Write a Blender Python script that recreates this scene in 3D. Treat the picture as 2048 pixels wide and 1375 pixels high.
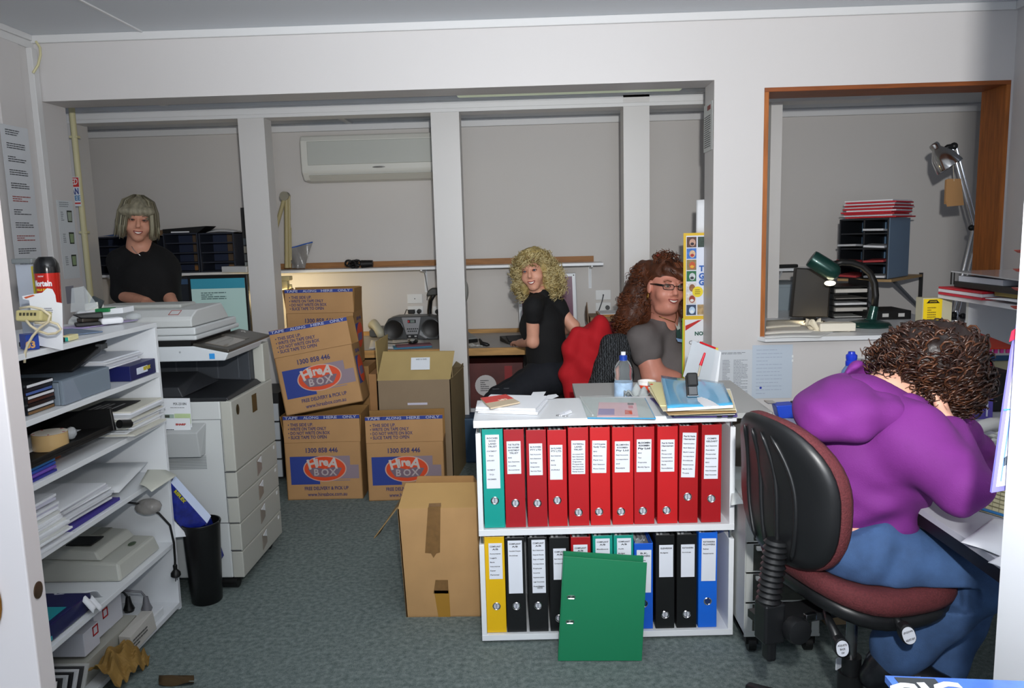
import bpy, bmesh, math, random
import numpy as np
from mathutils import Vector, Matrix, Euler
from math import sin, cos, pi, radians, sqrt
R_ = random.Random(11)
scene = bpy.context.scene
for o in list(bpy.data.objects): bpy.data.objects.remove(o)
# ---------------------------------------------------------------- camera, light, exposure
CAM = np.array([0, 0, 1.38]); F = 1560.0
yaw, pitch, roll = radians(1.8), radians(8), radians(1.5)
fw = np.array([-sin(yaw)*cos(pitch), cos(yaw)*cos(pitch), -sin(pitch)])
r0 = np.array([cos(yaw), sin(yaw), 0.]); u0 = np.cross(r0, fw)
cr = r0*cos(roll)-u0*sin(roll); cu = u0*cos(roll)+r0*sin(roll)
cam = bpy.data.cameras.new('camera'); camo = bpy.data.objects.new('camera', cam)
scene.collection.objects.link(camo); scene.camera = camo
cam.sensor_width = 36.0; cam.lens = 36.0*F/2048; cam.clip_start = .02
camo.matrix_world = Matrix(((cr[0], cu[0], -fw[0], CAM[0]), (cr[1], cu[1], -fw[1], CAM[1]), (cr[2], cu[2], -fw[2], CAM[2]), (0, 0, 0, 1)))
scene.view_settings.view_transform = 'Standard'; scene.view_settings.look = 'None'
scene.view_settings.gamma = 1; scene.view_settings.use_curve_mapping = False
scene.view_settings.exposure = 0.0
world = bpy.data.worlds.new('world'); scene.world = world; world.use_nodes = True
world.node_tree.nodes['Background'].inputs[0].default_value = (.72, .80, 1, 1)
world.node_tree.nodes['Background'].inputs[1].default_value = .26
def lamp(name, kind, loc, power, color=(1, 1, 1), aim=None, **kw):
    l = bpy.data.lights.new(name, kind); l.energy = power; l.color = color
    for k, v in kw.items(): setattr(l, k, v)
    o = bpy.data.objects.new(name, l); scene.collection.objects.link(o); o.location = loc
    if aim is not None: o.rotation_euler = (Vector(aim)-Vector(loc)).to_track_quat('-Z', 'Y').to_euler()
    return o
lamp('camera_flash', 'SPOT', (.08, -.03, 1.62), 400, (1, .99, .97), (1.05, 3.9, 3.3), spot_size=radians(144), spot_blend=1.0, shadow_soft_size=.025)
lamp('ceiling_fill', 'AREA', (.2, -.9, 1.0), 14, (.74, .86, 1), (-.5, 1.5, 2.4), shape='RECTANGLE', size=1.2, size_y=.8, spread=radians(115))  # added fill lamp aimed up to brighten the ceiling, not a real window
lamp('daylight_behind', 'AREA', (-.1, -1.3, 1.75), 26, (.80, .89, 1), (-.5, 4, 2.7), shape='RECTANGLE', size=1.6, size_y=1.2)
# ---------------------------------------------------------------- helpers
def P(px, py, Y):
    d = fw+cr*((px-1024)/F)+cu*((687.5-py)/F); return Vector(CAM+d*(Y/d[1]))
def PZ(px, py, z):
    d = fw+cr*((px-1024)/F)+cu*((687.5-py)/F); return Vector(CAM+d*((z-CAM[2])/d[2]))
def PX(px, py, x):
    d = fw+cr*((px-1024)/F)+cu*((687.5-py)/F); return Vector(CAM+d*(x/d[0]))
def lin(h):
    c = [int(h[i:i+2], 16)/255 for i in (0, 2, 4)]
    return tuple(x/12.92 if x <= .04045 else ((x+.055)/1.055)**2.4 for x in c)+(1,)
MC = {}
def M(hexc, rough=.55, metal=0, var=0.0, vs=18, bump=0, bs=200, trans=0, alpha=1, emit=0, coat=0, stretch=None, ior=1.45, spec=None):
    key = (hexc, rough, metal, var, vs, bump, bs, trans, alpha, emit, coat, stretch)
    if key in MC: return MC[key]
    m = bpy.data.materials.new('m_'+hexc); m.use_nodes = True; nt = m.node_tree; b = nt.nodes['Principled BSDF']
    c = lin(hexc); b.inputs['Base Color'].default_value = c; b.inputs['Roughness'].default_value = rough
    b.inputs['Metallic'].default_value = metal; b.inputs['Transmission Weight'].default_value = trans
    b.inputs['Alpha'].default_value = alpha; b.inputs['Coat Weight'].default_value = coat; b.inputs['IOR'].default_value = ior
    if emit:
        b.inputs['Emission Color'].default_value = c; b.inputs['Emission Strength'].default_value = emit
    if var or bump:
        tc = nt.nodes.new('ShaderNodeTexCoord'); src = tc.outputs['Object']
        if stretch:
            mp = nt.nodes.new('ShaderNodeMapping'); mp.inputs['Scale'].default_value = stretch
            nt.links.new(src, mp.inputs[0]); src = mp.outputs[0]
        if var:
            n = nt.nodes.new('ShaderNodeTexNoise'); n.inputs['Scale'].default_value = vs; n.inputs['Detail'].default_value = 5
            nt.links.new(src, n.inputs['Vector'])
            r = nt.nodes.new('ShaderNodeMapRange'); r.inputs['From Min'].default_value = .3; r.inputs['From Max'].default_value = .7
            r.inputs['To Min'].default_value = 1-var; r.inputs['To Max'].default_value = 1+var
            nt.links.new(n.outputs['Fac'], r.inputs['Value'])
            mx = nt.nodes.new('ShaderNodeMix'); mx.data_type = 'RGBA'; mx.blend_type = 'MULTIPLY'; mx.inputs['Factor'].default_value = 1
            mx.inputs[6].default_value = c; nt.links.new(r.outputs[0], mx.inputs[7]); nt.links.new(mx.outputs[2], b.inputs['Base Color'])
        if bump:
            n2 = nt.nodes.new('ShaderNodeTexNoise'); n2.inputs['Scale'].default_value = bs; n2.inputs['Detail'].default_value = 3
            nt.links.new(src, n2.inputs['Vector'])
            bp = nt.nodes.new('ShaderNodeBump'); bp.inputs['Strength'].default_value = bump; bp.inputs['Distance'].default_value = .004
            nt.links.new(n2.outputs['Fac'], bp.inputs['Height']); nt.links.new(bp.outputs[0], b.inputs['Normal'])
    MC[key] = m; return m
def wm(o):
    m = o.matrix_basis.copy()
    while o.parent: o = o.parent; m = o.matrix_basis @ m
    return m
def frame(x, y, z=None, loc=(0, 0, 0)):
    x = Vector(x).normalized(); y = Vector(y); y = (y-x*y.dot(x)).normalized(); z = x.cross(y)
    m = Matrix((x, y, z)).transposed().to_4x4(); m.translation = Vector(loc); return m
class B:
    """collects shapes, builds ONE mesh object"""
    def __init__(s): s.v = []; s.f = []; s.mi = []
    def add(s, vs, fs, mi=0, mat=None):
        k = len(s.v)
        for v in vs:
            v = Vector(v); s.v.append(mat @ v if mat is not None else v)
        for f in fs: s.f.append([i+k for i in f]); s.mi.append(mi)
        return s
    def box(s, c, d, mi=0, mat=None, rot=None):
        x, y, z = [q/2 for q in d]; c = Vector(c)
        vs = [Vector((a*x, b*y, e*z)) for e in (-1, 1) for b in (-1, 1) for a in (-1, 1)]
        if rot is not None: q = Euler(rot).to_matrix(); vs = [q @ v for v in vs]
        return s.add([v+c for v in vs], [(0, 2, 3, 1), (4, 5, 7, 6), (0, 1, 5, 4), (2, 6, 7, 3), (0, 4, 6, 2), (1, 3, 7, 5)], mi, mat)
    def lo(s, a, b, mi=0, mat=None):
        return s.box([(p+q)/2 for p, q in zip(a, b)], [abs(q-p) for p, q in zip(a, b)], mi, mat)
    def hexa(s, bot, top, mi=0, mat=None):
        return s.add(list(bot)+list(top), [(3, 2, 1, 0), (4, 5, 6, 7), (0, 1, 5, 4), (1, 2, 6, 5), (2, 3, 7, 6), (3, 0, 4, 7)], mi, mat)
    def prism(s, poly, d, mi=0, mat=None, off=(0, 0, 0)):
        """poly: 3D points (planar), extruded by vector d"""
        n = len(poly); d = Vector(d); a = [Vector(p) for p in poly]
        return s.add(a+[p+d for p in a], [tuple(range(n))[::-1], tuple(range(n, 2*n))]+[(i, (i+1) % n, n+(i+1) % n, n+i) for i in range(n)], mi, mat)
    def quad(s, a, b, c, d, mi=0, mat=None): return s.add([a, b, c, d], [(0, 1, 2, 3)], mi, mat)
    def cyl(s, p, q, r, r2=None, n=16, mi=0, mat=None, cap=True):
        p, q = Vector(p), Vector(q); r2 = r if r2 is None else r2; z = (q-p).normalized()
        x = z.orthogonal().normalized(); y = z.cross(x)
        ring = lambda c, rr: [c+x*rr*cos(2*pi*i/n)+y*rr*sin(2*pi*i/n) for i in range(n)]
        fs = [(i, (i+1) % n, n+(i+1) % n, n+i) for i in range(n)]
        if cap: fs += [tuple(range(n))[::-1], tuple(range(n, 2*n))]
        return s.add(ring(p, r)+ring(q, r2), fs, mi, mat)
    def tube(s, pts, r, n=8, mi=0, mat=None, closed=False):
        pts = [Vector(p) for p in pts]; m = len(pts); rr = r if hasattr(r, '__len__') else [r]*m
        t0 = (pts[1]-pts[0]).normalized(); x = t0.orthogonal().normalized(); vs = []
        for i, p in enumerate(pts):
            t = (pts[min(i+1, m-1)]-pts[max(i-1, 0)])
            t = t.normalized() if t.length > 1e-9 else t0
            x = x-t*x.dot(t); x = x.normalized() if x.length > 1e-6 else t.orthogonal().normalized(); y = t.cross(x)
            vs += [p+x*rr[i]*cos(2*pi*j/n)+y*rr[i]*sin(2*pi*j/n) for j in range(n)]
        fs = [(i*n+j, i*n+(j+1) % n, (i+1)*n+(j+1) % n, (i+1)*n+j) for i in range(m-1) for j in range(n)]
        fs += [tuple(range(n))[::-1], tuple(range((m-1)*n, m*n))]
        return s.add(vs, fs, mi, mat)
    def lathe(s, prof, n=24, mi=0, mat=None, sy=1.0, closed=False):
        vs = [(r*cos(2*pi*j/n), sy*r*sin(2*pi*j/n), z) for r, z in prof for j in range(n)]; m = len(prof)
        fs = [(i*n+j, i*n+(j+1) % n, (i+1)*n+(j+1) % n, (i+1)*n+j) for i in range(m-1) for j in range(n)]
        if not closed: fs += [tuple(range(n))[::-1], tuple(range((m-1)*n, m*n))]
        return s.add(vs, fs, mi, mat)
    def sph(s, c, r, n=14, mi=0, mat=None):
        r = r if hasattr(r, '__len__') else (r, r, r); c = Vector(c); m = n//2
        vs = [c+Vector((0, 0, -r[2]))]
        for i in range(1, m):
            a = -pi/2+pi*i/m
            vs += [c+Vector((r[0]*cos(a)*cos(2*pi*j/n), r[1]*cos(a)*sin(2*pi*j/n), r[2]*sin(a))) for j in range(n)]
        vs.append(c+Vector((0, 0, r[2]))); L = len(vs)-1
        fs = [(0, 1+(j+1) % n, 1+j) for j in range(n)]
        fs += [(1+i*n+j, 1+i*n+(j+1) % n, 1+(i+1)*n+(j+1) % n, 1+(i+1)*n+j) for i in range(m-2) for j in range(n)]
        fs += [(1+(m-2)*n+j, 1+(m-2)*n+(j+1) % n, L) for j in range(n)]
        return s.add(vs, fs, mi, mat)
    def grid(s, fn, nu, nv, mi=0, mat=None):
        vs = [fn(i/nu, j/nv) for j in range(nv+1) for i in range(nu+1)]; w = nu+1
        return s.add(vs, [(j*w+i, j*w+i+1, (j+1)*w+i+1, (j+1)*w+i) for j in range(nv) for i in range(nu)], mi, mat)
    def obj(s, name, mats, parent=None, smooth=False, bevel=0, world=True, seg=2, solid=0, subd=0):
        me = bpy.data.meshes.new(name); vs = s.v
        if parent is not None and world:
            inv = wm(parent).inverted(); vs = [inv @ v for v in vs]
        me.from_pydata([tuple(v) for v in vs], [], s.f)
        if not isinstance(mats, (list, tuple)): mats = [mats]
        for m in mats: me.materials.append(m)
        me.polygons.foreach_set('material_index', s.mi)
        bm = bmesh.new(); bm.from_mesh(me); bmesh.ops.recalc_face_normals(bm, faces=bm.faces[:]); bm.to_mesh(me); bm.free()
        if smooth:
            me.polygons.foreach_set('use_smooth', [True]*len(s.f))
            if smooth != 'all': me.set_sharp_from_angle(angle=radians(40))
        me.update()
        o = bpy.data.objects.new(name, me); scene.collection.objects.link(o)
        if parent is not None: o.parent = parent
        if solid: md = o.modifiers.new('s', 'SOLIDIFY'); md.thickness = solid; md.offset = 0
        if bevel: md = o.modifiers.new('b', 'BEVEL'); md.width = bevel; md.segments = seg; md.limit_method = 'ANGLE'
        if subd: md = o.modifiers.new('u', 'SUBSURF'); md.levels = subd; md.render_levels = subd
        return o
def tag(o, label, cat, group=None):
    o['label'] = label; o['category'] = cat
    if group: o['group'] = group
    return o
def thing(name, label, cat, loc=(0, 0, 0), rz=0, group=None, mat=None):
    o = bpy.data.objects.new(name, None); scene.collection.objects.link(o); o.empty_display_size = .05
    if mat is not None: o.matrix_basis = mat
    else: o.location = loc; o.rotation_euler = (0, 0, rz)
    return tag(o, label, cat, group)
def struct(o): o['kind'] = 'structure'; return o
def dup(root, mat=None, label=None, group=None):
    r = root.copy(); scene.collection.objects.link(r)
    if mat is not None: r.matrix_basis = mat
    if label: r['label'] = label
    if group: r['group'] = group
    for ch in list(root.children):
        c = ch.copy(); scene.collection.objects.link(c); c.parent = r
        for g in list(ch.children):
            d = g.copy(); scene.collection.objects.link(d); d.parent = c
    return r
def text(s, size, mat, parent, mtx, name='lettering', align='CENTER', ext=.0004, width=None, bold=0, italic=0):
    cu_ = bpy.data.curves.new(name, 'FONT'); cu_.body = s; cu_.size = size; cu_.align_x = align; cu_.align_y = 'CENTER'; cu_.extrude = ext
    cu_.offset = bold; cu_.resolution_u = 2; cu_.shear = italic
    t = bpy.data.objects.new('tmp', cu_); scene.collection.objects.link(t)
    me = bpy.data.meshes.new_from_object(t.evaluated_get(bpy.context.evaluated_depsgraph_get()))
    bpy.data.objects.remove(t); bpy.data.curves.remove(cu_)
    sx = 1
    if width and len(me.vertices):
        xs = [v.co.x for v in me.vertices]; w = max(xs)-min(xs); sx = width/w if w > 0 else 1
    mt = (wm(parent).inverted() if parent is not None else Matrix()) @ mtx @ Matrix.Diagonal((sx, 1, 1, 1)); me.transform(mt)
    me.materials.clear(); me.materials.append(mat)
    o = bpy.data.objects.new(name, me); scene.collection.objects.link(o)
    if parent is not None: o.parent = parent
    return o
def lines(parent, mtx, w, h, n, mat, name='printed_lines', fill=.8, th=.45, seed=1, words=True, left=False):
    """rows of thin printed strokes on a sheet whose frame is mtx (x right, y up, origin centre)"""
    rr = random.Random(seed); b = B(); dy = h/n
    for i in range(n):
        y = h/2-(i+.5)*dy; x = -w/2; end = -w/2+w*(fill if rr.random() < .6 else fill*rr.uniform(.35, .95))
        while x < end-.001:
            L = min(rr.uniform(.06, .2)*w if words else end-x, end-x)
            b.lo((x, y-dy*th/2, .0002), (x+L, y+dy*th/2, .0006), 0, mtx); x += L+.02*w
    return b.obj(name, mat, parent)
def plate(name, mat, parent, mtx, w, h, t=.0015, bevel=0):
    return B().box((0, 0, 0), (w, h, t), 0, mtx).obj(name, mat, parent, bevel=bevel)
# ---- signed-distance bodies, meshed by surface nets
class Fig:
    def __init__(s, lo, hi, h):
        s.lo = np.array(lo, float); s.h = h; s.n = np.ceil((np.array(hi, float)-s.lo)/h).astype(int)+1
        s.d = np.full(tuple(s.n), 1.0); s.ax = [s.lo[i]+h*np.arange(s.n[i]) for i in range(3)]
    def reg(s, a, b):
        i0 = np.maximum(0, np.floor((a-s.lo)/s.h).astype(int)); i1 = np.minimum(s.n, np.ceil((b-s.lo)/s.h).astype(int)+1)
        if (i1 <= i0).any(): return None, None
        sl = tuple(slice(x, y) for x, y in zip(i0, i1))
        return sl, np.stack(np.meshgrid(*[s.ax[i][sl[i]] for i in range(3)], indexing='ij'), -1)
    def put(s, sl, e, k, sub=False):
        d = s.d[sl]
        if sub: h_ = np.clip(.5-.5*(e+d)/k, 0, 1); s.d[sl] = d*(1-h_)-e*h_+k*h_*(1-h_)
        else: h_ = np.clip(.5+.5*(e-d)/k, 0, 1); s.d[sl] = e*(1-h_)+d*h_-k*h_*(1-h_)
    def cone(s, a, b, ra, rb, k=.03, sub=False):
        a, b = np.array(a, float), np.array(b, float); m = max(ra, rb)+k+.02
        sl, p = s.reg(np.minimum(a, b)-m, np.maximum(a, b)+m)
        if sl is None: return s
        ba = b-a; t = np.clip(((p-a)@ba)/(ba@ba), 0, 1); s.put(sl, np.linalg.norm(p-a-t[..., None]*ba, axis=-1)-(ra+(rb-ra)*t), k, sub); return s
    def chain(s, pts, rs, k=.03):
        for i in range(len(pts)-1): s.cone(pts[i], pts[i+1], rs[i], rs[i+1], k)
        return s
    def ell(s, c, r, R=None, k=.03, sub=False):
        c = np.array(c, float); r = np.array(r if hasattr(r, '__len__') else (r, r, r), float); m = max(r)+k+.02
        sl, p = s.reg(c-m, c+m)
        if sl is None: return s
        q = p-c
        if R is not None: q = q@np.array(R)
        k0 = np.linalg.norm(q/r, axis=-1); k1 = np.linalg.norm(q/(r*r), axis=-1)
        s.put(sl, np.where(k1 > 1e-6, k0*(k0-1)/np.maximum(k1, 1e-6), -min(r)), k, sub); return s
    def cut(s, pt, nrm):          # keep the side the normal points away from
        sl, p = s.reg(s.lo, s.lo+s.h*s.n); s.d = np.maximum(s.d, (p-np.array(pt))@np.array(Vector(nrm).normalized())); return s
    def cutball(s, c, r): sl, p = s.reg(s.lo, s.lo+s.h*s.n); s.d = np.maximum(s.d, r-np.linalg.norm((p-np.array(c)), axis=-1)); return s
    def wrinkle(s, fn):
        sl, p = s.reg(s.lo, s.lo+s.h*s.n); s.d = s.d+fn(p[..., 0], p[..., 1], p[..., 2]); return s
    def obj(s, name, mats, parent=None, mfn=None, it=2):
        V, Q = nets(s.d, s.lo, s.h); me = bpy.data.meshes.new(name); Vl = V
        if parent is not None: im = np.array(wm(parent).inverted()); Vl = V@im[:3, :3].T+im[:3, 3]
        me.from_pydata(Vl.tolist(), [], Q.tolist())
        for m in (mats if isinstance(mats, (list, tuple)) else [mats]): me.materials.append(m)
        if mfn is not None: me.polygons.foreach_set('material_index', mfn(V[Q].mean(1)).astype(np.int32))
        me.polygons.foreach_set('use_smooth', [True]*len(Q)); me.update()
        o = bpy.data.objects.new(name, me); scene.collection.objects.link(o)
        if parent is not None: o.parent = parent
        if it: md = o.modifiers.new('sm', 'SMOOTH'); md.iterations = it; md.factor = .5
        return o
def nets(d, lo, h):
    n = np.array(d.shape); s = d < 0; sl = lambda c: tuple(slice(c[i], n[i]-1+c[i]) for i in range(3))
    cs = [(i, j, k) for i in (0, 1) for j in (0, 1) for k in (0, 1)]; cnt = sum(s[sl(c)].astype(np.int8) for c in cs)
    act = (cnt > 0) & (cnt < 8); cell = np.argwhere(act); idx = -np.ones(act.shape, np.int64); idx[act] = np.arange(len(cell))
    D_ = {c: d[tuple((cell+np.array(c)).T)] for c in cs}; acc = np.zeros((len(cell), 3)); w = np.zeros(len(cell))
    for a in cs:
        for i in range(3):
            if a[i]: continue
            b = list(a); b[i] = 1; da, db = D_[a], D_[tuple(b)]; m = (da < 0) != (db < 0); t = np.where(m, da/np.where(m, da-db, 1), 0)
            pt = np.zeros((len(cell), 3))+np.array(a, float); pt[:, i] = t; acc += pt*m[:, None]; w += m
    V = lo+h*(cell+acc/w[:, None]); Fc = []
    for i in range(3):
        j, k = (i+1) % 3, (i+2) % 3; A = [slice(None)]*3; A[i] = slice(0, n[i]-1); A[j] = slice(1, n[j]-1); A[k] = slice(1, n[k]-1)
        A2 = list(A); A2[i] = slice(1, n[i]); sa, sb = s[tuple(A)], s[tuple(A2)]; wv = np.argwhere(sa != sb)
        if not len(wv): continue
        fl = sa[tuple(wv.T)]; o = wv.copy(); o[:, j] += 1; o[:, k] += 1; q = []
        for dj, dk in ((-1, -1), (0, -1), (0, 0), (-1, 0)):
            c = o.copy(); c[:, j] += dj; c[:, k] += dk; q.append(idx[tuple(c.T)])
        q = np.stack(q, 1); q[~fl] = q[~fl][:, ::-1]; Fc.append(q)
    return V, np.concatenate(Fc)
# ---------------------------------------------------------------- common materials
WALL = M('d4d1d0', .5, bump=.05, bs=60); WALLB = M('cdc9c5', .6, bump=.05, bs=60); TRIM = M('dcdcdc', .4)
WHITE = M('e6e9ec', .35, coat=.1); PAPER = M('eceef2', .7); BLACK = M('121212', .45); DARK = M('262626', .5); CHROME = M('d8d8d8', .16, 1)
INK = M('35373c', .7); INKB = M('2a2c52', .7); CARD = M('b38455', .75, var=.07, vs=9); CARD2 = M('a07848', .8, var=.07, vs=9)
CREAM = M('d6cfa4', .5); GREY = M('b6bab9', .5); DGREY = M('4a4c4e', .5); NAVY = M('1a1f58', .4); RED = M('c4161c', .35, coat=.2)
TIMBER = M('a8622a', .5, var=.25, vs=7, stretch=(9, 9, 1)); PLASTIC = M('dfe6e8', .1, alpha=.3)
# ================================================================ SETTING
def sbox(name, boxes, m, bevel=0):
    b = B()
    for a, c in boxes: b.lo(a, c)
    return struct(b.obj(name, m, bevel=bevel))
def carpet():
    m = bpy.data.materials.new('carpet'); m.use_nodes = True; nt = m.node_tree; bs = nt.nodes['Principled BSDF']
    tc = nt.nodes.new('ShaderNodeTexCoord'); n = nt.nodes.new('ShaderNodeTexNoise'); n.inputs['Scale'].default_value = 300; n.inputs['Detail'].default_value = 4
    n2 = nt.nodes.new('ShaderNodeTexNoise'); n2.inputs['Scale'].default_value = 55; nt.links.new(tc.outputs['Object'], n.inputs[0]); nt.links.new(tc.outputs['Object'], n2.inputs[0])
    ad = nt.nodes.new('ShaderNodeMath'); ad.operation = 'ADD'; nt.links.new(n.outputs[0], ad.inputs[0]); nt.links.new(n2.outputs[0], ad.inputs[1])
    cr_ = nt.nodes.new('ShaderNodeValToRGB'); cr_.color_ramp.elements[0].position = .34; cr_.color_ramp.elements[1].position = .66
    mu = nt.nodes.new('ShaderNodeMath'); mu.operation = 'MULTIPLY'; mu.inputs[1].default_value = .5; nt.links.new(ad.outputs[0], mu.inputs[0]); nt.links.new(mu.outputs[0], cr_.inputs[0])
    cr_.color_ramp.elements[0].color = lin('4a5858'); cr_.color_ramp.elements[1].color = lin('87938f')
    nt.links.new(cr_.outputs[0], bs.inputs['Base Color']); bs.inputs['Roughness'].default_value = .95
    bp = nt.nodes.new('ShaderNodeBump'); bp.inputs['Strength'].default_value = .35; bp.inputs['Distance'].default_value = .006
    nt.links.new(n.outputs[0], bp.inputs['Height']); nt.links.new(bp.outputs[0], bs.inputs['Normal']); return m
XL, XR, YF, YB, T = -2.44, 2.30, 3.92, 5.65, .20
ZB = 2.19; TW = T
sbox('floor', [((-3.4, -1.0, -.1), (3.6, YB+.1, 0))], carpet())
sbox('ceiling', [((XL-.1, -1.0, 2.40), (XR+.1, YF+.02, 2.46)), ((-3.4, YF+T-.02, ZB), (3.6, YB+.1, ZB+.06))], M('d9dde2', .7))
sbox('wall_left', [((XL-.1, .2, 0), (XL, YF+T, 2.4))], WALL)
sbox('wall_right', [((XR, .2, 0), (XR+.1, YF+T, 2.4))], WALL)
HB, HW, SZ = 2.089, 2.045, .84
WX0, WX1 = 1.124, 2.287
sbox('wall_front', [((XL, YF, HB), (WX0, YF+T, 2.4)), ((WX0, YF, HW), (XR, YF+T, 2.4)), ((XL, YF, 0), (-2.42, YF+T, HB)),
     ((.884, YF, 0), (WX0, YF+T, HB)), ((WX0, YF, 0), (XR, YF+T, SZ-.02)), ((WX1, YF, SZ-.02), (XR, YF+T, HW))], WALL)
sbox('wall_back', [((-3.4, YB, 0), (3.6, YB+.1, ZB))], WALLB)
sbox('wall_back_left', [((-3.38, YF+T, 0), (-3.28, YB, ZB))], WALLB)
sbox('wall_back_right', [((3.45, YF+T, 0), (3.55, YB, ZB))], WALLB)
# cornices, battens, cover strips
sbox('trim_1', [((XL, YF-.018, 2.362), (XR, YF, 2.40))], TRIM, .004)
sbox('trim_2', [((XL, .3, 2.372), (XL+.02, YF-.018, 2.40)), ((XL, .3, 2.335), (XL+.012, YF, 2.372))], TRIM, .003)
sbox('trim_3', [((XR-.02, .3, 2.362), (XR, YF-.018, 2.40))], TRIM, .003)
p = P(285, 48, YF)
sbox('trim_4', [((p.x-.006, .6, 2.394), (p.x+.006, YF-.018, 2.401))], TRIM)
sbox('trim_5', [((XL, 3.62, 0), (XL+.014, 3.80, 2.335))], WALL, .003)
sbox('trim_6', [((XL, 3.87, 0), (XL+.03, 3.915, 2.335))], TRIM, .003)
# stepped beam over the row of posts
PY = 4.72
sbox('trim_7', [((-2.88, PY+.0, 2.150), (2.02, PY+.14, ZB)), ((-2.86, PY-.014, 2.165), (2.02, PY+.01, ZB)), ((-2.86, PY+.004, 2.10), (2.02, PY+.13, 2.152)), ((-2.86, PY-.006, 2.10), (2.02, PY+.05, 2.122))], TRIM, .003)
sbox('trim_8', [((-3.28, YB-.03, 2.135), (3.45, YB, ZB))], TRIM, .004)
for k, (x, yy) in enumerate(((-2.15, 4.12), (-1.28, 4.84))):
    sbox('trim_%d' % (9+k), [((x-.02, yy, ZB-.012), (x+.02, yy+(.56 if k == 0 else .78), ZB))], TRIM)
# posts
def post(n, x0, x1, z1, dep=.13, lean=0, cap=0):
    b = B(); b.hexa([(x0-lean, PY, 0), (x1-lean, PY, 0), (x1-lean, PY+dep, 0), (x0-lean, PY+dep, 0)], [(x0, PY, z1), (x1, PY, z1), (x1, PY+dep, z1), (x0, PY+dep, z1)])
    b.lo((x0-lean-.012, PY-.012, 0), (x1-lean+.012, PY+dep+.012, .075)); b.lo((x0-lean-.006, PY-.006, .075), (x1-lean+.006, PY+dep+.006, .09))
    o = struct(b.obj('column_%d' % n, M('d2d0ce', .4))); return o
post(1, -1.742, -1.585, 2.118); post(2, -.593, -.425, 2.118); post(3, .538, .690, 2.165, .16); post(4, -2.88, -2.735, 2.118, .15); post(5, 1.395, 1.46, 2.118, .14)
# timber-lined hatch
w = struct(bpy.data.objects.new('window_1', None)); scene.collection.objects.link(w); w.location = (1.7, YF+T/2, 1.4)
B().lo((WX0, YF-.004, SZ), (WX0+.021, YF+T+.004, HW)).obj('jamb', TIMBER, w)
B().lo((WX1-.021, YF-.004, SZ), (WX1, YF+T+.004, HW)).obj('jamb', TIMBER, w)
B().lo((WX0, YF-.006, HW-.02), (WX1, YF+T+.004, HW)).obj('head', M('8a4a20', .5, var=.25, vs=7, stretch=(1, 9, 9)), w, bevel=.002)
sill = thing('sill_shelf', 'long white shelf board running through the timber lined hatch', 'shelf', (1.7, YF, SZ))
B().hexa([(1.135, YF-.055, SZ-.022), (XR-.003, YF-.055, SZ-.022), (XR-.003, YF, SZ-.022), (1.11, YF, SZ-.022)], [(1.135, YF-.055, SZ), (XR-.003, YF-.055, SZ), (XR-.003, YF, SZ), (1.11, YF, SZ)]).obj('nosing', WHITE, sill, bevel=.003)
B().lo((WX0+.0, YF+.0, SZ-.022), (WX1, 5.16, SZ)).obj('board', WHITE, sill, bevel=.002)
for x in (1.2, 2.2): B().lo((x, 5.0, 0), (x+.05, 5.05, SZ-.022)).obj('leg', WHITE, sill)
# door at the left, standing open close to the lens
dl = struct(bpy.data.objects.new('door_1', None)); scene.collection.objects.link(dl)
a = P(92, 1180, .92); bq = P(58, 1180, .88)          # latch edge corners
ex = Vector((a.x-bq.x, a.y-bq.y, 0)).normalized(); ed = Vector((-ex.y, ex.x, 0)); 
if ed.x > 0: ed = -ed
dl.location = (bq.x, bq.y, 0)
W0 = Vector((bq.x, bq.y, .02)); tk = Vector((a.x-bq.x, a.y-bq.y, 0)); wd = Vector((-.96, -.28, 0)).normalized()*.7
DOORM = M('c6bebb', .4)
b = B(); b.hexa([W0, W0+tk, W0+tk+wd, W0+wd], [q+Vector((0, 0, 2.02)) for q in (W0, W0+tk, W0+tk+wd, W0+wd)]); b.obj('leaf', DOORM, dl, bevel=.002)
BRASS = M('9a6a2c', .25, 1)
nrm = Vector((wd.y, -wd.x, 0)).normalized()
if nrm.y > 0: nrm = -nrm
kc = W0+wd*.075; kc.z = P(20, 1180, .9).z
mt = frame((-nrm).cross(Vector((0, 0, 1))), (0, 0, 1), loc=kc)
if (mt.to_3x3() @ Vector((0, 0, 1))).dot(nrm) < 0: mt = mt @ Matrix.Rotation(pi, 4, 'Y')
b = B(); b.lathe([(.026, 0), (.027, .003), (.024, .008), (.012, .011)], 28, 0, mt @ Matrix.Diagonal((.85, 1.6, 1, 1)))
ro = b.obj('rosette', BRASS, dl, smooth=True)
b = B(); b.cyl((0, 0, .005), (0, 0, .05), .008, .008, 14, 0, mt); b.tube([mt @ Vector(q) for q in ((0, 0, .05), (-.012, -.004, .056), (-.05, -.012, .056), (-.09, -.018, .054))], [.009, .0085, .007, .006], 10); b.obj('door_handle', BRASS, ro, smooth=True)
lc = (W0+W0+tk)/2; lc.z = kc.z
mt2 = frame(tk, (0, 0, 1), loc=lc); 
if (mt2.to_3x3() @ Vector((0, 0, 1))).dot(wd) > 0: mt2 = mt2 @ Matrix.Rotation(pi, 4, 'Y')
b = B(); b.lathe([(.0105, 0), (.0105, .0015), (.007, .002)], 20, 0, mt2); b.obj('latch_plate', M('4a3a2a', .4, .8), dl, smooth=True)
kk = lc+tk*.62; kk.z = P(88, 1146, .92).z
B().sph(W0+tk+wd*.075+Vector((0, 0, kk.z-.02))+tk.normalized()*.03, .013).obj('door_knob', BRASS, dl, smooth='all')
# white partition end near the lens on the right
q0 = P(2016, 900, 1.02)
sbox('wall_near_right', [((q0.x, .88, 0), (q0.x+.2, 1.02, 2.4))], M('dfe2e8', .5))
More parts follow.
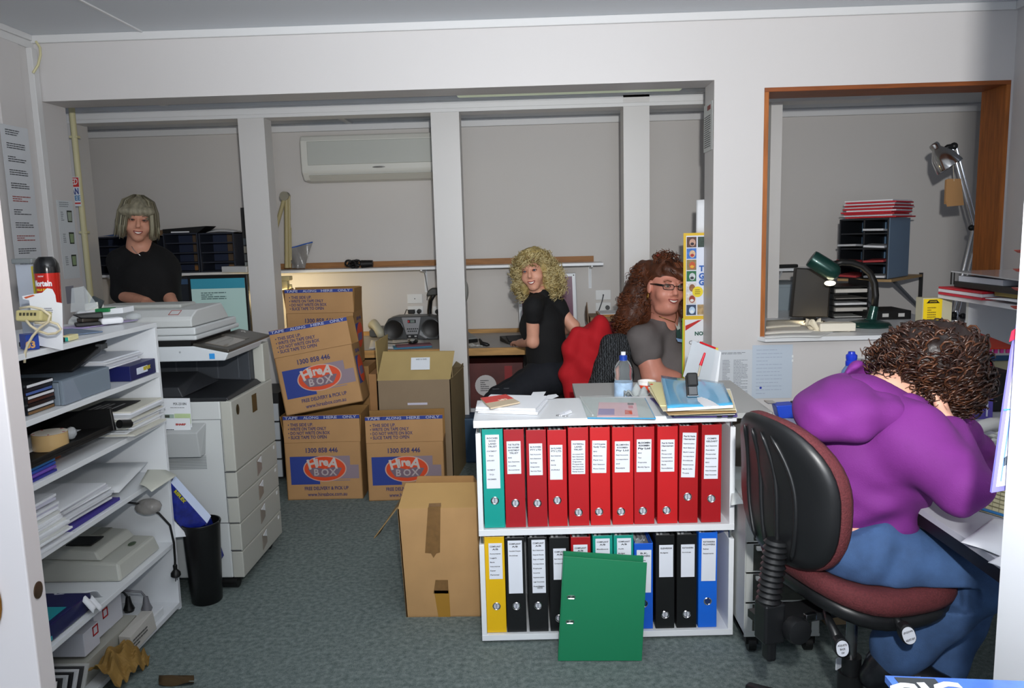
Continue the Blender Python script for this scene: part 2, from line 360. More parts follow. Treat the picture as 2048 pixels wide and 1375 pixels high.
# conduit at left of the back room
c0 = P(143, 215, 4.60); 
cd = thing('conduit_pipe', 'cream painted conduit pipe running down beside the left opening jamb', 'pipe', (c0.x, 4.6, 0))
B().cyl((c0.x, 4.6, .5), (c0.x, 4.6, ZB), .017, n=14).obj('tube', CREAM, cd, smooth=True)
for z in (.9, 1.45, 2.0): B().lo((c0.x-.024, 4.585, z), (c0.x+.024, 4.62, z+.014)).obj('saddle_clip', CREAM, cd, bevel=.002)
tape = B().tube([P(72, 83, 3.88), P(80, 95, 3.87), P(81, 110, 3.86), P(76, 130, 3.85), P(66, 146, 3.84)], [.006]*5, 6)
tag(tape.obj('loose_cable', CREAM, smooth=True), 'short cream cable curling down from the left wall cornice', 'cable')
# ceiling fluorescent batten in the back room
a, c = P(905, 175, 4.34), P(1372, 171, 4.34)
lf = thing('ceiling_light', 'slim fluorescent ceiling fitting just behind the header', 'light', ((a.x+c.x)/2, 4.34, ZB))
B().lo((a.x, 4.28, ZB-.035), (c.x, 4.40, ZB)).obj('housing', WHITE, lf, bevel=.006)
B().lo((a.x+.02, 4.30, ZB-.07), (c.x-.02, 4.38, ZB-.035)).obj('diffuser', M('d9e6c6', .4, emit=.25), lf, bevel=.012)
# ================================================================ generic small builders
def away(p0, p1):
    u = Vector((p1[0]-p0[0], p1[1]-p0[1], 0)).normalized(); n = Vector((-u.y, u.x, 0))
    m = (Vector(p0)+Vector(p1))/2
    if n.dot(Vector((m.x, m.y, 0))) < 0: n = -n
    return u, n
def blk(b, p0, p1, h, dep, mi=0, up=(0, 0, 1), n=None):
    p0, p1 = Vector(p0), Vector(p1); u, nn = away(p0, p1); nn = (nn if n is None else Vector(n).normalized())*dep; h = Vector(up)*h
    return b.hexa([p0, p1, p1+nn, p0+nn], [p0+h, p1+h, p1+nn+h, p0+nn+h], mi)
def facem(p0, p1, h, off=.0008, up=(0, 0, 1)):
    """frame on the front face of a block: x along p0->p1, y up, z toward viewer; origin at face centre"""
    p0, p1 = Vector(p0), Vector(p1); u, n = away(p0, p1); up = Vector(up)
    m = frame(p1-p0, up, loc=(p0+p1)/2+up*h/2)
    if (m.to_3x3() @ Vector((0, 0, 1))).dot(n) > 0: m = m @ Matrix.Rotation(pi, 4, 'Y')
    return m @ Matrix.Translation((0, 0, off))
def block(name, label, cat, p0, p1, h, dep, mat, group=None, bevel=.001, n=None):
    b = B(); blk(b, p0, p1, h, dep, n=n)
    return tag(b.obj(name, mat, bevel=bevel), label, cat, group)
def pile(name, label, cat, p0, p1, h, dep, nl, mats, jit=.012, group=None, seed=3, part='sheet', n=None):
    """a heap of loose sheets: every layer its own part"""
    rr = random.Random(seed); p0, p1 = Vector(p0), Vector(p1); u, nn = away(p0, p1)
    if n is not None: nn = Vector(n).normalized()
    t = thing(name, label, cat, p0); dh = h/nl
    if group: t['group'] = group
    for i in range(nl):
        a = rr.uniform(-.04, .04); o = u*rr.uniform(-jit, jit)+nn*rr.uniform(-jit, jit)+Vector((0, 0, i*dh))
        q0, q1 = p0+o, p1+o+nn*a*(p1-p0).length
        b = B(); blk(b, q0, q1, dh*rr.uniform(.8, .98), dep, n=nn); b.obj(part, mats[i % len(mats)] if not callable(mats) else mats(i), t)
    return t
def sheet(name, label, cat, corners, mat, curl=0, group=None, t=.0012, parent=None):
    """a thin sheet through 4 corners (a,b,c,d) with a slight curl along its normal"""
    a, b_, c, d = [Vector(q) for q in corners]; nz = (b_-a).cross(d-a).normalized()
    b = B(); b.grid(lambda u, v: a*(1-u)*(1-v)+b_*u*(1-v)+c*u*v+d*(1-u)*v+nz*curl*sin(pi*u), 8, 4)
    o = b.obj(name, mat, parent, smooth='all', solid=t)
    return tag(o, label, cat, group) if label else o
# ================================================================ LEFT SHELVING UNIT
SX, SY0, SY1, SXB = -1.377, 1.30, 2.762, -1.79
SH = [.03, .27, .543, .739, .917, 1.098]
sh = thing('open_shelving', 'white open shelving unit with cluttered shelves beside the copier', 'shelving', (SX, 2.0, 0))
for y in (SY0-.018, SY1): B().lo((SXB, y, 0), (SX, y+.018, SH[5]-.017)).obj('end_panel', WHITE, sh, bevel=.0015)
B().lo((SXB-.006, SY0, 0), (SXB, SY1, SH[5]-.017)).obj('back_panel', WHITE, sh)
for i, z in enumerate(SH):
    B().lo((SXB, SY0-(.018 if i == 5 else 0), z-.0178), (SX+.001, SY1+(.018 if i == 5 else 0), z-.0008)).obj('top_board' if i == 5 else 'shelf', WHITE, sh, bevel=.0012)
NX = (-1, 0, 0)
def FX(y, z): return Vector((SX-.004, y, z))
# --- shelf under the top: discs, archive box, paper ream box, tilted folder
CDS = [['2f56b0', '22252c', 'ecebe6', '5a2a24', 'e2e4e8', 'c02a22', '8a2430', 'd0d2d6'], ['7a5a34', 'd0d2d6', '281c18', '4e2c22', 'e4e4e6', '5168a8', '22252c', 'e2e4e8']]
k = 0
for st, (y0, y1, n, xo) in enumerate(((1.93, 2.068, 8, .01), (2.072, 2.196, 8, .0))):
    for i in range(n):
        c = CDS[st][i]; z = .917+i*.0108; d = R_.uniform(0, .006)
        t = thing('disc_case', 'slim plastic disc case, number %d from the bottom of the %s disc stack beside the grey box' % (i+1, 'nearer' if st == 0 else 'farther'), 'disc case', (SX-.03, (y0+y1)/2, z), 0, 'disc cases stacked beside the grey archive box')
        t['label'] = '%s disc case, %s in the %s stack beside the grey archive box' % ({'22252c': 'near-black', '8a2430': 'crimson', 'e4e4e6': 'white', '3a3d46': 'slate', 'c02a22': 'red', 'd8dadc': 'silver', '5a2a24': 'brown', 'ecebe6': 'cream', '2f56b0': 'blue', '2a2a2e': 'charcoal', 'e2e4e8': 'pale', '32405f': 'navy', '5168a8': 'steel blue', '281c18': 'umber', '4e2c22': 'chestnut', 'd0d2d6': 'light grey', '3a2a24': 'cocoa', '7a5a34': 'tan'}[c], ('lowest', 'second lowest', 'third lowest', 'fourth lowest', 'fourth from top', 'third from top', 'second from top', 'topmost')[i], 'nearer' if st == 0 else 'farther')
        b = B(); b.lo((SX-.03-xo-d-.12, y0, z), (SX-.03-xo-d, y1, z+.0102)); b.obj('case', M('1e2024', .2, coat=.3), t)
        b = B(); b.lo((SX-.0305-xo-d, y0+.004, z+.0015), (SX-.029-xo-d, y1-.004, z+.0088)); b.obj('spine_insert', M(c, .3), t)
GB = M('7d8a96', .6)
t = thing('archive_box', 'long blue-grey archive box lying on the shelf under the top board', 'box', (SX, 2.33, .917))
B().lo((SX-.33, 2.20, .917), (SX-.02, 2.456, .985)).obj('base', GB, t, bevel=.003)
B().lo((SX-.33, 2.20, .986), (SX-.016, 2.456, .992)).obj('lid', M('5f6b78', .6), t, bevel=.002)
B().lo((SX-.02, 2.20, .917), (SX-.008, 2.456, .990)).obj('front_flap', GB, t, bevel=.003)
B().hexa([(SX-.008, 2.20, .919), (SX-.008, 2.285, .919), (SX-.005, 2.285, .919), (SX-.005, 2.20, .919)], [(SX-.008, 2.20, .988), (SX-.008, 2.25, .988), (SX-.005, 2.25, .988), (SX-.005, 2.20, .988)]).obj('tuck_tab', M('8792a0', .6), t)
t = thing('paper_ream_box', 'navy paper carton with green triangle emblem at the far end of the shelf', 'box', (SX, 2.66, .917))
B().lo((SX-.24, 2.578, .917), (SX-.006, 2.757, .969)).obj('carton', NAVY, t, bevel=.002)
m = frame((0, 1, 0), (0, 0, 1), loc=(SX-.0045, 2.668, .944))
plate('label_patch', M('dfe6f4', .5), t, m @ Matrix.Translation((-.012, 0, 0)), .075, .022, .001)
text('REFLEX', .016, M('c8b422', .5), t, m @ Matrix.Translation((.02, .002, .001)), width=.05, bold=.001)
m = frame((1, 0, 0), (0, 0, 1), loc=(SX-.12, 2.577, .944))
B().prism([m @ Vector(q) for q in ((-.017, .012, 0), (.017, .012, 0), (0, -.014, 0))], m.to_3x3() @ Vector((0, 0, .001))).obj('triangle_emblem', M('cfd8d0', .5), t)
B().prism([m @ Vector(q) for q in ((-.011, .008, .0011), (.012, .008, .0011), (0, -.009, .0011))], m.to_3x3() @ Vector((0, 0, .0006))).obj('triangle_emblem', M('2f9a50', .5), t)
pile('paper_stack', 'loose white sheets heaped on the navy paper carton', 'paper', (SX-.33, 2.50, .9695), (SX-.05, 2.50, .9695), .03, .245, 6, [PAPER, M('dfe3ea', .7)], .01, n=(0, 1, 0))
t = thing('black_folder', 'black folder tilted over the archive box under the top board', 'folder', (SX-.2, 2.40, .993))
B().hexa([(SX-.36, 2.28, .993), (SX-.06, 2.34, .993), (SX-.06, 2.50, 1.03), (SX-.36, 2.49, 1.03)], [(SX-.36, 2.275, 1.0), (SX-.06, 2.335, 1.0), (SX-.03, 2.50, 1.072), (SX-.33, 2.49, 1.066)]).obj('cover', BLACK, t, bevel=.002)
B().lo((SX-.05, 2.46, 1.045), (SX-.028, 2.495, 1.062)).obj('clip', DGREY, t, bevel=.002)
# --- third shelf: paper heap, tray with parcel tape, blue folders
pile('magazine_stack', 'untidy heap of white papers and magazines sliding off the shelf end', 'paper', (SX+.02, 2.505, .741), (SX+.02, 2.735, .741), .085, .34, 14, [PAPER, M('dad8cc', .7), M('e8eaec', .7), M('cfd2d6', .7)], .016, n=NX)
m = frame((0, 1, 0), (-1, 0, 0), loc=(SX-.10, 2.60, .829))
t = plate('black_page', M('1c1c1e', .6), None, m, .17, .13, .002); tag(t, 'black printed page lying on top of the untidy magazine heap', 'page')
lines(t, m @ Matrix.Translation((-.01, .0, .001)), .13, .09, 5, M('8a8a8c', .7), seed=5)
t = thing('letter_tray', 'low black desk tray holding tape and papers on the middle shelf', 'tray', (SX, 2.25, .78))
B().lo((SX-.26, 2.0, .778), (SX-.01, 2.46, .788)).obj('floor', BLACK, t, bevel=.003)
B().lo((SX-.26, 2.0, .788), (SX-.25, 2.46, .83)).obj('side_wall', BLACK, t, bevel=.003)
B().hexa([(SX-.26, 2.445, .785), (SX-.005, 2.445, .778), (SX-.005, 2.46, .778), (SX-.26, 2.46, .785)], [(SX-.26, 2.455, .835), (SX-.02, 2.46, .85), (SX-.02, 2.47, .85), (SX-.26, 2.465, .835)]).obj('side_wall', BLACK, t, bevel=.003)
B().lo((SX-.02, 2.0, .788), (SX-.01, 2.44, .80)).obj('lip', BLACK, t, bevel=.002)
B().cyl((SX+.01, 2.45, .80), (SX+.02, 2.495, .79), .014, n=14).obj('handle', BLACK, t, smooth=True)
t = thing('parcel_tape', 'roll of tan parcel tape standing on the black desk tray', 'tape', (SX-.075, 2.20, .788))
b = B(); b.lathe([(.044, 0), (.048, .0005), (.048, .0475), (.044, .048)], 32, 0, Matrix.Translation((SX-.065, 2.205, .789))); b.obj('tape_winding', M('c9a874', .25, coat=.4), t, smooth=True)
b = B(); b.lathe([(.040, .0478), (.0475, .0485), (.0475, .049), (.038, .049)], 32, 0, Matrix.Translation((SX-.065, 2.205, .789))); b.obj('core_ring', M('e6ddcf', .6), t, smooth=True)
for i in range(5): B().box((SX-.065+.043*cos(i*1.3), 2.205+.043*sin(i*1.3), .8385), (.008, .005, .0006), 0, None, (0, 0, i*1.3)).obj('print_mark', M('a33a3a', .6), t)
sheet('tray_paper', 'white sheet lying in the black desk tray behind the tape', 'paper', [(SX-.24, 2.02, .79), (SX-.24, 2.42, .79), (SX-.10, 2.42, .791), (SX-.10, 2.02, .791)], PAPER, .002)
t = B().sph((SX-.06, 2.30, .81), (.016, .02, .02), 10).obj('foil_ball', M('e8ecee', .15, trans=.6, bump=.8, bs=120), smooth='all'); tag(t, 'crumpled clear plastic beside the tape roll on the black tray', 'plastic')
block('wood_block', 'reddish brown wooden block under the black desk tray', 'block', (SX-.09, 2.06, .739), (SX-.09, 2.285, .739), .037, .13, M('9a4a1c', .5, var=.2, vs=6, stretch=(1, 9, 9)), n=NX)
for i, (c, nm) in enumerate((('2a2c8c', 'indigo'), ('7a58b8', 'violet'), ('3558b4', 'royal blue'), ('4a8fd4', 'sky blue'), ('dfe8ee', 'white'))):
    tag(B().lo((SX-.082, 1.92-i*.004, .739+i*.0085), (SX-.012-i*.006, 2.14+.008*i, .7465+i*.0085)).obj('document_wallet', M(c, .3, coat=.3), bevel=.001), '%s document wallet in the little pile beside the wooden block' % nm, 'folder', 'wallets piled beside the wooden block')
# --- fourth shelf: paper stacks
pile('paper_stack', 'tall stack of white documents nearest the open door on the shelf', 'paper', (SX-.01, 1.78, .543), (SX-.01, 2.142, .543), .075, .34, 11, [PAPER, M('d5d6d2', .7), M('e6e8ec', .7)], .012, seed=8, n=NX)
pile('paper_stack', 'upper heap of stapled documents on the tall stack nearest the door', 'paper', (SX-.04, 1.82, .619), (SX-.04, 2.16, .619), .045, .30, 6, [PAPER, M('c9c8d8', .7), M('e6e8ec', .7)], .01, seed=9, n=NX)
block('purple_folder', 'flat dark purple folder under the stapled report stack', 'folder', (SX-.012, 2.15, .543), (SX-.012, 2.45, .543), .010, .30, M('3a2f88', .4), n=NX)
pile('report_stack', 'stack of stapled reports on a purple folder on the shelf', 'paper', (SX-.035, 2.16, .5535), (SX-.035, 2.42, .5535), .062, .30, 10, [PAPER, M('d8dade', .7), M('cfd0d8', .7)], .011, seed=12, n=NX)
sheet('large_sheet', 'large cream sheet sliding out over the shelf end above the bin', 'paper', [PX(279, 968, SX+.0), PX(303, 983, SX+.06), PX(354, 950, SX+.06), PX(300, 930, SX-.1)], M('cfd0c4', .7), .004)
sheet('printed_sheet', 'white printed sheet lying behind the report stack under the shelf', 'paper', [(SX-.32, 2.42, .56), (SX-.02, 2.46, .565), (SX-.06, 2.74, .585), (SX-.34, 2.70, .585)], M('dde0e2', .7), .006)
# --- fifth shelf: fax machine, torn ream
FG = M('bcbdb4', .5)
t = thing('fax_machine', 'beige desktop fax machine on the second lowest shelf', 'fax machine', (SX-.17, 2.58, .27))
b = B(); b.hexa([(SX-.32, 2.42, .27), (SX-.02, 2.42, .27), (SX-.02, 2.70, .27), (SX-.32, 2.70, .27)], [(SX-.32, 2.44, .34), (SX-.035, 2.44, .325), (SX-.035, 2.69, .325), (SX-.32, 2.69, .34)]); b.obj('case', FG, t, bevel=.008)
b = B(); b.hexa([(SX-.31, 2.45, .338), (SX-.10, 2.45, .33), (SX-.10, 2.68, .33), (SX-.31, 2.68, .338)], [(SX-.30, 2.46, .375), (SX-.12, 2.46, .36), (SX-.12, 2.67, .36), (SX-.30, 2.67, .375)]); b.obj('document_feeder', FG, t, bevel=.006)
B().lo((SX-.24, 2.49, .368), (SX-.15, 2.57, .373)).obj('display', BLACK, t, bevel=.002)
b = B(); b.sph((SX-.07, 2.60, .331), (.012, .02, .003), 12); b.obj('start_button', M('4a5a44', .4), t, smooth='all')
B().lo((SX-.21, 2.59, .364), (SX-.17, 2.66, .369)).obj('button_row', M('8c8d84', .5), t)
b = B(); b.tube([(SX-.24, 2.6, .38), (SX-.20, 2.63, .43), (SX-.15, 2.68, .46), (SX-.08, 2.70, .44), (SX-.02, 2.71, .40), (SX+.012, 2.72, .35), (SX+.018, 2.725, .28), (SX+.014, 2.73, .21), (SX+.012, 2.73, .19)], .0042, 8); cable = b.obj('power_cord', BLACK, t, smooth=True)
b = B(); b.lathe([(.004, .05), (.008, .046), (.007, .03), (.017, .018), (.018, .006), (.012, 0)], 14, 0, Matrix.Translation((SX+.012, 2.73, .145)))
for a in (-.006, .006): b.lo((SX+.011, 2.73+a-.001, .13), (SX+.013, 2.73+a+.002, .146))
b.obj('mains_plug', BLACK, t, smooth=True)
t = B().sph((SX-.06, 2.715, .425), (.05, .034, .03), 12).obj('plastic_bag', M('c8c4c0', .25, trans=.5, bump=.9, bs=45), smooth='all'); tag(t, 'crumpled grey plastic bag tucked over the fax machine', 'bag')
t = thing('torn_paper_ream', 'torn dark blue ream of copy paper lying upside down on the shelf', 'paper ream', (SX-.13, 2.22, .27))
B().lo((SX-.30, 1.95, .272), (SX-.012, 2.235, .322)).obj('wrapper', M('17164e', .3, coat=.3), t, bevel=.003)
m = frame((0, 1, 0), (-1, 0, 0), loc=(SX-.15, 2.1, .3226))
plate('teal_label', M('1f8a94', .4), t, frame((0, 1, 0), (-1, 0, 0), loc=(SX-.075, 2.055, .3228)), .17, .09, .0008)
plate('stamp_square', M('5c4650', .5), t, frame((0, 1, 0), (-1, 0, 0), loc=(SX-.08, 2.06, .3236)), .022, .026, .0006)
text('Double', .07, M('cfd4e4', .5), t, frame((0, -1, 0), (1, 0, 0), loc=(SX-.18, 2.09, .3228)), width=.24, italic=.2)
text('d', .026, M('d8dcec', .5), t, frame((0, 1, 0), (0, 0, 1), loc=(SX-.0112, 2.02, .303))); plate('teal_label', M('2aa0a8', .4), t, frame((0, 1, 0), (0, 0, 1), loc=(SX-.0115, 2.025, .283)), .02, .012, .001)
rr = random.Random(4); b = B()
b.grid(lambda u, v: Vector((SX-.24+u*.245, 2.235+v*.03+.012*sin(9*u), .318-.02*v*v+.006*sin(14*u+5*v)-.008*u*v)), 14, 5); b.obj('torn_flap', PAPER, t, smooth='all', solid=.0015)
b = B(); b.grid(lambda u, v: Vector((SX-.012+v*.03, 2.19+u*.05, .315-.04*v+.012*sin(6*u))), 6, 4); b.obj('torn_flap', PAPER, t, smooth='all', solid=.0015)
# --- lowest shelf
for i, (y, x, z, hh) in enumerate(((2.235, -.05, .11, .075), (2.33, -.07, .11, .085), (2.43, -.08, .10, .10))):
    t = thing('small_carton', ('small white carton with red corner print, nearest of three under the ream', 'small white carton with red frame print, middle of three under the ream', 'plain pale carton standing by the power board, farthest of three')[i], 'box', (SX+x, y, z), 0, 'small white cartons on the lowest shelf')
    B().lo((SX+x-.12, y, z), (SX+x, y+.085, z+hh)).obj('carton', M('d5d6de', .6), t, bevel=.001)
    if i < 2:
        b = B(); fx = SX+x+.0006
        for q in (((y+.05, z+hh-.036), (y+.055, z+hh-.004)), ((y+.076, z+hh-.036), (y+.081, z+hh-.004)), ((y+.05, z+hh-.036), (y+.081, z+hh-.031)), ((y+.05, z+hh-.009), (y+.081, z+hh-.004))): b.lo((fx-.0004, q[0][0], q[0][1]), (fx+.0004, q[1][0], q[1][1]))
        b.obj('red_print', RED, t)
block('flat_carton', 'long flat grey carton under the small white cartons', 'box', (SX-.04, 2.2, .03), (SX-.04, 2.53, .03), .068, .2, M('a9a89e', .7), n=NX)
t = thing('power_board', 'white power board with two plugs at the end of the lowest shelf', 'power board', (SX-.03, 2.66, .03))
B().lo((SX-.16, 2.59, .03), (SX-.012, 2.665, .062)).obj('body', WHITE, t, bevel=.004)
for i, (x, c) in enumerate(((-.12, '141414'), (-.055, '77777c'))):
    b = B(); b.lathe([(.016, 0), (.02, .01), (.012, .03), (.008, .055)], 12, 0, Matrix.Translation((SX+x, 2.628, .062))); b.tube([(SX+x, 2.628, .115), (SX+x-.01, 2.62, .14), (SX+x-.06, 2.60, .155), (SX+x-.12, 2.6, .15)], .004, 6); pl = b.obj('mains_plug', M(c, .4), t, smooth=True)
t = thing('printed_carton', 'grey white printed carton at the front of the lowest shelf', 'box', (SX, 2.47, .03))
B().hexa([(SX-.036, 2.40, .03), (SX+.012, 2.40, .03), (SX+.012, 2.56, .03), (SX-.036, 2.56, .03)], [(SX-.036, 2.40, .09), (SX+.005, 2.40, .085), (SX+.005, 2.555, .1), (SX-.036, 2.555, .1)]).obj('carton', M('bcb9b2', .7), t, bevel=.002)
lines(t, frame((0, 1, 0), (0, 0, 1), loc=(SX+.0125, 2.46, .06)), .12, .035, 3, M('5b5a58', .7), seed=9)
b = B(); rr = random.Random(3)
b.grid(lambda u, v: Vector((SX-.033+.105*v+.004*sin(7*u+3*v), 2.185+u*.205, .036+.085*sin(pi*(.08+.84*v))*(.65+.35*sin(3*u+.6))+.008*sin(13*u+7*v)+.007*sin(19*v+5*u)+.010*sin(31*u*v+2)-.03*v)), 26, 16)
tag(b.obj('brown_paper', M('8d6d34', .75, var=.15, vs=20, bump=.4, bs=60), solid=.002), 'crumpled brown wrapping paper spilling over the lowest shelf edge', 'paper')
for i in range(9):
    a = .12+i*.075; c = ('c9cacd', '6a6a6c', 'd6d6d2', '2a2a2c', 'b8babc', '1f1f22', 'cfd0d2', '3a3a3c', 'c4c4c0')[i]
    y = 1.92+i*.026
    b = B(); b.hexa([(SX-.22, y, .031), (SX-.01, y, .031), (SX-.01, y+.012, .031), (SX-.22, y+.012, .031)], [(SX-.22, y+.05, .165-.006*i), (SX-.01, y+.05, .165-.006*i), (SX-.01, y+.062, .163-.006*i), (SX-.22, y+.062, .163-.006*i)])
    tag(b.obj('magazine', M(c, .5), bevel=.0006), '%s magazine leaning in the row on the lowest shelf, %s' % (('light grey', 'mid grey', 'cream white', 'near-black', 'silver', 'black', 'pale', 'charcoal', 'ivory')[i], ('nearest the door', 'second from the door', 'third from the door', 'fourth from the door', 'in the middle', 'fourth from the brown paper', 'third from the brown paper', 'second from the brown paper', 'nearest the brown paper')[i]), 'magazine', 'magazines leaning on the lowest shelf')
# --- on top of the shelving
ZT = 1.0985
def T(px, py): return PZ(px, py, ZT)
c0 = P(100, 600, 2.26)
t = thing('insect_spray_can', 'red and black insect spray can with black cap on the shelving top', 'spray can', (c0.x, c0.y, ZT))
m = Matrix.Translation((c0.x, c0.y, ZT)); zt = P(98, 513, 2.26).z-ZT
r = .0335; zl = zt-.047
b = B(); b.lathe([(.022, 0), (.024, .004), (.028, .06), (r, zl)], 32, 0, m); b.obj('can', M('c8281c', .25, .3, coat=.3), t, smooth=True)
b = B(); b.lathe([(r+.0006, zl), (r+.0006, zl+.010), (.0325, zl+.026), (.026, zt-.008), (.018, zt), (.006, zt+.001)], 32, 0, m); b.obj('cap', M('0e0e0f', .2, coat=.4), t, smooth=True)
def wrap(o, rad):     # bend flat print round the can
    pass
cm = frame((cr[0], cr[1], 0), (0, 0, 1), loc=(c0.x, c0.y, ZT))
def curve_print(s, size, mat, z, rad, width, **k):
    o = text(s, size, mat, None, Matrix(), width=width, **k)
    for v in o.data.vertices:
        a = v.co.x/rad; y = v.co.y; dz = v.co.z
        v.co = cm @ Vector(((rad+.0008+dz)*sin(a), y+z, (rad+.0008+dz)*cos(a)))
    o.data.transform(wm(t).inverted()); o.parent = t
curve_print('Mortein', .024, M('e9ebf0', .4), zl-.030, .0320, .052, bold=.0008)
curve_print('new', .010, M('f0d8d8', .4), zl-.008, r, .016)
curve_print('KILLS FAST', .0085, M('e6c818', .4), zl-.048, .0308, .042, bold=.0004)
curve_print('RAID', .02, M('f08a1c', .4), zl-.066, .0292, .03, bold=.001)
t = thing('document_stand', 'grey document holder with yellow edge behind the spray can', 'document holder', T(56, 640))
p0, p1 = P(38, 600, 2.36), P(70, 600, 2.36); p0.z = p1.z = ZT
B().hexa([p0, p1, p1+Vector((0, .012, 0)), p0+Vector((0, .012, 0))], [q+Vector((0, 0, P(60, 528, 2.36).z-ZT)) for q in (p0, p1, p1+Vector((0, .012, 0)), p0+Vector((0, .012, 0)))]).obj('panel', M('b4bcc8', .5), t, bevel=.001)
B().lo((p1.x, p1.y-.002, ZT), (p1.x+.006, p1.y+.014, P(70, 532, 2.36).z)).obj('yellow_edge', M('b5a632', .5), t)
zc = P(60, 524, 2.36).z; B().lo((p0.x-.004, p0.y-.012, zc-.004), (p1.x+.012, p0.y+.014, zc+.012)).obj('clip', M('9aa0a0', .3, .6), t, bevel=.004)
# white cut-out card
t = thing('white_card', 'white die-cut card standing up in front of the spray can', 'card', T(100, 690))
pb = P(92, 690, 2.13); q = lambda x, y: P(x, y, 2.13+.0)
b = B(); b.prism([q(x, y) for x, y in ((74, 690), (126, 700), (124, 606), (112, 604), (110, 590), (104, 578), (94, 576), (84, 585), (64, 588), (44, 592), (46, 598), (58, 600))], (0, .002, 0)); b.obj('card', M('f0f2f6', .6), t)
b = B(); b.prism([q(x, y)-Vector((0, .001, 0)) for x, y in ((48, 594), (66, 589), (70, 591), (52, 597))], (0, .001, 0)); b.obj('orange_mark', M('d0603a', .6), t)
lines(t, frame((1, 0, 0), (0, 0, 1), loc=q(100, 620)-Vector((0, .0014, 0))), .03, .016, 3, M('8a8c98', .7), seed=2)
t = thing('cream_adaptor', 'cream network adaptor box with looping cream cords', 'adaptor', T(70, 660))
mt = frame((P(100, 632, 2.08)-P(38, 632, 2.08)), (0, .2, 1), loc=P(68, 632, 2.08))
B().box((0, 0, 0), (.072, .03, .05), 0, mt).obj('body', M('cfc389', .4), t, bevel=.005)
b = B()
for i in range(5): b.lo((-.024+i*.01, -.001, .0252), (-.018+i*.01, .007, .0262), 0, mt)
b.obj('socket_slot', M('4a4630', .5), t)
b = B(); b.tube([P(*q, 2.04) for q in ((40, 616), (60, 613), (84, 618), (100, 630), (96, 644), (80, 655), (65, 672), (55, 690), (50, 705), (49, 725))], .0035, 7)
b.tube([P(*q, 2.05) for q in ((52, 640), (62, 652), (78, 662), (96, 668), (112, 666), (122, 658), (115, 648), (100, 643), (84, 646), (70, 645))], .0035, 7); b.obj('cord', M('dccfae', .4), t, smooth='all')
t = block('blue_box', 'small blue carton with yellow number on the shelving top near the door', 'box', T(54, 700), T(80, 697), .042, .05, M('1c3f9c', .4))
text('03', .026, M('e0a860', .5), t, facem(T(54, 700), T(80, 697), .042) @ Matrix.Translation((-.006, -.008, 0)), width=.024, bold=.001)
t = thing('black_charger', 'flat black charger cradle on the shelving top', 'charger', T(105, 690))
b = B(); blk(b, T(82, 694), T(132, 684), .016, .07); b.obj('cradle', BLACK, t, bevel=.004)
b = B(); b.sph((T(102, 676)+Vector((0, 0, .035))), (.03, .02, .012), 14); b.obj('pad', M('161414', .3), t, smooth='all')
t = thing('eraser_block', 'small cream block with a teal end on the shelving top edge', 'eraser', T(146, 680))
b = B(); blk(b, T(138, 682), T(158, 677), .016, .026); b.obj('block', M('ded6a4', .6), t, bevel=.002)
b = B(); blk(b, T(129, 683), T(137.5, 682), .012, .018); b.obj('cap', M('1c9a8c', .4), t, bevel=.002)
t = block('slate_folder', 'slate blue folder lying flat on the shelving top', 'folder', T(138, 672), T(206, 664), .004, .2, M('6d7f97', .5))
t = block('purple_wallet', 'clear purple edged wallet under the hole punch', 'folder', T(165, 657), T(276, 640), .003, .11, M('b7a5d8', .3, coat=.3))
t = thing('hole_punch', 'black hole punch lying on the purple edged wallet', 'hole punch', T(185, 655))
b = B(); blk(b, T(152, 656)+Vector((0, 0, .004)), T(203, 652)+Vector((0, 0, .004)), .012, .05); b.obj('base', DARK, t, bevel=.003)
b = B(); blk(b, T(166, 654)+Vector((0, 0, .016)), T(202, 650)+Vector((0, 0, .016)), .014, .04); b.obj('body', M('4c463f', .35, .5), t, bevel=.003)
p0, p1 = T(150, 655)+Vector((0, 0, .03)), T(208, 651)+Vector((0, 0, .026)); u, n = away(p0, p1)
b = B(); b.hexa([p0+u*.02, p1, p1+n*.05, p0+u*.02+n*.05], [p0-u*.005+Vector((0, 0, .014)), p1+Vector((0, 0, .022)), p1+n*.05+Vector((0, 0, .022)), p0-u*.005+n*.05+Vector((0, 0, .014))]); b.obj('lever', BLACK, t, bevel=.004)
t = block('white_tissue_pack', 'white rounded packet beside the hole punch', 'packet', T(204, 652)+Vector((0, 0, .004)), T(249, 648)+Vector((0, 0, .004)), .022, .06, PAPER, bevel=.008)
t = B().sph(T(268, 641)+Vector((0, 0, .016)), (.03, .025, .014), 10).obj('clear_wrap', PLASTIC, smooth='all'); tag(t, 'scrap of clear wrapping at the far end of the shelving top', 'plastic')
t = thing('card_box', 'long white card box with a green pad at the back of the shelving top', 'box', T(205, 640))
b = B(); blk(b, P(155, 634, 2.72), P(246, 626, 2.72), .02, .08); b.obj('box', WHITE, t, bevel=.002)
b = B(); blk(b, P(190, 625, 2.71), P(218, 623.5, 2.71), .013, .05); b.obj('green_pad', M('1f7a44', .5), t, bevel=.002)
b = B(); blk(b, P(170, 622, 2.74), P(196, 618, 2.74), .026, .04); b.obj('small_box', M('e4e2da', .5), t, bevel=.002)
t = thing('acrylic_holder', 'clear acrylic brochure holder at the back of the shelving top', 'brochure holder', P(160, 625, 2.70))
q = lambda x, y, Y: P(x, y, Y)
b = B(); b.hexa([q(141, 624, 2.70), q(172, 622, 2.70), q(172, 622, 2.705), q(141, 624, 2.705)], [q(143, 576, 2.70), q(168, 572, 2.70), q(168, 572, 2.705), q(143, 576, 2.705)]); b.obj('front_panel', PLASTIC, t)
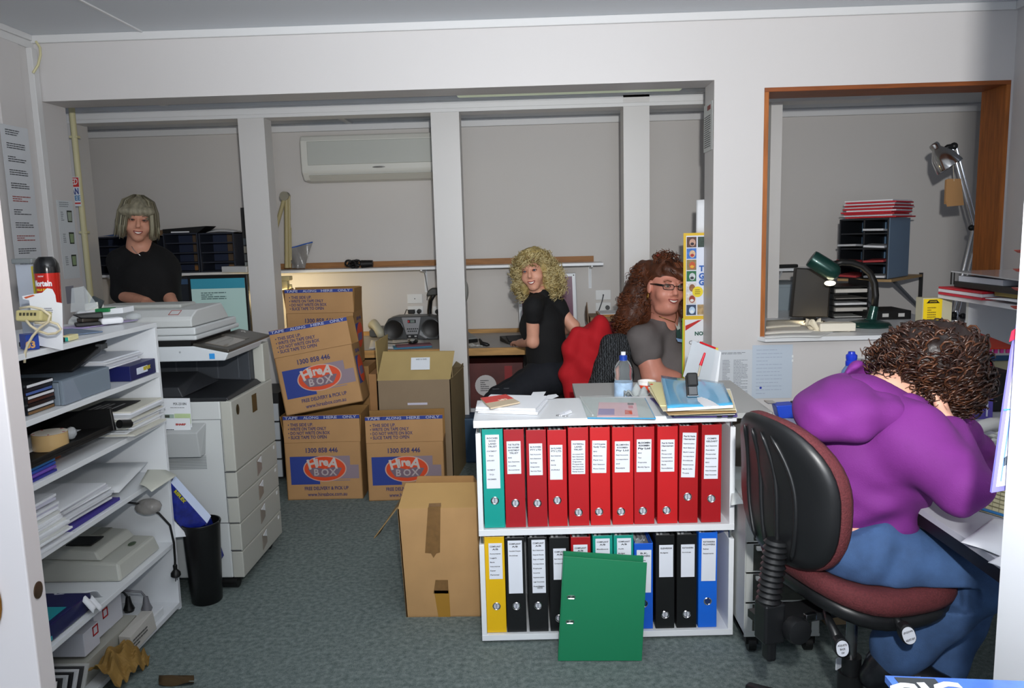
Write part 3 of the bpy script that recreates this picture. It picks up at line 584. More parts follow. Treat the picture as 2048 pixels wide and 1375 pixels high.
b = B(); b.hexa([q(172, 622, 2.70), q(197, 612, 2.74), q(197, 612, 2.745), q(172, 622, 2.705)], [q(168, 572, 2.70), q(172, 578, 2.74), q(172, 578, 2.745), q(168, 572, 2.705)]); b.obj('side_panel', PLASTIC, t)
B().box(q(194, 604, 2.75), (.04, .012, .03), 0, None, (0, .5, 0)).obj('photo_card', M('3c4244', .4), t)
# ================================================================ COPIER
CX, CY0, CY1, CXB = -1.180, 2.914, 3.385, -1.79
CW = M('c9cccb', .4, bump=.02, bs=300); CF = M('b5b5ac', .5); CB = M('26282b', .45); CT = M('3b3832', .3)
zz = lambda y, x=420, Y=CY0: P(x, y, Y).z
cp = thing('copier', 'big pale grey office copier with four front drawers', 'copier', (-1.45, 3.15, 0))
z0, z1 = .055, .772
b = B(); b.lo((CXB, CY0, z0), (CX-.045, CY1-.01, z1)); b.obj('cabinet', CW, cp, bevel=.006)
zd = [.055, .165, .280, .385, .490]
for i in range(4):
    d = B().lo((CX-.045, CY0-.001, zd[i]+.0015), (CX, CY1, zd[i+1]-.0015)).obj('drawer', CF, cp, bevel=.004)
    ym = CY0+.215; zm = zd[i+1]-.05
    b = B(); b.prism([(CX+.001, ym, zm+.03), (CX+.001, ym+.055, zm+.042), (CX+.001, ym+.055, zm-.02), (CX+.001, ym, zm-.035)], (.0015, 0, 0)); b.obj('handle_recess', M('8d8378', .3), d)
    b = B(); b.prism([(CX+.0025, ym+.006, zm+.026), (CX+.0025, ym+.05, zm+.038), (CX+.0025, ym+.05, zm+.008)], (.002, 0, 0)); b.obj('handle', M('e6e8ea', .2), d)
    B().lo((CX, CY1-.045, zd[i+1]-.028), (CX+.0012, CY1-.03, zd[i+1]-.014)).obj('paper_mark', M('e4e6e6', .4), d)
d = B().lo((CX-.045, CY0-.001, .4915), (CX, CY1, z1)).obj('front_door', CF, cp, bevel=.005)
m = frame((0, 1, 0), (0, 0, 1), loc=(CX+.001, CY0+.055, z1-.045))
b = B(); b.lathe([(.019, 0), (.019, .002), (.015, .003)], 20, 0, m @ Matrix.Diagonal((.75, 1.1, 1, 1))); b.obj('badge', M('4d4630', .3, .6), d, smooth=True)
B().lo((CX, CY0+.215, z1-.095), (CX+.002, CY0+.265, z1-.022)).obj('nameplate', M('6b5a32', .2, .8), d)
b = B()
for zq in (.17, .283, .388, .49): b.lo((CX-.0455, CY0-.0022, zq-.002), (CX-.004, CY0-.0008, zq+.002))
b.lo((CXB, CY0-.0012, .282), (CX-.047, CY0-.0002, .2845)); b.lo((CX-.0475, CY0-.0012, .285), (CX-.046, CY0-.0002, .7)); b.lo((CXB, CY0-.0012, .70), (CX-.046, CY0-.0002, .7015))
b.obj('panel_gap', M('4c4e50', .6), cp)
b = B()
for i in range(9): b.lo((CXB+.1, CY0-.0012, .505+i*.0062), (-1.295, CY0-.0002, .508+i*.0062))
for i in range(6): b.lo((-1.335, CY0-.0012, .655+i*.006), (-1.315, CY0-.0002, .6575+i*.006))
b.obj('vent_slot', M('8b8f90', .6), cp)
b = B(); bx0, bx1 = CXB+.1, -1.295
pk = thing; b.hexa([(bx0, CY0-.05, .565), (bx1, CY0-.05, .565), (bx1, CY0-.0005, .565), (bx0, CY0-.0005, .565)], [(bx0, CY0-.065, .665), (bx1, CY0-.065, .665), (bx1+.012, CY0-.0005, .69), (bx0, CY0-.0005, .69)]); b.obj('side_pocket', M('b3b6b6', .5), cp, bevel=.004)
# side pocket brochures
p0, p1 = P(322, 870, CY0-.045), P(385, 868, CY0-.045)
for i, (xa, xb, yt, Yo, lab) in enumerate(((322, 386, 796, .03, 'taller white product brochure with green pictures in the copier side pocket'), (324, 383, 836, .045, 'shorter white product leaflet with red heading in the copier side pocket'))):
    a, c = P(xa, 880, CY0-Yo), P(xb, 880, CY0-Yo); h = P(xa, yt, CY0-Yo).z-a.z
    t = thing('brochure', lab, 'brochure', a); b = B(); blk(b, a, c, h, .004); b.obj('cover', M('e3e6ea', .4), t)
    fm = facem(a, c, h, .001); w_ = (c-a).length
    if i == 0:
        text('MX-2310N', .014, INK, t, fm @ Matrix.Translation((w_*.18, h/2-.022, 0)), width=.05)
        lines(t, fm @ Matrix.Translation((.02, h/2-.036, 0)), .07, .006, 1, M('9a9c9e', .6))
        plate('picture', M('b9cc9c', .5), t, fm @ Matrix.Translation((w_*.24, h/2-.08, 0)), w_*.5, .04, .0008)
        plate('picture', M('9db0a6', .5), t, fm @ Matrix.Translation((-w_*.2, h/2-.08, 0)), w_*.34, .035, .0008)
        b = B(); 
        for q in ((-.03, -.07), (-.02, -.088), (.015, -.084)): b.box((q[0], h/2+q[1], .001), (.02, .01, .001), 0, fm)
        b.obj('picture_detail', M('43483f', .6), t)
    else:
        text('SHARP', .01, M('b03a36', .5), t, fm @ Matrix.Translation((w_*.18, h/2-.024, 0)), width=.04, bold=.0006)
        lines(t, fm @ Matrix.Translation((-.02, h/2-.044, 0)), .05, .006, 1, INK)
        plate('picture', M('77785e', .5), t, fm @ Matrix.Translation((0, h/2-.072, 0)), w_*.7, .02, .0008)
# output bay
b = B(); b.lo((CXB, CY0+.0, z1), (CX-.02, CY0+.002, z1+.006)); b.obj('tray_lip', CB, cp); b = B(); b.lo((CXB, CY1-.12, z1), (CX-.05, CY1-.02, .935)); b.obj('rear_column', M('3c4046', .5), cp, bevel=.003)
b = B(); b.lo((CX-.05, CY1-.075, z1), (CX-.004, CY1, .94)); b.obj('front_pillar', CF, cp, bevel=.004)
b = B(); b.hexa([(CXB, CY0+.01, z1), (CX-.012, CY0+.01, z1), (CX-.012, CY1-.09, z1), (CXB, CY1-.09, z1)], [(CXB, CY0+.012, z1+.012), (CX-.02, CY0+.012, z1+.012), (CX-.03, CY1-.10, z1+.02), (CXB, CY1-.10, z1+.05)]); b.obj('output_tray', CB, cp, bevel=.004)
b = B(); b.hexa([(CXB, CY0+.03, z1+.012), (CX-.2, CY0+.03, z1+.012), (CX-.16, CY1-.18, z1+.03), (CXB, CY1-.18, z1+.03)], [(CXB, CY0+.04, z1+.05), (CX-.22, CY0+.04, z1+.05), (CX-.24, CY1-.2, z1+.075), (CXB, CY1-.2, z1+.075)]); b.obj('paper_ramp', M('35373b', .35), cp, bevel=.004)
b = B()
for i in range(5): b.lo((CXB+.15+i*.09, CY1-.125, z1+.03), (CXB+.156+i*.09, CY1-.118, .93))
b.obj('guide_rib', M('50545a', .4), cp)
# control deck
zb_, zt_ = zz(721, 440), zz(692, 400); zl_ = zz(706, 463)
b = B(); b.prism([(CXB, CY0, zb_), (CX-.012, CY0, zb_), (CX+.004, CY0, zl_), (CX-.13, CY0, zt_), (CXB, CY0, zt_)], (0, .38, 0)); b.obj('control_deck', M('cdd2d6', .35), cp, bevel=.004)
dd = Vector((CX-.13, 0, zt_))-Vector((CX+.004, 0, zl_)); nn = Vector((-dd.z, 0, dd.x)); nn = nn if nn.z > 0 else -nn; nn.normalize()
b = B(); e0, e1 = Vector((CX+.003, CY0+.003, zl_)), Vector((CX-.135, CY0+.003, zt_))
b.hexa([e0, e0+Vector((0, .47, .0)), e1+Vector((0, .47, 0)), e1], [q+nn*.012 for q in (e0, e0+Vector((0, .47, 0)), e1+Vector((0, .47, 0)), e1)]); panel = b.obj('control_panel', CT, cp, bevel=.004)
pm = frame((0, 1, 0), -dd if dd.z < 0 else dd, loc=(e0+e1)/2+nn*.0125+Vector((0, .15, 0)))
plate('touch_screen', M('7c7468', .12, coat=.5), panel, pm, .2, .085, .002); plate('key_bar', M('57534c', .3), panel, pm @ Matrix.Translation((.13, .012, 0)), .05, .1, .003)
b = B(); 
for q in ((.26, .02), (.275, .03), (.265, .035)): b.box((q[0], q[1], .001), (.01, .004, .001), 0, pm)
b.obj('key_mark', M('d8d8d4', .5), panel)
b = B(); b.lo((CXB, CY0+.004, zt_), (CX-.14, CY0+.4, zz(681, 380)+.001)); b.obj('gap_band', BLACK, cp)
m = frame((1, 0, 0), (0, 0, 1), loc=P(424, 712, CY0-.001)); plate('energy_sticker', M('2f8fd6', .5), cp, m, .021, .021, .001)
b = B(); b.lathe([(.004, 0), (.004, .001), (.002, .0015)], 10, 0, frame((1, 0, 0), (0, 0, 1), loc=P(360, 704, CY0-.001))); b.obj('screw_cap', M('9a9ea2', .4), cp)
# scanner and document feeder
sxr = P(393, 668, CY0+.01).x; zs0, zs1, zs2 = zz(681, 380), zz(655, 385), zz(633, 385)
b = B(); b.lo((CXB, CY0+.006, zs0), (sxr, 3.36, zs0+(zs1-zs0)*.38)); b.lo((CXB, CY0+.008, zs0+(zs1-zs0)*.40), (sxr-.003, 3.34, zs1)); b.obj('scanner_base', M('c6cacb', .4), cp, bevel=.006)
b = B(); pr_ = [(CY0+.004, zs1+.002), (CY0+.002, zs1+.03), (CY0+.012, zs2), (CY0+.06, zs2+.022), (CY0+.30, zs2+.028), (CY0+.36, zs1+.012), (CY0+.36, zs1+.002)]
b.prism([(CXB, y, z) for y, z in pr_], (sxr-.012-CXB, 0, 0)); b.obj('document_feeder', M('c4c7c6', .4), cp, bevel=.008, seg=3)
b = B(); b.lo((CXB+.05, CY0+.12, zs2+.022), (sxr-.1, CY0+.26, zs2+.04)); b.obj('feeder_tray', M('a6a8a4', .5), cp, bevel=.01)
b = B(); m = frame((1, 0, 0), (0, 1, .42), loc=(sxr-.09, CY0+.04, zs2+.0135))
for q in (((-.02, -.018), (.02, -.016)), ((-.02, .016), (.02, .018)), ((-.02, -.018), (-.018, .018)), ((.018, -.018), (.02, .018))): b.lo((q[0][0], q[0][1], 0), (q[1][0], q[1][1], .001), 0, m)
b.obj('sticker_outline', M('a84a44', .6), cp)
for (x, y) in ((-1.25, CY0+.05), (-1.25, CY1-.04), (-1.7, CY0+.05), (-1.7, CY1-.04)):
    b = B(); b.cyl((x-.03, y-.01, .027), (x+.03, y-.01, .027), .027, n=16); b.lo((x-.045, y-.03, .035), (x+.045, y+.03, .056)); b.obj('caster', BLACK, cp, smooth=True)
# ================================================================ BIN + REAM WRAPPER
bc = Vector((-1.303, 2.838, 0)); bt = .32
bn = thing('waste_bin', 'black plastic waste bin standing between the shelving and copier', 'bin', bc)
b = B(); b.lathe([(.054, .0), (.057, .004), (.069, bt-.012), (.072, bt-.010), (.072, bt), (.067, bt), (.055, .01), (.001, .008)], 32, 0, Matrix.Translation(bc)); b.obj('tub', M('101011', .4), bn, smooth=True)
b = B(); b.tube([bc+Vector((.070*cos(a), .070*sin(a), bt-.002)) for a in [2*pi*i/32 for i in range(33)]], .0035, 6); b.obj('rim', M('101011', .35), bn, smooth='all')
t = thing('ream_wrapper', 'crumpled blue paper ream wrapper sticking out of the black bin', 'wrapper', bc+Vector((0, 0, .25)))
c = [P(346, 1000, 2.82), P(412, 1050, 2.82), P(376, 1075, 2.80), P(344, 1035, 2.80)]
dn = Vector((.03, .02, -.16)); n_ = Vector((.0, .05, .01))
b = B(); b.hexa([c[0], c[1], c[1]+dn, c[0]+dn*.9], [c[0]+n_, c[1]+n_, c[1]+dn+n_, c[0]+dn*.9+n_]); b.obj('side_panel', M('16216e', .25, coat=.4, var=.3, vs=30), t)
a0, a1 = P(342, 965, 2.83), P(414, 1046, 2.80)
b = B(); b.hexa([a0, a1, P(374, 1068, 2.79), P(343, 1030, 2.79)], [q+Vector((-.004, .02, .01)) for q in (a0, a1, P(374, 1068, 2.79), P(343, 1030, 2.79))]); b.obj('front_panel', M('1b2780', .25, coat=.4, var=.35, vs=40), t)
b = B(); b.hexa([a0, a1, a1+Vector((.004, .03, .016)), a0+Vector((.004, .03, .016))], [q+Vector((0, .001, .002)) for q in (a0, a1, a1+Vector((.004, .03, .016)), a0+Vector((.004, .03, .016)))]); b.obj('edge_panel', M('c2cee6', .3), t)
m = frame(a1-a0, Vector((0, 0, 1)), loc=a0.lerp(a1, .28)+Vector((-.004, -.006, -.008)))
text('REFLEX', .022, M('d8d020', .5), t, m, width=.06, bold=.001)
c = [P(346, 1040, 2.79), P(376, 1072, 2.78), P(350, 1074, 2.78)]
B().prism(c, (0, .003, .001)).obj('paper_scrap', PAPER, t)
# ================================================================ HIRE CARTONS
CP = M('b48a5c', .75, var=.06, vs=7); CBL = M('2b3f8c', .7); COR = M('d8491f', .6); CGR = M('8d7c86', .7); CTX = M('3c3a66', .7); CIN = M('96703f', .8, var=.06, vs=7)
def print_front(o, m, w, hb, hf):
    """m: frame on front panel, origin at bottom centre of the face; w width, hb body height, hf flap height"""
    s = w/.41; tr = lambda x, y: m @ Matrix.Translation((x*w, y*hb, .0006))
    def pl(x0, y0, x1, y1, mt, z=0, nm='printed_panel'): B().lo((x0*w, y0*hb, z), (x1*w, y1*hb, z+.0005), 0, m).obj(nm, mt, o)
    pl(-.44, .27, -.06, .76, CBL, .0004); pl(.1, .60, .35, .76, CGR, .0003); pl(.2, .36, .46, .60, CGR, .0003); pl(-.02, .325, .34, .34, CGR, .0003)
    b = B(); b.prism([m @ Vector((.014*w+.285*w*cos(a), .54*hb+.225*hb*sin(a), .0008)) for a in [2*pi*i/40 for i in range(40)]], m.to_3x3() @ Vector((0, 0, .0005))); b.obj('emblem_rim', M('c9a494', .7), o)
    b = B(); b.prism([m @ Vector((.014*w+.27*w*cos(a), .54*hb+.21*hb*sin(a), .0012)) for a in [2*pi*i/40 for i in range(40)]], m.to_3x3() @ Vector((0, 0, .0005))); b.obj('emblem', COR, o)
    b = B(); b.prism([m @ Vector((x*w, y*hb, .002)) for x, y in ((-.21, .55), (-.1, .57), (.014, .535), (.13, .57), (.24, .55), (.20, .46), (.17, .41), (.014, .39), (-.14, .41), (-.17, .46))], m.to_3x3() @ Vector((0, 0, .0005))); b.obj('emblem_ribbon', M('7a6672', .7), o)
    wl = M('c9bcb6', .6)
    for i, (ch, x, y, r) in enumerate((('H', -.15, .625, .25), ('i', -.085, .65, .12), ('r', -.035, .655, .03), ('e', .025, .655, -.06), ('A', .125, .632, -.2))):
        t_ = tr(x+.005, y) @ Matrix.Translation((0, 0, .002)) @ Matrix.Rotation(r, 4, 'Z'); text(ch, .075*s*(.8 if ch in 'ire' else 1), wl, o, t_, bold=.0025)
    for ch, x in (('B', -.1), ('O', .014), ('X', .12)): text(ch, .052*s, M('b3a6a6', .6), o, tr(x, .475) @ Matrix.Translation((0, 0, .0025)), bold=.0012)
    text('1300 858 446', .036*s, CTX, o, tr(-.02, .86), width=.42*w, bold=.0009)
    text('FREE DELIVERY & PICK UP', .026*s, CTX, o, tr(.02, .195), width=.58*w, bold=.0006)
    text('www.hireabox.com.au', .03*s, CTX, o, tr(.03, .09), width=.52*w, bold=.0004)
def print_flap(o, m, w, hf):
    tr = lambda x, y: m @ Matrix.Translation((x*w, y*hf, .0008)); s = w/.41
    B().lo((-.5*w, .855*hf, .0002), (.5*w, .985*hf, .0008), 0, m).obj('tape_stripe', CBL, o)
    b = B()
    for i in range(4):
        x = -.32+i*.23
        for k in range(2): b.prism([m @ Vector(((x+k*.025)*w-.01*s, .86*hf, .001)), m @ Vector(((x+k*.025)*w-.004*s, .86*hf, .001)), m @ Vector(((x+k*.025)*w+.01*s, .98*hf, .001)), m @ Vector(((x+k*.025)*w+.004*s, .98*hf, .001))], m.to_3x3() @ Vector((0, 0, .0003)))
    b.obj('stripe_hatching', M('17206a', .7), o)
    for st, x, wd in (('TAPE', -.39, .17), ('ALONG', -.13, .2), ('HERE', .12, .17), ('ONLY', .37, .18)): text(st, .019*s, M('aeb2c8', .6), o, tr(x, .918) @ Matrix.Translation((0, 0, .0006)), width=wd*w, bold=.0004)
    for i, st in enumerate(('• THIS SIDE UP.', '• WRITE ON TAPE ONLY', '• DO NOT WRITE ON BOX', '• SLICE TAPE TO OPEN')):
        text(st, .024*s, CTX, o, tr(-.44, .66-.155*i), align='LEFT', width=(.33, .50, .545, .50)[i]*w, bold=.0005)
def hire_carton(label, m, w, dep, hb, hf, lean=.06, side_flap=True, back_flap=True, group='printed hire cartons'):
    """m: frame, x along front, y up, z toward viewer, origin bottom centre of front face"""
    t = thing('moving_carton', label, 'box', mat=m, group=group); g = .004
    b = B(); b.lo((-w/2, 0, -g), (w/2, hb, 0)); o = b.obj('front_panel', CP, t, world=False, bevel=.001)
    b = B(); b.lo((-w/2, 0, -dep), (w/2, g, 0)); b.lo((-w/2, 0, -dep), (-w/2+g, hb, 0)); b.lo((w/2-g, 0, -dep), (w/2, hb, 0)); b.lo((-w/2, 0, -dep), (w/2, hb, -dep+g)); b.obj('side_walls', CARD2, t, world=False)
    print_front(o, m, w, hb, hf)
    fm = m @ Matrix.Translation((0, hb, 0)) @ Matrix.Rotation(-lean, 4, 'X')
    fl = B().lo((-w/2, .001, -g), (w/2, hf, 0), 0, fm).obj('front_flap', CP, t, bevel=.001); print_flap(fl, fm, w, hf)
    if back_flap:
        bm_ = m @ Matrix.Translation((0, hb, -dep+g)) @ Matrix.Rotation(.1, 4, 'X'); B().lo((-w/2, 0, -g), (w/2, hf, 0), 0, bm_).obj('back_flap', CIN, t)
    if side_flap:
        for sgn in (-1, 1):
            sm = m @ Matrix.Translation((sgn*(w/2-g/2), hb, -dep/2)) @ Matrix.Rotation(-sgn*(.12 if sgn < 0 else .05), 4, 'Z'); B().lo((-g/2, 0, -dep/2+.01), (g/2, hf*.98, dep/2-.01), 0, sm).obj('side_flap', CIN, t)
    return t, o
def cmat(pl, pr_, up=(0, 0, 1)):
    pl, pr_ = Vector(pl), Vector(pr_); return frame(pr_-pl, up, loc=(pl+pr_)/2)
m3 = cmat((-1.349, 3.99, 0), (-.943, 4.00, 0)); t3, _ = hire_carton('printed hire carton standing on the carpet beside the copier, flap raised', m3, .405, .26, .314, .146, .03)
m4 = cmat((-.905, 3.955, 0), (-.498, 3.975, 0)); t4, _ = hire_carton('printed hire carton on the carpet right of its twin, brown inside flap showing', m4, .405, .17, .314, .142, .03, side_flap=False)
bl, br, tl = P(571.7, 831.6, 3.96), P(727.7, 801.2, 4.0), P(541.6, 663, 3.99)
m2 = frame(br-bl, tl-bl, loc=(bl+br)/2); t2, f2 = hire_carton('printed hire carton tilted sideways on top of the lower left carton', m2, .408, .26, .452-.146, .146, 0, side_flap=False)
bl, br, tl = P(575, 735, 4.45), P(710, 735, 4.45), P(574, 580, 4.45)
zB = bl.z
m1 = cmat((bl.x+.015, 4.45, zB), (br.x+.008, 4.45, zB)); t1, f1 = hire_carton('printed hire carton highest at the back under the wall shelf', m1, .395, .22, .315, .14, .0, side_flap=True)
# printed side of the highest carton
def print_side(t, m, w, hb, dep):
    sm = m @ Matrix.Translation((w/2, 0, -dep/2)) @ Matrix.Rotation(pi/2, 4, 'Y'); o = [c for c in t.children if c.name.startswith('side_walls')][0]
    B().lo((-.42*dep, .30*hb, .0002), (.05*dep, .78*hb, .0008), 0, sm).obj('printed_panel', CBL, o)
    b = B(); b.prism([sm @ Vector((.05*dep+.34*dep*cos(a), .54*hb+.24*hb*sin(a), .001)) for a in [2*pi*i/30 for i in range(30)]], sm.to_3x3() @ Vector((0, 0, .0005))); b.obj('emblem', COR, o)
    B().lo((-.18*dep, .44*hb, .0016), (.28*dep, .58*hb, .002), 0, sm).obj('emblem_ribbon', M('6e6890', .7), o)
    text('858 446', .03, CTX, o, sm @ Matrix.Translation((0, .86*hb, .001)), width=.5*dep)
print_side(t1, m1, .395, .315, .22); print_side(t2, m2, .408, .306, .26)
b = B(); b.lo((-1.40, 4.46, .001), (-.98, 4.70, zB-.002)); tag(b.obj('plain_carton', CARD2, bevel=.002), 'plain closed brown carton stacked beneath the highest printed carton', 'box')
b = B(); b.lo((-.975, 4.42, 0), (-.93, 4.70, .60)); tag(b.obj('flat_carton', CARD, bevel=.002), 'folded flat brown carton standing behind the tilted carton', 'box')
# big plain open carton behind
t = thing('open_carton', 'large plain brown carton with open top flaps and white label', 'box', (-.68, 4.35, 0))
YC = 4.22; xl, xr = -.885, -.478; zh = P(900, 758, YC).z; g = .005; dp = .42; xr2 = xr+.035
KH = M('8f7c58', .8, var=.06, vs=8); KF = M('a89260', .8, var=.06, vs=8)
b = B(); b.lo((xl, YC, 0), (xr, YC+g, zh)); b.obj('front_panel', M('8d7a62', .8, var=.05, vs=8), t)
b = B(); b.lo((xl, YC, 0), (xl+g, YC+dp, zh)); b.hexa([(xr-g, YC, 0), (xr, YC, 0), (xr2, YC+dp, 0), (xr2-g, YC+dp, 0)], [(xr-g, YC, zh), (xr, YC, zh), (xr2, YC+dp, zh+.02), (xr2-g, YC+dp, zh+.02)]); b.lo((xl, YC+dp-g, 0), (xr2, YC+dp, zh)); b.obj('side_walls', KH, t)
f0, f1, f2_, f3 = Vector((xl, YC, zh)), Vector((xr, YC, zh)), P(909, 702, YC+.07), P(766, 703, YC+.07)
b = B(); b.hexa([f0, f1, f2_, f3], [q+Vector((0, .005, .002)) for q in (f0, f1, f2_, f3)]); fl = b.obj('front_flap', KF, t)
fm = frame(f1-f0, f3-f0, loc=P(841, 727, YC+.034)); 
plate('address_label', M('d9dee4', .5), fl, fm @ Matrix.Translation((0, 0, .004)), .105, .07, .001); text('HARRY & WARD', .012, INK, fl, fm @ Matrix.Translation((.005, .024, .005)), width=.06)
m = frame((1, 0, 0), (0, 0, 1), loc=P(835, 807, YC-.001)); plate('address_label', M('c9c6d6', .5), t, m, .11, .012, .001)
a = [Vector((xl, YC+.02, zh)), Vector((xl, YC+.30, zh)), P(774, 668, YC+.28), P(750, 683, YC+.04)]
b = B(); b.hexa(a, [q+Vector((.005, 0, 0)) for q in a]); b.obj('side_flap', KF, t)
a = [Vector((xr+.005, YC+.05, zh)), Vector((xr2, YC+dp, zh)), P(912, 722, YC+dp), P(903, 735, YC+.07)]
b = B(); b.hexa(a, [q+Vector((.004, 0, 0)) for q in a]); b.obj('side_flap', KH, t)
# nearest plain carton with tape strips
YD = 2.682; x0, x1 = -.508, -.222; dp = .24; zt = .414; g = .005
t = thing('taped_carton', 'plain brown carton with brown tape strips beside the binder bookcase', 'box', (-.36, YD, 0))
C6 = M('b28b5c', .75, var=.07, vs=8, bump=.15, bs=14)
b = B(); b.hexa([(x0+.01, YD, 0), (x1, YD, 0), (x1, YD+g, 0), (x0+.01, YD+g, 0)], [(x0-.004, YD, zt), (x1, YD, zt), (x1, YD+g, zt), (x0-.004, YD+g, zt)]); b.obj('front_panel', C6, t, bevel=.001)
b = B(); b.hexa([(x0+.01, YD, 0), (x0+.015, YD, 0), (x0+.015, YD+dp, 0), (x0+.01, YD+dp, 0)], [(x0-.004, YD, zt), (x0+.001, YD, zt), (x0+.001, YD+dp, zt), (x0-.004, YD+dp, zt)]); b.lo((x1-g, YD, 0), (x1, YD+dp, zt)); b.lo((x0+.01, YD+dp-g, 0), (x1, YD+dp, zt)); b.lo((x0+.01, YD, 0), (x1, YD+dp, g)); b.obj('side_walls', CARD2, t)
a = [Vector((x0-.002, YD, zt)), Vector((x1, YD, zt)), P(953, 966, YD+.11), P(811, 968, YD+.11)]
b = B(); b.hexa(a, [q+Vector((0, .005, .003)) for q in a]); b.obj('front_flap', M('ad8a56', .8, var=.05, vs=8), t)
a = [Vector((x0+.02, YD+dp, zt)), Vector((x1-.01, YD+dp, zt)), P(947, 951, YD+dp+.01), P(835, 952, YD+dp+.01)]
b = B(); b.hexa(a, [q+Vector((0, .005, 0)) for q in a]); b.obj('back_flap', CARD2, t)
a = [Vector((x0-.004, YD+.01, zt)), Vector((x0-.004, YD+.22, zt)), P(760, 1066, YD+.18), P(748, 1077, YD+.02)]
b = B(); b.hexa(a, [q+Vector((0, 0, .006)) for q in a]); b.obj('side_flap', M('8a7048', .8, var=.05, vs=8), t)
TP = M('7a5a34', .35, coat=.3, var=.15, vs=40)
def strip(pts, mt):
    b = B(); b.prism([P(px, py, YD-.0006) for px, py in pts], (0, -.0008, 0)); b.obj('tape_strip', mt, t)
strip([(856, 1014), (881, 1013), (880, 1104), (873, 1106), (867, 1115), (862, 1106), (850, 1105)], TP)
strip([(871, 1159), (896, 1159), (897, 1186), (867, 1186)], TP); strip([(868, 1180), (898, 1180), (901, 1233), (877, 1233)], M('a0762a', .4, coat=.3))
for p in ([(857, 1012), (882, 1010)],): 
    f = [P(857, 1013, YD+.001), P(882, 1012, YD+.001), P(882, 1005, YD+.02), P(858, 1006, YD+.02)]; b = B(); b.prism(f, (0, -.001, 0)); b.obj('tape_strip', TP, t)
# ================================================================ BACK WALL: shelf, bench, appliances
sh2 = thing('wall_shelf', 'long white wall shelf with a timber batten along the back', 'shelf', (-1.3, 5.5, 1.17))
xe = P(1207, 522, 5.40).x
B().lo((-3.2, 5.40, 1.153), (xe, YB-.004, 1.171)).obj('board', WHITE, sh2, bevel=.001)
B().lo((-3.2, YB-.024, 1.1715), (xe-.05, YB-.004, 1.212)).obj('back_batten', M('9a6a3c', .6, var=.2, vs=7, stretch=(1, 9, 9)), sh2)
for px in (852, 1180, 560, 250):
    x = P(px, 560, YB).x
    b = B(); b.lo((x-.01, YB-.008, .98), (x+.01, YB-.0005, 1.153)); b.prism([(x-.006, YB-.008, 1.153), (x-.006, YB-.22, 1.153), (x-.006, YB-.22, 1.143), (x-.006, YB-.03, 1.12), (x-.006, YB-.008, .99)], (.012, 0, 0)); b.obj('bracket', WHITE, sh2)
bn_ = thing('work_bench', 'long grey topped work bench with raw timber front edge along the back wall', 'bench', (-.5, 5.2, 0))
BZ = .675
B().lo((-1.9, 4.86, BZ-.02), (1.35, YB-.005, BZ)).obj('top', M('a9a5a2', .45), bn_)
B().lo((-1.9, 4.842, BZ-.045), (1.35, 4.862, BZ+.001)).obj('front_rail', M('b98d52', .6, var=.25, vs=6, stretch=(1, 9, 9)), bn_)
B().lo((-1.9, YB-.03, BZ), (1.35, YB-.006, BZ+.028)).obj('back_batten', M('b58a50', .6, var=.25, vs=6, stretch=(1, 9, 9)), bn_)
for x in (-1.85, -.9, .9): B().lo((x, 4.9, 0), (x+.05, 4.95, BZ-.02)).obj('leg', M('c9c5c2', .5), bn_)
# pigeonhole units
def pigeon(name, label, m, w, h, d, rows, frame_m, back_l, back_r, split=.45, group=None, cols=1):
    t = thing(name, label, 'pigeonhole unit', mat=m, group=group); k = .009
    b = B(); b.lo((-w/2, -k, 0), (-w/2+k, d, h)); b.lo((w/2-k, -k, 0), (w/2, d, h)); b.lo((-w/2, 0, h-k), (w/2, d, h)); b.lo((-w/2, 0, 0), (w/2, d, k)); 
    for c in range(1, cols): b.lo((-w/2+w*c/cols-k/2, 0, 0), (-w/2+w*c/cols+k/2, d, h))
    b.obj('frame', frame_m, t, world=False)
    if split: B().lo((-w/2+k, d-.012, k), (-w/2+w*split, d-.008, h-k)).obj('back_panel', back_l, t, world=False)
    B().lo((-w/2+k, d-.006, k), (w/2-k, d, h-k)).obj('back_panel', back_r, t, world=False)
    for i in range(1, rows): B().lo((-w/2+k, .002, h*i/rows-.004), (w/2-k, d-.008, h*i/rows+.004)).obj('shelf', frame_m, t, world=False)
    return t
NB, BR = M('262b38', .6), M('5e4d3c', .7)
for i, (a, c, lab) in enumerate(((185, 322, 'dark pigeonhole unit nearest the left end of the wall shelf'), (331, 401, 'middle dark pigeonhole unit with a black folder on top'), (402, 473, 'dark pigeonhole unit nearest the left post'))):
    p0, p1 = P(a, 545, 5.40), P(c, 545, 5.40); p0.z = p1.z = 1.1715
    pigeon('pigeonhole_unit', lab, frame((1, 0, 0), (0, 1, 0), loc=((p0.x+p1.x)/2, 5.41, 1.172)), p1.x-p0.x-.004, (.262, .275, .272)[i], .225, 4, NB, M('26304a', .6), BR, .45, 'dark pigeonhole units on the wall shelf')
ZP = 1.172+.275
a = P(366, 462, 5.45)
t = thing('black_folder', 'black folder and papers lying on top of the middle pigeonhole unit', 'folder', (a.x, 5.5, ZP))
x0, x1 = P(330, 470, 5.45).x, P(416, 460, 5.45).x
B().hexa([(x0, 5.42, ZP+.001), (x1-.06, 5.42, ZP+.001), (x1-.06, 5.6, ZP+.001), (x0, 5.6, ZP+.001)], [(x0, 5.42, ZP+.03), (x1, 5.42, ZP+.045), (x1, 5.6, ZP+.045), (x0, 5.6, ZP+.03)]).obj('cover', BLACK, t)
B().lo((x0+.06, 5.415, ZP+.004), (x1-.12, 5.42, ZP+.012)).obj('paper_edge', PAPER, t)
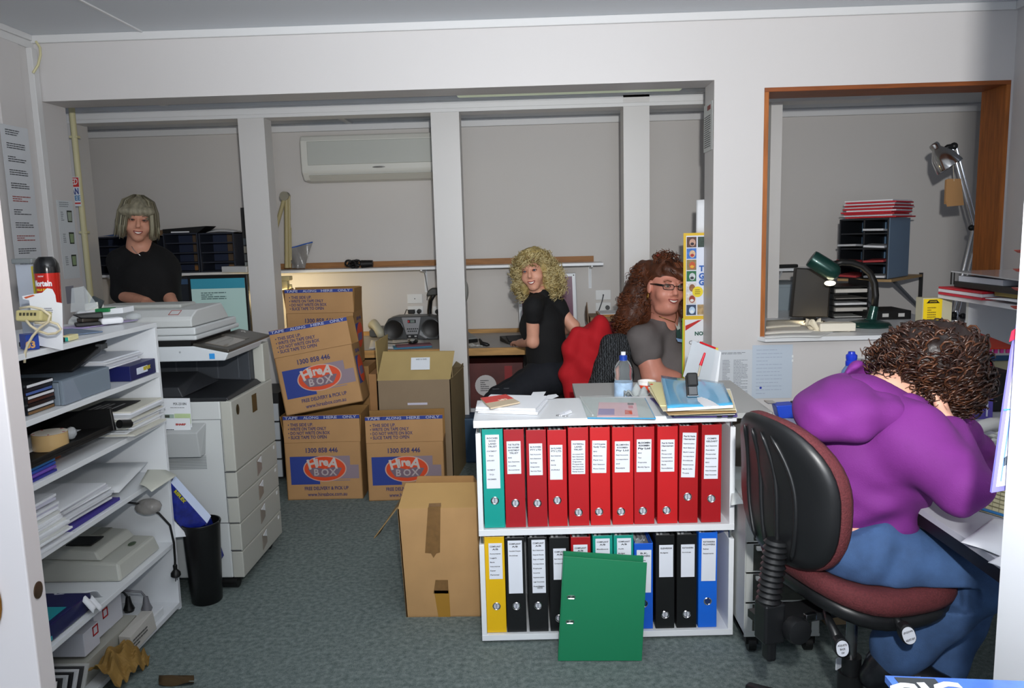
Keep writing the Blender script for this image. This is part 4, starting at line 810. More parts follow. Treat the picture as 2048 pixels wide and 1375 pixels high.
x0, x1 = P(300, 465, 5.5).x, P(328, 465, 5.5).x; sheet('brown_envelope', 'tan envelope poking up behind the standing woman', 'envelope', [(x0, 5.45, 1.436), (x1, 5.45, 1.436), (x1-.03, 5.58, 1.465), (x0+.03, 5.58, 1.47)], M('8a6a44', .7), .008)
x0, x1 = P(205, 465, 5.5).x, P(242, 462, 5.5).x; sheet('blue_folder', 'blue folder on the leftmost pigeonhole unit', 'folder', [(x0, 5.43, 1.436), (x1, 5.43, 1.437), (x1, 5.58, 1.462), (x0, 5.58, 1.445)], M('2a5c9a', .5), .006)
x0, x1 = P(420, 460, 5.5).x, P(474, 458, 5.5).x; sheet('white_papers', 'white papers on the pigeonhole unit nearest the post', 'paper', [(x0, 5.43, 1.446), (x1, 5.43, 1.446), (x1, 5.58, 1.452), (x0, 5.58, 1.472)], PAPER, .008)
p0, p1 = P(478, 540, 5.3), P(492, 540, 5.3)
t = thing('photo_panel', 'narrow dark photo display panel standing just left of the left post', 'display', (p0.x, 5.42, 1.172))
B().lo((p0.x, 5.41, 1.172), (p1.x+.05, 5.42, P(480, 415, 5.4).z)).obj('panel', DARK, t)
for i in range(4): B().lo((p0.x+.004, 5.408, 1.19+i*.055), (p1.x+.04, 5.41, 1.235+i*.055)).obj('photo', M(('7d868a', '54585c', '8e8c84', '4c5660')[i], .5), t)
a = P(472, 530, 5.36)
t = block('white_tray', 'white tray overhanging the wall shelf beside the left post', 'tray', (a.x-.09, 5.33, 1.172), (a.x+.12, 5.22, 1.172), .04, .12, WHITE)
# air conditioner
ac = thing('air_conditioner', 'white split air conditioner mounted high on the back wall', 'air conditioner', (-1.055, 5.55, 1.92))
ax0, ax1 = -1.595, -.515; AM = M('d6d6cf', .4)
b = B(); b.prism([(ax0, y, z) for y, z in ((YB, 2.095), (5.47, 2.085), (5.45, 2.05), (5.45, 1.90), (5.455, 1.84), (5.50, 1.785), (YB, 1.775))], (ax1-ax0, 0, 0)); b.obj('casing', AM, ac, bevel=.012, seg=3)
B().lo((ax0+.05, 5.444, 1.885), (ax1-.05, 5.452, 2.045)).obj('front_grille', M('b9bcb6', .45), ac, bevel=.004)
b = B(); b.hexa([(ax0+.05, 5.457, 1.815), (ax1-.05, 5.457, 1.815), (ax1-.05, 5.50, 1.78), (ax0+.05, 5.50, 1.78)], [(ax0+.05, 5.463, 1.819), (ax1-.05, 5.463, 1.819), (ax1-.05, 5.505, 1.784), (ax0+.05, 5.505, 1.784)]); b.obj('louvre', M('c6c5bc', .4), ac)
b = B(); b.sph((-1.055, 5.449, 1.862), (.045, .004, .006), 16); b.obj('logo_badge', M('8a8a88', .3, .5), ac, smooth='all')
# swing-arm lamp, lit
LB = M('a79c74', .45)
t = thing('swing_arm_lamp', 'beige swing arm lamp clamped to the wall shelf by the left post', 'lamp', P(578, 545, 5.36))
pj, pb, pe = P(570, 392, 5.30), P(574, 535, 5.34), P(548, 470, 5.22)
b = B(); b.tube([pb, pj+Vector((.01, 0, 0))], .016, 10); b.tube([pb+Vector((.022, 0, 0)), pj+Vector((.028, 0, .0))], .008, 8); b.obj('upright_arm', LB, t, smooth=True)
b = B(); b.tube([pj, pe], .014, 10); b.tube([pj+Vector((-.02, .01, -.02)), pe+Vector((-.02, .01, -.02))], .006, 8); b.obj('swing_arm', LB, t, smooth=True)
b = B(); b.cyl(pj+Vector((0, -.025, 0)), pj+Vector((0, .025, 0)), .03, n=20); b.obj('joint', M('8c8878', .4), t, smooth=True)
b = B(); b.hexa([P(577, 520, 5.33), P(584, 520, 5.33), P(584, 520, 5.36), P(577, 520, 5.36)], [P(578, 455, 5.33), P(583, 455, 5.33), P(583, 455, 5.36), P(578, 455, 5.36)]); b.obj('spring_cover', LB, t, bevel=.003)
q = P(570, 556, 5.36); b = B(); b.box((q.x, q.y, q.z), (.085, .07, .03)); b.box((q.x, q.y-.01, q.z-.045), (.05, .05, .06)); b.box((q.x+.035, q.y, q.z-.06), (.02, .02, .035)); b.obj('clamp', M('b8ad84', .45), t, bevel=.004)
b = B(); b.tube([P(*z) for z in ((576, 566, 5.36), (572, 580, 5.4), (571, 600, 5.45), (573, 625, 5.45), (574, 640, 5.45))], .004, 6); b.obj('cord', M('3c3a30', .5), t, smooth='all')
hd = P(540, 566, 5.26)
b = B(); b.lathe([(.03, .05), (.035, .0), (.085, -.06), (.083, -.06), (.03, -.004)], 24, 0, Matrix.Translation(hd), closed=True); b.obj('lamp_shade', LB, t, smooth=True)
b = B(); b.sph(hd+Vector((0, 0, -.045)), .028, 12); b.obj('bulb', M('ffd890', .4, emit=9), t, smooth='all')
lamp('swing_arm_light', 'POINT', tuple(hd+Vector((.03, .05, -.10))), 5.2, (1, .78, .42), shadow_soft_size=.05)
# zip bag and black bundle on the wall shelf
t = thing('zip_bag', 'clear zip bag with blue seal standing on the wall shelf', 'bag', P(603, 533, 5.46))
b = B(); f = lambda u, v: P(584+26*u+14*v*(u-.2)*1.3, 536-40*v-(12*u*v), 5.46)+Vector((0, .03*sin(pi*u)*(1-v)+.01*sin(9*u+5*v), 0))
b.grid(f, 10, 10); b.grid(lambda u, v: f(u, v)+Vector((0, -.05*(1-v)*sin(pi*u)-.002, 0)), 10, 10); b.obj('pouch', M('aaa8a6', .2, trans=.5, bump=.6, bs=50), t, smooth='all')
b = B(); b.tube([f(u/6, 1.0) for u in range(7)], .005, 6); b.obj('zip_seal', M('2d5cb0', .4), t, smooth='all')
t = thing('black_bundle', 'black headset bundle lying on the wall shelf', 'headset', P(720, 532, 5.46)); c0 = P(720, 529, 5.46); rr = random.Random(5)
b = B(); b.cyl(c0+Vector((.01, 0, .004)), c0+Vector((.09, 0, .006)), .028, .024, 14); b.obj('ear_cup', BLACK, t, smooth=True)
b = B()
for i in range(5):
    cc = c0+Vector((rr.uniform(-.08, -.02), rr.uniform(-.02, .02), rr.uniform(-.008, .014))); b.tube([cc+Vector((.022*cos(a)*1.2, .01*sin(2*a+i), .02*sin(a))) for a in [2*pi*j/12 for j in range(13)]], .007, 6)
b.obj('coiled_cord', BLACK, t, smooth='all')
# power plates
def plate_(name, label, px0, py0, px1, py1, sockets=0):
    a, c = P(px0, py0, YB-.006), P(px1, py1, YB-.006); t = thing(name, label, 'socket' if sockets else 'wall plate', (a+c)/2)
    B().lo((a.x, YB-.007, c.z), (c.x, YB-.0005, a.z)).obj('plate', M('e2e4e4', .35), t, bevel=.003)
    return t, (a+c)/2, (c.x-a.x), (a.z-c.z)
t, c, w_, h_ = plate_('wall_plate', 'blank white wall plate above the double socket behind the stereo', 814, 588, 845, 606)
B().sph((c.x, YB-.008, c.z), .004, 8).obj('screw', DGREY, t)
for i, (x0, x1, lab) in enumerate(((815, 847, 'double power socket with two black plugs above the stereo'), (865, 896, 'double power socket half hidden by the middle post'))):
    t, c, w_, h_ = plate_('power_socket', lab, x0, 612, x1, 631, 2)
    if i == 0:
        b = B(); b.box((c.x-.025, YB-.03, c.z-.002), (.048, .045, .028)); b.obj('power_adaptor', BLACK, t, bevel=.004)
        b = B(); b.tube([(c.x-.045, YB-.04, c.z+.01), (c.x-.06, YB-.04, c.z+.015), (c.x-.075, YB-.04, c.z-.02), (c.x-.065, YB-.05, c.z-.06)], .003, 6); b.obj('lead', BLACK, t, smooth='all')
    xx = c.x+.028 if i == 0 else c.x-.02
    b = B(); b.cyl((xx, YB-.007, c.z-.002), (xx, YB-.04, c.z-.002), .017, .015, 16); b.tube([(xx, YB-.04, c.z-.006), (xx+.006, YB-.05, c.z-.03), (xx+.012, YB-.05, c.z-.06)], .004, 6); b.obj('round_plug', BLACK, t, smooth=True)
t, c, w_, h_ = plate_('wall_plate', 'white data plate with grey lead right of the seated blonde woman', 1191, 580, 1222, 599)
b = B(); b.sph((c.x, YB-.01, c.z), .006, 8); b.tube([(c.x, YB-.012, c.z-.002), (c.x-.01, YB-.03, c.z-.04), (c.x-.035, YB-.03, c.z-.11)], .004, 6); b.obj('lead', M('4c5258', .5), t, smooth='all')
t, c, w_, h_ = plate_('power_socket', 'white double socket with round grey plug beside the right post', 1191, 605, 1222, 624, 2)
b = B(); b.cyl((c.x+.03, YB-.007, c.z), (c.x+.03, YB-.03, c.z), .016, n=16); b.obj('round_plug', DGREY, t, smooth=True)
b = B(); c = P(930, 581, 4.80); b.sph((c.x+.0, c.y, c.z), (.022, .05, .068), 18); tag(b.obj('wall_speaker', M('9b9b96', .4), smooth='all'), 'rounded grey wall speaker on the side of the middle post', 'speaker')
b = B(); b.tube([P(*z) for z in ((848, 540, 5.62), (851, 556, 5.62), (856, 585, 5.62), (854, 600, 5.62))], .004, 6); tag(b.obj('hanging_lead', M('77777a', .5), smooth='all'), 'thin grey lead hanging down the back wall from the shelf', 'cable')
# stereo
a0, a1 = PZ(772, 681, BZ), PZ(880, 679, BZ); a1.y = a0.y; wS = a1.x-a0.x; hS = P(826, 633, a0.y).z-BZ
mS = frame((1, 0, 0), (0, 0, 1), loc=((a0.x+a1.x)/2, a0.y, BZ+.002))
t = thing('portable_stereo', 'silver and black portable stereo on the bench', 'stereo', mat=mS)
b = B(); b.prism([(x*wS, y*hS, 0) for x, y in ((-.46, 0), (.46, 0), (.5, .25), (.5, .7), (.44, .92), (.3, 1), (-.3, 1), (-.44, .92), (-.5, .7), (-.5, .25))], (0, 0, -.16)); b.obj('casing', M('3f4244', .4), t, world=False, bevel=.006)
for s in (-1, 1):
    b = B(); b.lathe([(hS*.40, 0), (hS*.39, .008), (hS*.33, .006), (hS*.28, .002), (.001, .002)], 28, 0, Matrix.Translation((s*wS*.345, hS*.46, 0))); sp = b.obj('speaker', BLACK, t, world=False, smooth=True)
    b = B(); b.tube([Vector((s*wS*.345+hS*.41*cos(q), hS*.46+hS*.41*sin(q), .004)) for q in [2*pi*i/32 for i in range(33)]], .003, 6); b.obj('speaker_ring', M('6f7376', .25, .8), t, world=False, smooth='all')
b = B(); b.prism([(x*wS, y*hS, 0) for x, y in ((-.115, .24), (.10, .24), (.165, .97), (-.19, .97))], (0, 0, .012)); b.obj('control_face', M('9a9ca0', .3, .5), t, world=False, bevel=.002)
B().lo((-.08*wS, .73*hS, .012), (.07*wS, .87*hS, .0145)).obj('display', M('2a2c30', .2), t, world=False); B().lo((-.03*wS, .75*hS, .0145), (.05*wS, .85*hS, .0153)).obj('display', M('7d8a86', .2), t, world=False)
B().lo((-.078*wS, .755*hS, .0145), (-.045*wS, .845*hS, .0155)).obj('logo_badge', M('b0262c', .4), t, world=False)
for r_ in range(2):
    for k in range(6-r_): B().box(((-.085+r_*.012+k*.036)*wS, (.48-r_*.10)*hS, .0135), (.009, .008, .004)).obj('button', BLACK, t, world=False)
b = B(); b.prism([(x*wS, y*hS, 0) for x, y in ((-.105, .02), (.09, .02), (.10, .22), (-.112, .22))], (0, 0, .010)); b.obj('cassette_door', M('2b2d30', .2, coat=.3), t, world=False)
for x in (-.055, .055): B().lo(((x-.02)*wS, .13*hS, .01), ((x+.02)*wS, .19*hS, .012)).obj('cassette_reel', M('b0b2b4', .3), t, world=False)
B().lo((-.10*wS, .02*hS, .010), (.08*wS, .07*hS, .013)).obj('chrome_strip', CHROME, t, world=False)
b = B(); b.prism([(x*wS, y*hS, 0) for x, y in ((.12, .22), (.15, .42), (.20, .24), (.27, .08), (.24, .06))], (0, 0, .008)); b.obj('silver_fin', M('b4b8bc', .25, .7), t, world=False)
# desk telephone at the left of the stereo
a = PZ(756, 676, BZ)
t = thing('desk_telephone', 'cream desk telephone handset left of the stereo', 'telephone', (a.x, a.y+.05, BZ))
b = B(); b.box((a.x+.03, a.y+.12, BZ+.036), (.2, .16, .05), 0, None, (.1, 0, 0)); b.obj('base', M('55585a', .4), t, bevel=.008)
b = B(); b.tube([a+Vector(q) for q in ((-.05, .06, .085), (-.03, .03, .10), (.0, -.01, .075), (.025, -.03, .04), (.03, -.03, .015))], [.03, .034, .03, .032, .028], 12); b.obj('handset', M('b9b7a4', .4), t, smooth='all')
a = PZ(745, 693, BZ); 
sheet('bench_papers', 'white papers spread on the bench in front of the telephone', 'paper', [PZ(738, 697, BZ+.003), PZ(788, 697, BZ+.003), PZ(800, 680, BZ+.003), PZ(742, 680, BZ+.003)], M('d4d6da', .7), .002)
sheet('bench_papers', 'white papers lying under the computer mouse on the bench', 'paper', [PZ(786, 690, BZ+.004), PZ(850, 690, BZ+.004), PZ(846, 678, BZ+.004), PZ(780, 678, BZ+.004)], M('d0cfd0', .7), .002)
t = thing('bench_folders', 'blue folder with a maroon folder on top at the bench edge', 'folder', PZ(825, 697, BZ))
p0, p1 = PZ(788, 698.5, BZ+.002), PZ(864, 694, BZ+.002)
b = B(); blk(b, p0, p1, .010, .11); b.obj('blue_cover', M('2a7296', .5), t); b = B(); blk(b, p0+Vector((.02, .005, .0105)), p1+Vector((0, .005, .0105)), .008, .10); b.obj('maroon_cover', M('6e3c4c', .5), t)
a = PZ(826, 686, BZ+.02)
t = thing('computer_mouse', 'black and silver computer mouse on the bench papers', 'mouse', a)
b = B(); b.sph(a+Vector((0, 0, .012)), (.034, .05, .018), 16); b.obj('shell', M('1c1e1e', .3), t, smooth='all'); b = B(); b.sph(a+Vector((0, -.012, .017)), (.022, .035, .016), 12); b.obj('palm_rest', M('9a9c98', .3), t, smooth='all')
b = B(); b.tube([a+Vector((-.02, .02, .005)), a+Vector((-.12, .0, .0)), a+Vector((-.20, .05, .0)), a+Vector((-.24, .15, .0))], .003, 6); b.obj('lead', BLACK, t, smooth='all')
# gooseneck lamp behind the stereo
a = P(862, 640, 5.50)
t = thing('gooseneck_lamp', 'black gooseneck desk lamp behind the stereo', 'lamp', (a.x, 5.52, BZ))
b = B(); b.lathe([(.08, 0), (.08, .012), (.03, .025), (.001, .026)], 24, 0, Matrix.Translation((a.x, 5.52, BZ+.001))); b.obj('base', BLACK, t, smooth=True)
b = B(); b.tube([(a.x, 5.52, BZ+.02), P(860, 650, 5.52), P(859, 620, 5.52), P(861, 600, 5.5), P(868, 588, 5.46)], .016, 10); b.obj('stem', BLACK, t, smooth='all')
p0, p1 = P(852, 592, 5.44), P(900, 588, 5.44); b = B(); b.prism([p0, p1, P(898, 576, 5.44), P(862, 576, 5.44), P(855, 582, 5.44)], (0, .08, 0)); b.obj('lamp_head', M('3a3b38', .35), t, bevel=.008)
# modem dock, leads, keyboard, monitor on the bench
a0, a1 = PZ(934, 686, BZ), PZ(956, 684, BZ)
t = thing('phone_dock', 'grey telephone console with black base on the bench by the middle post', 'telephone', a0)
b = B(); blk(b, a0+Vector((0, 0, .001)), a1+Vector((0, 0, .001)), .022, .16); b.obj('base', BLACK, t, bevel=.003)
u, n = away(a0, a1); b = B(); b.hexa([a0+Vector((0, .01, .022)), a1+Vector((-.005, .01, .022)), a1+n*.15+Vector((-.03, 0, .022)), a0+n*.15+Vector((0, 0, .022))], [a0+Vector((0, .01, .03)), a1+Vector((-.005, .01, .03)), a1+n*.15+Vector((-.03, 0, .075)), a0+n*.15+Vector((0, 0, .075))]); b.obj('console', M('8b8d8c', .4), t, bevel=.003)
b = B(); rr = random.Random(2)
for i in range(4): b.tube([PZ(934+i, 690+i, BZ+.004), PZ(945, 686+i*2, BZ+.012), PZ(955, 692-i, BZ+.006), PZ(965, 689+i, BZ+.005)], .003, 5)
tag(b.obj('loose_leads', M('b4b4b0', .5), smooth='all'), 'tangle of pale leads on the bench edge by the middle post', 'cable')
b = B(); a = PZ(968, 689, BZ+.012); b.tube([a+Vector((-.03, .04, .03)), a+Vector((-.015, .01, .008)), a+Vector((.02, 0, 0)), a+Vector((.035, -.005, -.002))], [.008, .014, .012, .005], 8); tag(b.obj('black_plug', BLACK, smooth='all'), 'small black plug lying on the bench edge', 'plug')
p0, p1 = PZ(1016, 688, BZ+.002), PZ(1100, 684, BZ+.002)
t = thing('keyboard', 'black computer keyboard on the bench in front of the monitor', 'keyboard', p0)
u, n = away(p0, p1); b = B(); b.hexa([p0, p1, p1+n*.17, p0+n*.17-u*.03], [p0+Vector((0, 0, .012)), p1+Vector((0, 0, .012)), p1+n*.17+Vector((0, 0, .035)), p0+n*.17-u*.03+Vector((0, 0, .035))]); b.obj('case', BLACK, t, bevel=.004)
km = frame(u, n+Vector((0, 0, .13)), loc=p0+n*.085+Vector((0, 0, .0245)))
for r_ in range(5): B().lo((.01, -.07+r_*.028, 0), (.24, -.07+r_*.028+.022, .005), 0, km).obj('key_row', M('2b2b2d', .5), t)
yM = 5.28; c = [P(1036, 552, yM+.03), P(1153, 547, yM-.0), P(1153, 645, yM-.0), P(1040, 652, yM+.03)]
t = thing('computer_monitor', 'white framed computer monitor with purple screen behind the blonde woman', 'monitor', ((c[2].x+c[3].x)/2, yM+.08, BZ))
uu = (c[1]-c[0]).normalized(); nn = uu.cross(c[3]-c[0]).normalized(); nn = nn if nn.y > 0 else -nn
mm = frame(uu, c[0]-c[3], loc=(c[0]+c[2])/2); wM, hM = (c[1]-c[0]).length, (c[3]-c[0]).length
B().box((0, 0, -.025), (wM, hM, .05), 0, mm).obj('frame', M('dfe3e8', .35), t, bevel=.006)
SCR = M('5a2a44', .3, emit=.12)
s = B().box((0, .004, .0005), (wM-.05, hM-.05, .002), 0, mm).obj('screen', SCR, t)
for i in range(4):
    for j in range(2): B().box((-wM/2+.05+j*.045, hM/2-.09-i*.055, .002), (.016, .018, .001), 0, mm).obj('screen_icon', M('9fb0b8', .4, emit=.12), s)
B().box((wM*.17, -.02, .002), (.04, .08, .001), 0, mm).obj('screen_window', M('2a2ac0', .4, emit=.25), s)
B().box((wM/2-.014, hM/2-.014, .001), (.008, .008, .002), 0, mm).obj('corner_mark', BLACK, t)
b = B(); x = (c[2].x+c[3].x)/2; b.lo((x-.09, yM+.05, BZ+.001), (x+.09, yM+.2, BZ+.012)); b.lo((x-.03, yM+.09, BZ+.012), (x+.03, yM+.12, BZ+.2)); b.obj('stand', M('dfe3e8', .35), t, bevel=.003)
# red box with carton lid beside the right post
p0, p1 = P(1183, 690, 5.05), P(1262, 690, 5.05); zt = P(1200, 634, 5.05).z
t = thing('red_file_box', 'dark red file box with tan lid on the bench beside the right post', 'box', (p0.x, 5.05, BZ))
B().lo((p0.x, 5.05, BZ+.001), (p1.x, 5.3, zt-.03)).obj('box', M('7c1620', .5), t); B().lo((p0.x-.006, 5.04, zt-.03), (p1.x, 5.31, zt)).obj('lid', M('8a6a48', .6), t)
B().lo((p0.x+.05, 5.06, zt), (p1.x, 5.3, zt+.016)).obj('amber_folder', M('a86c1e', .4), t); B().lo((p0.x+.06, 5.055, zt+.0165), (p1.x, 5.29, zt+.02)).obj('paper', PAPER, t)
b = B(); b.hexa([(p0.x-.02, 5.05, zt-.05), (p0.x-.012, 5.05, zt-.05), (p0.x-.012, 5.3, zt-.05), (p0.x-.02, 5.3, zt-.05)], [(p0.x-.03, 5.05, zt+.10), (p0.x-.024, 5.05, zt+.10), (p0.x-.024, 5.2, zt+.02), (p0.x-.03, 5.2, zt+.02)]); b.obj('raised_flap', M('7c6650', .7), t)
# under the bench: cartons
p0, p1 = P(934, 782, 5.0), P(1010, 778, 5.0); zb = .26
t = thing('wine_carton', 'dark red and brown carton with white label under the bench', 'box', (p0.x, 5.0, zb))
zt = P(970, 726, 5.0).z
B().lo((p0.x-.05, 5.0, zb), (p1.x+.12, 5.4, zt)).obj('carton', M('5a2420', .5, var=.3, vs=8), t, bevel=.002)
m = frame((1, 0, 0), (0, 0, 1), loc=((p0.x+p1.x)/2-.0, 4.999, (zb+zt)/2)); b = B(); b.prism([m @ Vector((.07*cos(a), .07*sin(a), 0)) for a in [2*pi*i/24 for i in range(24)]], (0, -.001, 0)); b.obj('round_label', M('c9c5c4', .6), t)
lines(t, m @ Matrix.Translation((0, 0, .0012)), .07, .08, 6, M('5c5a5c', .6), seed=3); B().lo((p1.x+.0, 4.998, zb+.02), (p1.x+.05, 5.0, zt-.02)).obj('red_panel', M('8c1c1e', .5), t)
t = thing('white_carton', 'white carton with blue lettering beneath the wine carton', 'box', (p0.x, 5.0, 0))
B().lo((p0.x-.05, 4.99, 0), (p1.x+.10, 5.38, zb-.002)).obj('carton', M('c7cad0', .6), t, bevel=.002); text('C3', .09, M('4c5a7c', .6), t, frame((1, 0, 0), (0, 0, 1), loc=(p0.x+.05, 4.989, zb-.07)))
b = B(); p0, p1 = P(928, 900, 4.62), P(960, 900, 4.62); b.hexa([(p0.x, 4.62, 0), (p1.x+.1, 4.62, 0), (p1.x+.1, 4.8, 0), (p0.x, 4.8, 0)], [(p0.x-.03, 4.62, .28), (p1.x+.1, 4.62, .28), (p1.x+.1, 4.8, .28), (p0.x-.03, 4.8, .28)]); tag(b.obj('blue_bin', M('26425c', .5), bevel=.01), 'dark blue waste bin beside the foot of the middle post', 'bin')
# white drawer stack behind copier (seen in the gap)
t = thing('drawer_unit', 'white drawer unit seen in the gap between copier and cartons', 'drawers', (-1.5, 4.3, 0))
x0, x1 = P(545, 960, 4.3).x-.15, P(566, 960, 4.3).x
B().lo((x0, 4.32, .02), (x1, 4.62, .52)).obj('cabinet', DARK, t)
for i in range(4): B().lo((x0+.005, 4.31, .03+i*.11), (x1-.003, 4.325, .13+i*.11)).obj('drawer', M('c6ccd2', .5), t, bevel=.002)
# desk with lit monitor behind the copier
t = thing('corner_desk', 'grey desk behind the copier carrying the teal monitor', 'desk', (-2.2, 4.95, 0))
B().lo((-2.6, 4.62, .70), (-1.92, 5.3, .72)).obj('top', M('a9aaa8', .5), t)
for x in (-2.58, -1.97): B().lo((x, 4.65, 0), (x+.04, 5.28, .70)).obj('side_panel', M('a9aaa8', .5), t)
yM = 4.86; c0, c1 = P(393, 552, yM), P(494, 548, yM); 
t = thing('computer_monitor', 'black framed monitor with pale teal screen behind the copier', 'monitor', ((c0.x+c1.x)/2, yM+.08, .721)); zc = P(440, 655, yM).z
B().lo((c0.x-.06, yM, zc-.1), (c1.x, yM+.05, c1.z)).obj('frame', BLACK, t, bevel=.006)
b = B(); b.lo((c0.x-.04, yM-.002, zc-.08), (c1.x-.018, yM, c1.z-.022)); s = b.obj('screen', M('a9c6c2', .3, emit=.22), t)
B().lo((c0.x-.04, yM-.003, c1.z-.085), (c1.x-.018, yM-.002, c1.z-.022)).obj('screen_banner', M('3c8fa6', .3, emit=.16), s)
lines(s, frame((1, 0, 0), (0, 0, 1), loc=((c0.x+c1.x)/2-.04, yM-.003, c1.z-.13)), .2, .05, 4, M('5f7c7c', .5), seed=4)
b = B(); x = (c0.x+c1.x)/2; b.lo((x-.1, yM+.04, .721), (x+.1, yM+.2, .735)); b.lo((x-.03, yM+.05, .735), (x+.03, yM+.08, zc)); b.obj('stand', BLACK, t)
a = P(366, 585, 4.95); t = thing('computer_case', 'dark desktop computer case left of the teal monitor', 'computer', (a.x, 4.95, .721))
B().lo((a.x-.1, 4.95, .721), (a.x+.05, 5.25, P(366, 555, 4.95).z)).obj('case', M('22262c', .4), t, bevel=.004); B().lo((a.x-.09, 4.948, P(366, 562, 4.95).z-.02), (a.x+.04, 4.95, P(366, 558, 4.95).z)).obj('drive_slot', M('3c5878', .4), t)
# round black object reel at left of monitor handled above; sign on conduit and jamb papers
RD = M('c8302a', .5); a = P(139, 354, 4.56); c = P(163, 412, 4.56)
t = thing('wall_sign', 'small red and white sign fixed to the conduit beside the left opening', 'sign', (a.x, 4.56, a.z))
m = frame((1, 0, 0), (0, 0, 1), loc=((a.x+c.x)/2, 4.56, (a.z+c.z)/2)); w_, h_ = c.x-a.x, a.z-c.z
plate('backing', M('dfe3e8', .5), t, m, w_, h_, .004, .001); plate('red_band', RD, t, m @ Matrix.Translation((0, h_*.32, .003)), w_*.96, h_*.32, .001); plate('red_band', RD, t, m @ Matrix.Translation((0, -h_*.4, .003)), w_*.96, h_*.05, .001)
text('ED', .05, M('e8e4e4', .5), t, m @ Matrix.Translation((0, h_*.33, .004)), width=w_*.7, bold=.001, italic=.2); text('AN', .05, M('2b3f86', .5), t, m @ Matrix.Translation((0, .0, .004)), width=w_*.8, bold=.0015); text('EE', .04, M('3f7ba8', .5), t, m @ Matrix.Translation((.01, -h_*.23, .004)), width=w_*.6, bold=.001)
# recycling notice on the left jamb reveal
JX = -2.4195
a, c = PX(107, 420, JX), PX(140, 555, JX)
t = thing('jamb_notice', 'white notice with three green bin drawings on the left opening jamb', 'notice', (JX, (a.y+c.y)/2, (a.z+c.z)/2))
y0, y1 = YF+.035, YF+TW-.025; zt_, zb_ = PX(115, 400, JX).z, PX(125, 558, JX).z
m = frame((0, 1, 0), (0, 0, 1), loc=(JX+.001, (y0+y1)/2, (zt_+zb_)/2)); plate('sheet', M('d3d9dd', .5), t, m, y1-y0, zt_-zb_, .0012)
for i in range(3):
    zz_ = (.30, .02, -.27)[i]*(zt_-zb_); mm = m @ Matrix.Translation((.03, zz_, .001))
    b = B(); b.prism([mm @ Vector(q) for q in ((-.022, .03, 0), (.022, .03, 0), (.018, -.03, 0), (-.02, -.03, 0))], mm.to_3x3() @ Vector((0, 0, .0008))); b.obj('bin_outline', M('2c332c', .6), t)
    b = B(); b.prism([mm @ Vector(q) for q in ((-.017, .022, .001), (.016, .022, .001), (.013, -.024, .001), (-.015, -.024, .001))], mm.to_3x3() @ Vector((0, 0, .0008))); b.obj('bin_fill', M('8fa37e' if i else 'a4b0a0', .6), t)
    lines(t, m @ Matrix.Translation((-.03, zz_, .001)), .03, .05, 5, M('8d9499', .6), seed=i)
lines(t, m @ Matrix.Translation((0, .45*(zt_-zb_), .001)), .1, .03, 3, M('8d9499', .6), seed=7)
m = frame((0, 1, 0), (0, 0, 1), loc=(JX+.001, YF+.07, PX(133, 590, JX).z)); t = plate('small_notice', M('8f909c', .6), None, m, .07, .09, .001); tag(t, 'small grey notice low on the left opening jamb', 'notice')
# long list on the left wall
y0, y1 = PX(8, 380, XL+.001).y, PX(62, 380, XL+.001).y; z0, z1 = 1.13, PX(50, 258, XL+.001).z
t = thing('wall_list', 'long white printed list on the left wall by the door', 'notice', (XL, (y0+y1)/2, 1.5)); m = frame((0, 1, 0), (0, 0, 1), loc=(XL+.0165, (y0+y1)/2-.02, (z0+z1)/2))
y1 = min(y1, 3.86); m = frame((0, 1, 0), (0, 0, 1), loc=(XL+.0165, (y0+y1)/2, (z0+z1)/2)); plate('sheet', M('d6dadf', .5), t, m, y1-y0, z1-z0, .0015)
for i in range(13): lines(t, m @ Matrix.Translation((.0, (.46-.075*i)*(z1-z0), .001)), (y1-y0)*.7, .03, 3, M('4c4f55' if i not in (5, 8) else 'a04a46', .6), seed=20+i, fill=.95)
# notice on the right jamb, poster behind the column
RX = .8825
a = PX(1396, 215, RX); z1, z0 = PX(1410, 212, RX).z, PX(1400, 310, RX).z
t = thing('jamb_list', 'white laminated rules sheet high on the right opening jamb', 'notice', (RX, YF+.1, (z0+z1)/2)); m = frame((0, -1, 0), (0, 0, 1), loc=(RX-.0015, YF+.115, (z0+z1)/2))
plate('sheet', M('cfd4d2', .35, coat=.3), t, m, .19, z1-z0, .0015); B().box((.02, (z1-z0)*.40, .001), (.07, .022, .001), 0, m).obj('red_heading', M('8c4a46', .6), t); lines(t, m @ Matrix.Translation((-.005, -.02, .001)), .15, (z1-z0)*.68, 15, INK, seed=31, fill=.9, th=.35)
YP = YF+TW+.004; q = lambda px, py: P(px, py, YP)
a, c = q(1367, 466), q(1440, 762)
t = thing('yellow_poster', 'yellow bordered poster of animal photos hanging behind the column', 'poster', ((a.x+c.x)/2, YP, (a.z+c.z)/2))
zm = q(1367, 636).z
b = B(); b.lo((a.x, YP, c.z), (c.x, YP+.003, a.z)); b.obj('backing', M('e0b824', .45), t)
B().lo((a.x+.014, YP-.001, zm+.012), (c.x-.01, YP, a.z-.014)).obj('photo_sheet', M('dde2f0', .5), t)
B().lo((a.x+.01, YP-.001, c.z+.004), (c.x-.01, YP, zm-.008)).obj('notice_sheet', M('e4e6ea', .5), t)
PH = [('5a3c34', 'caa08c', '2a2230'), ('3f74c4', 'd9b48c', 'b02a2a'), ('8c7a50', 'c85a2c', 'e0b030'), ('1f6a40', 'c8ccd0', '30363a'), ('d9d6d8', '8a5c3c', 'a07048'), ('d8d0c8', 'a03c24', 'e0dcd8'), ('2c3e5c', 'b8d0e8', 'e6ecf2')]
ph = (a.z-.018-zm-.014)/7
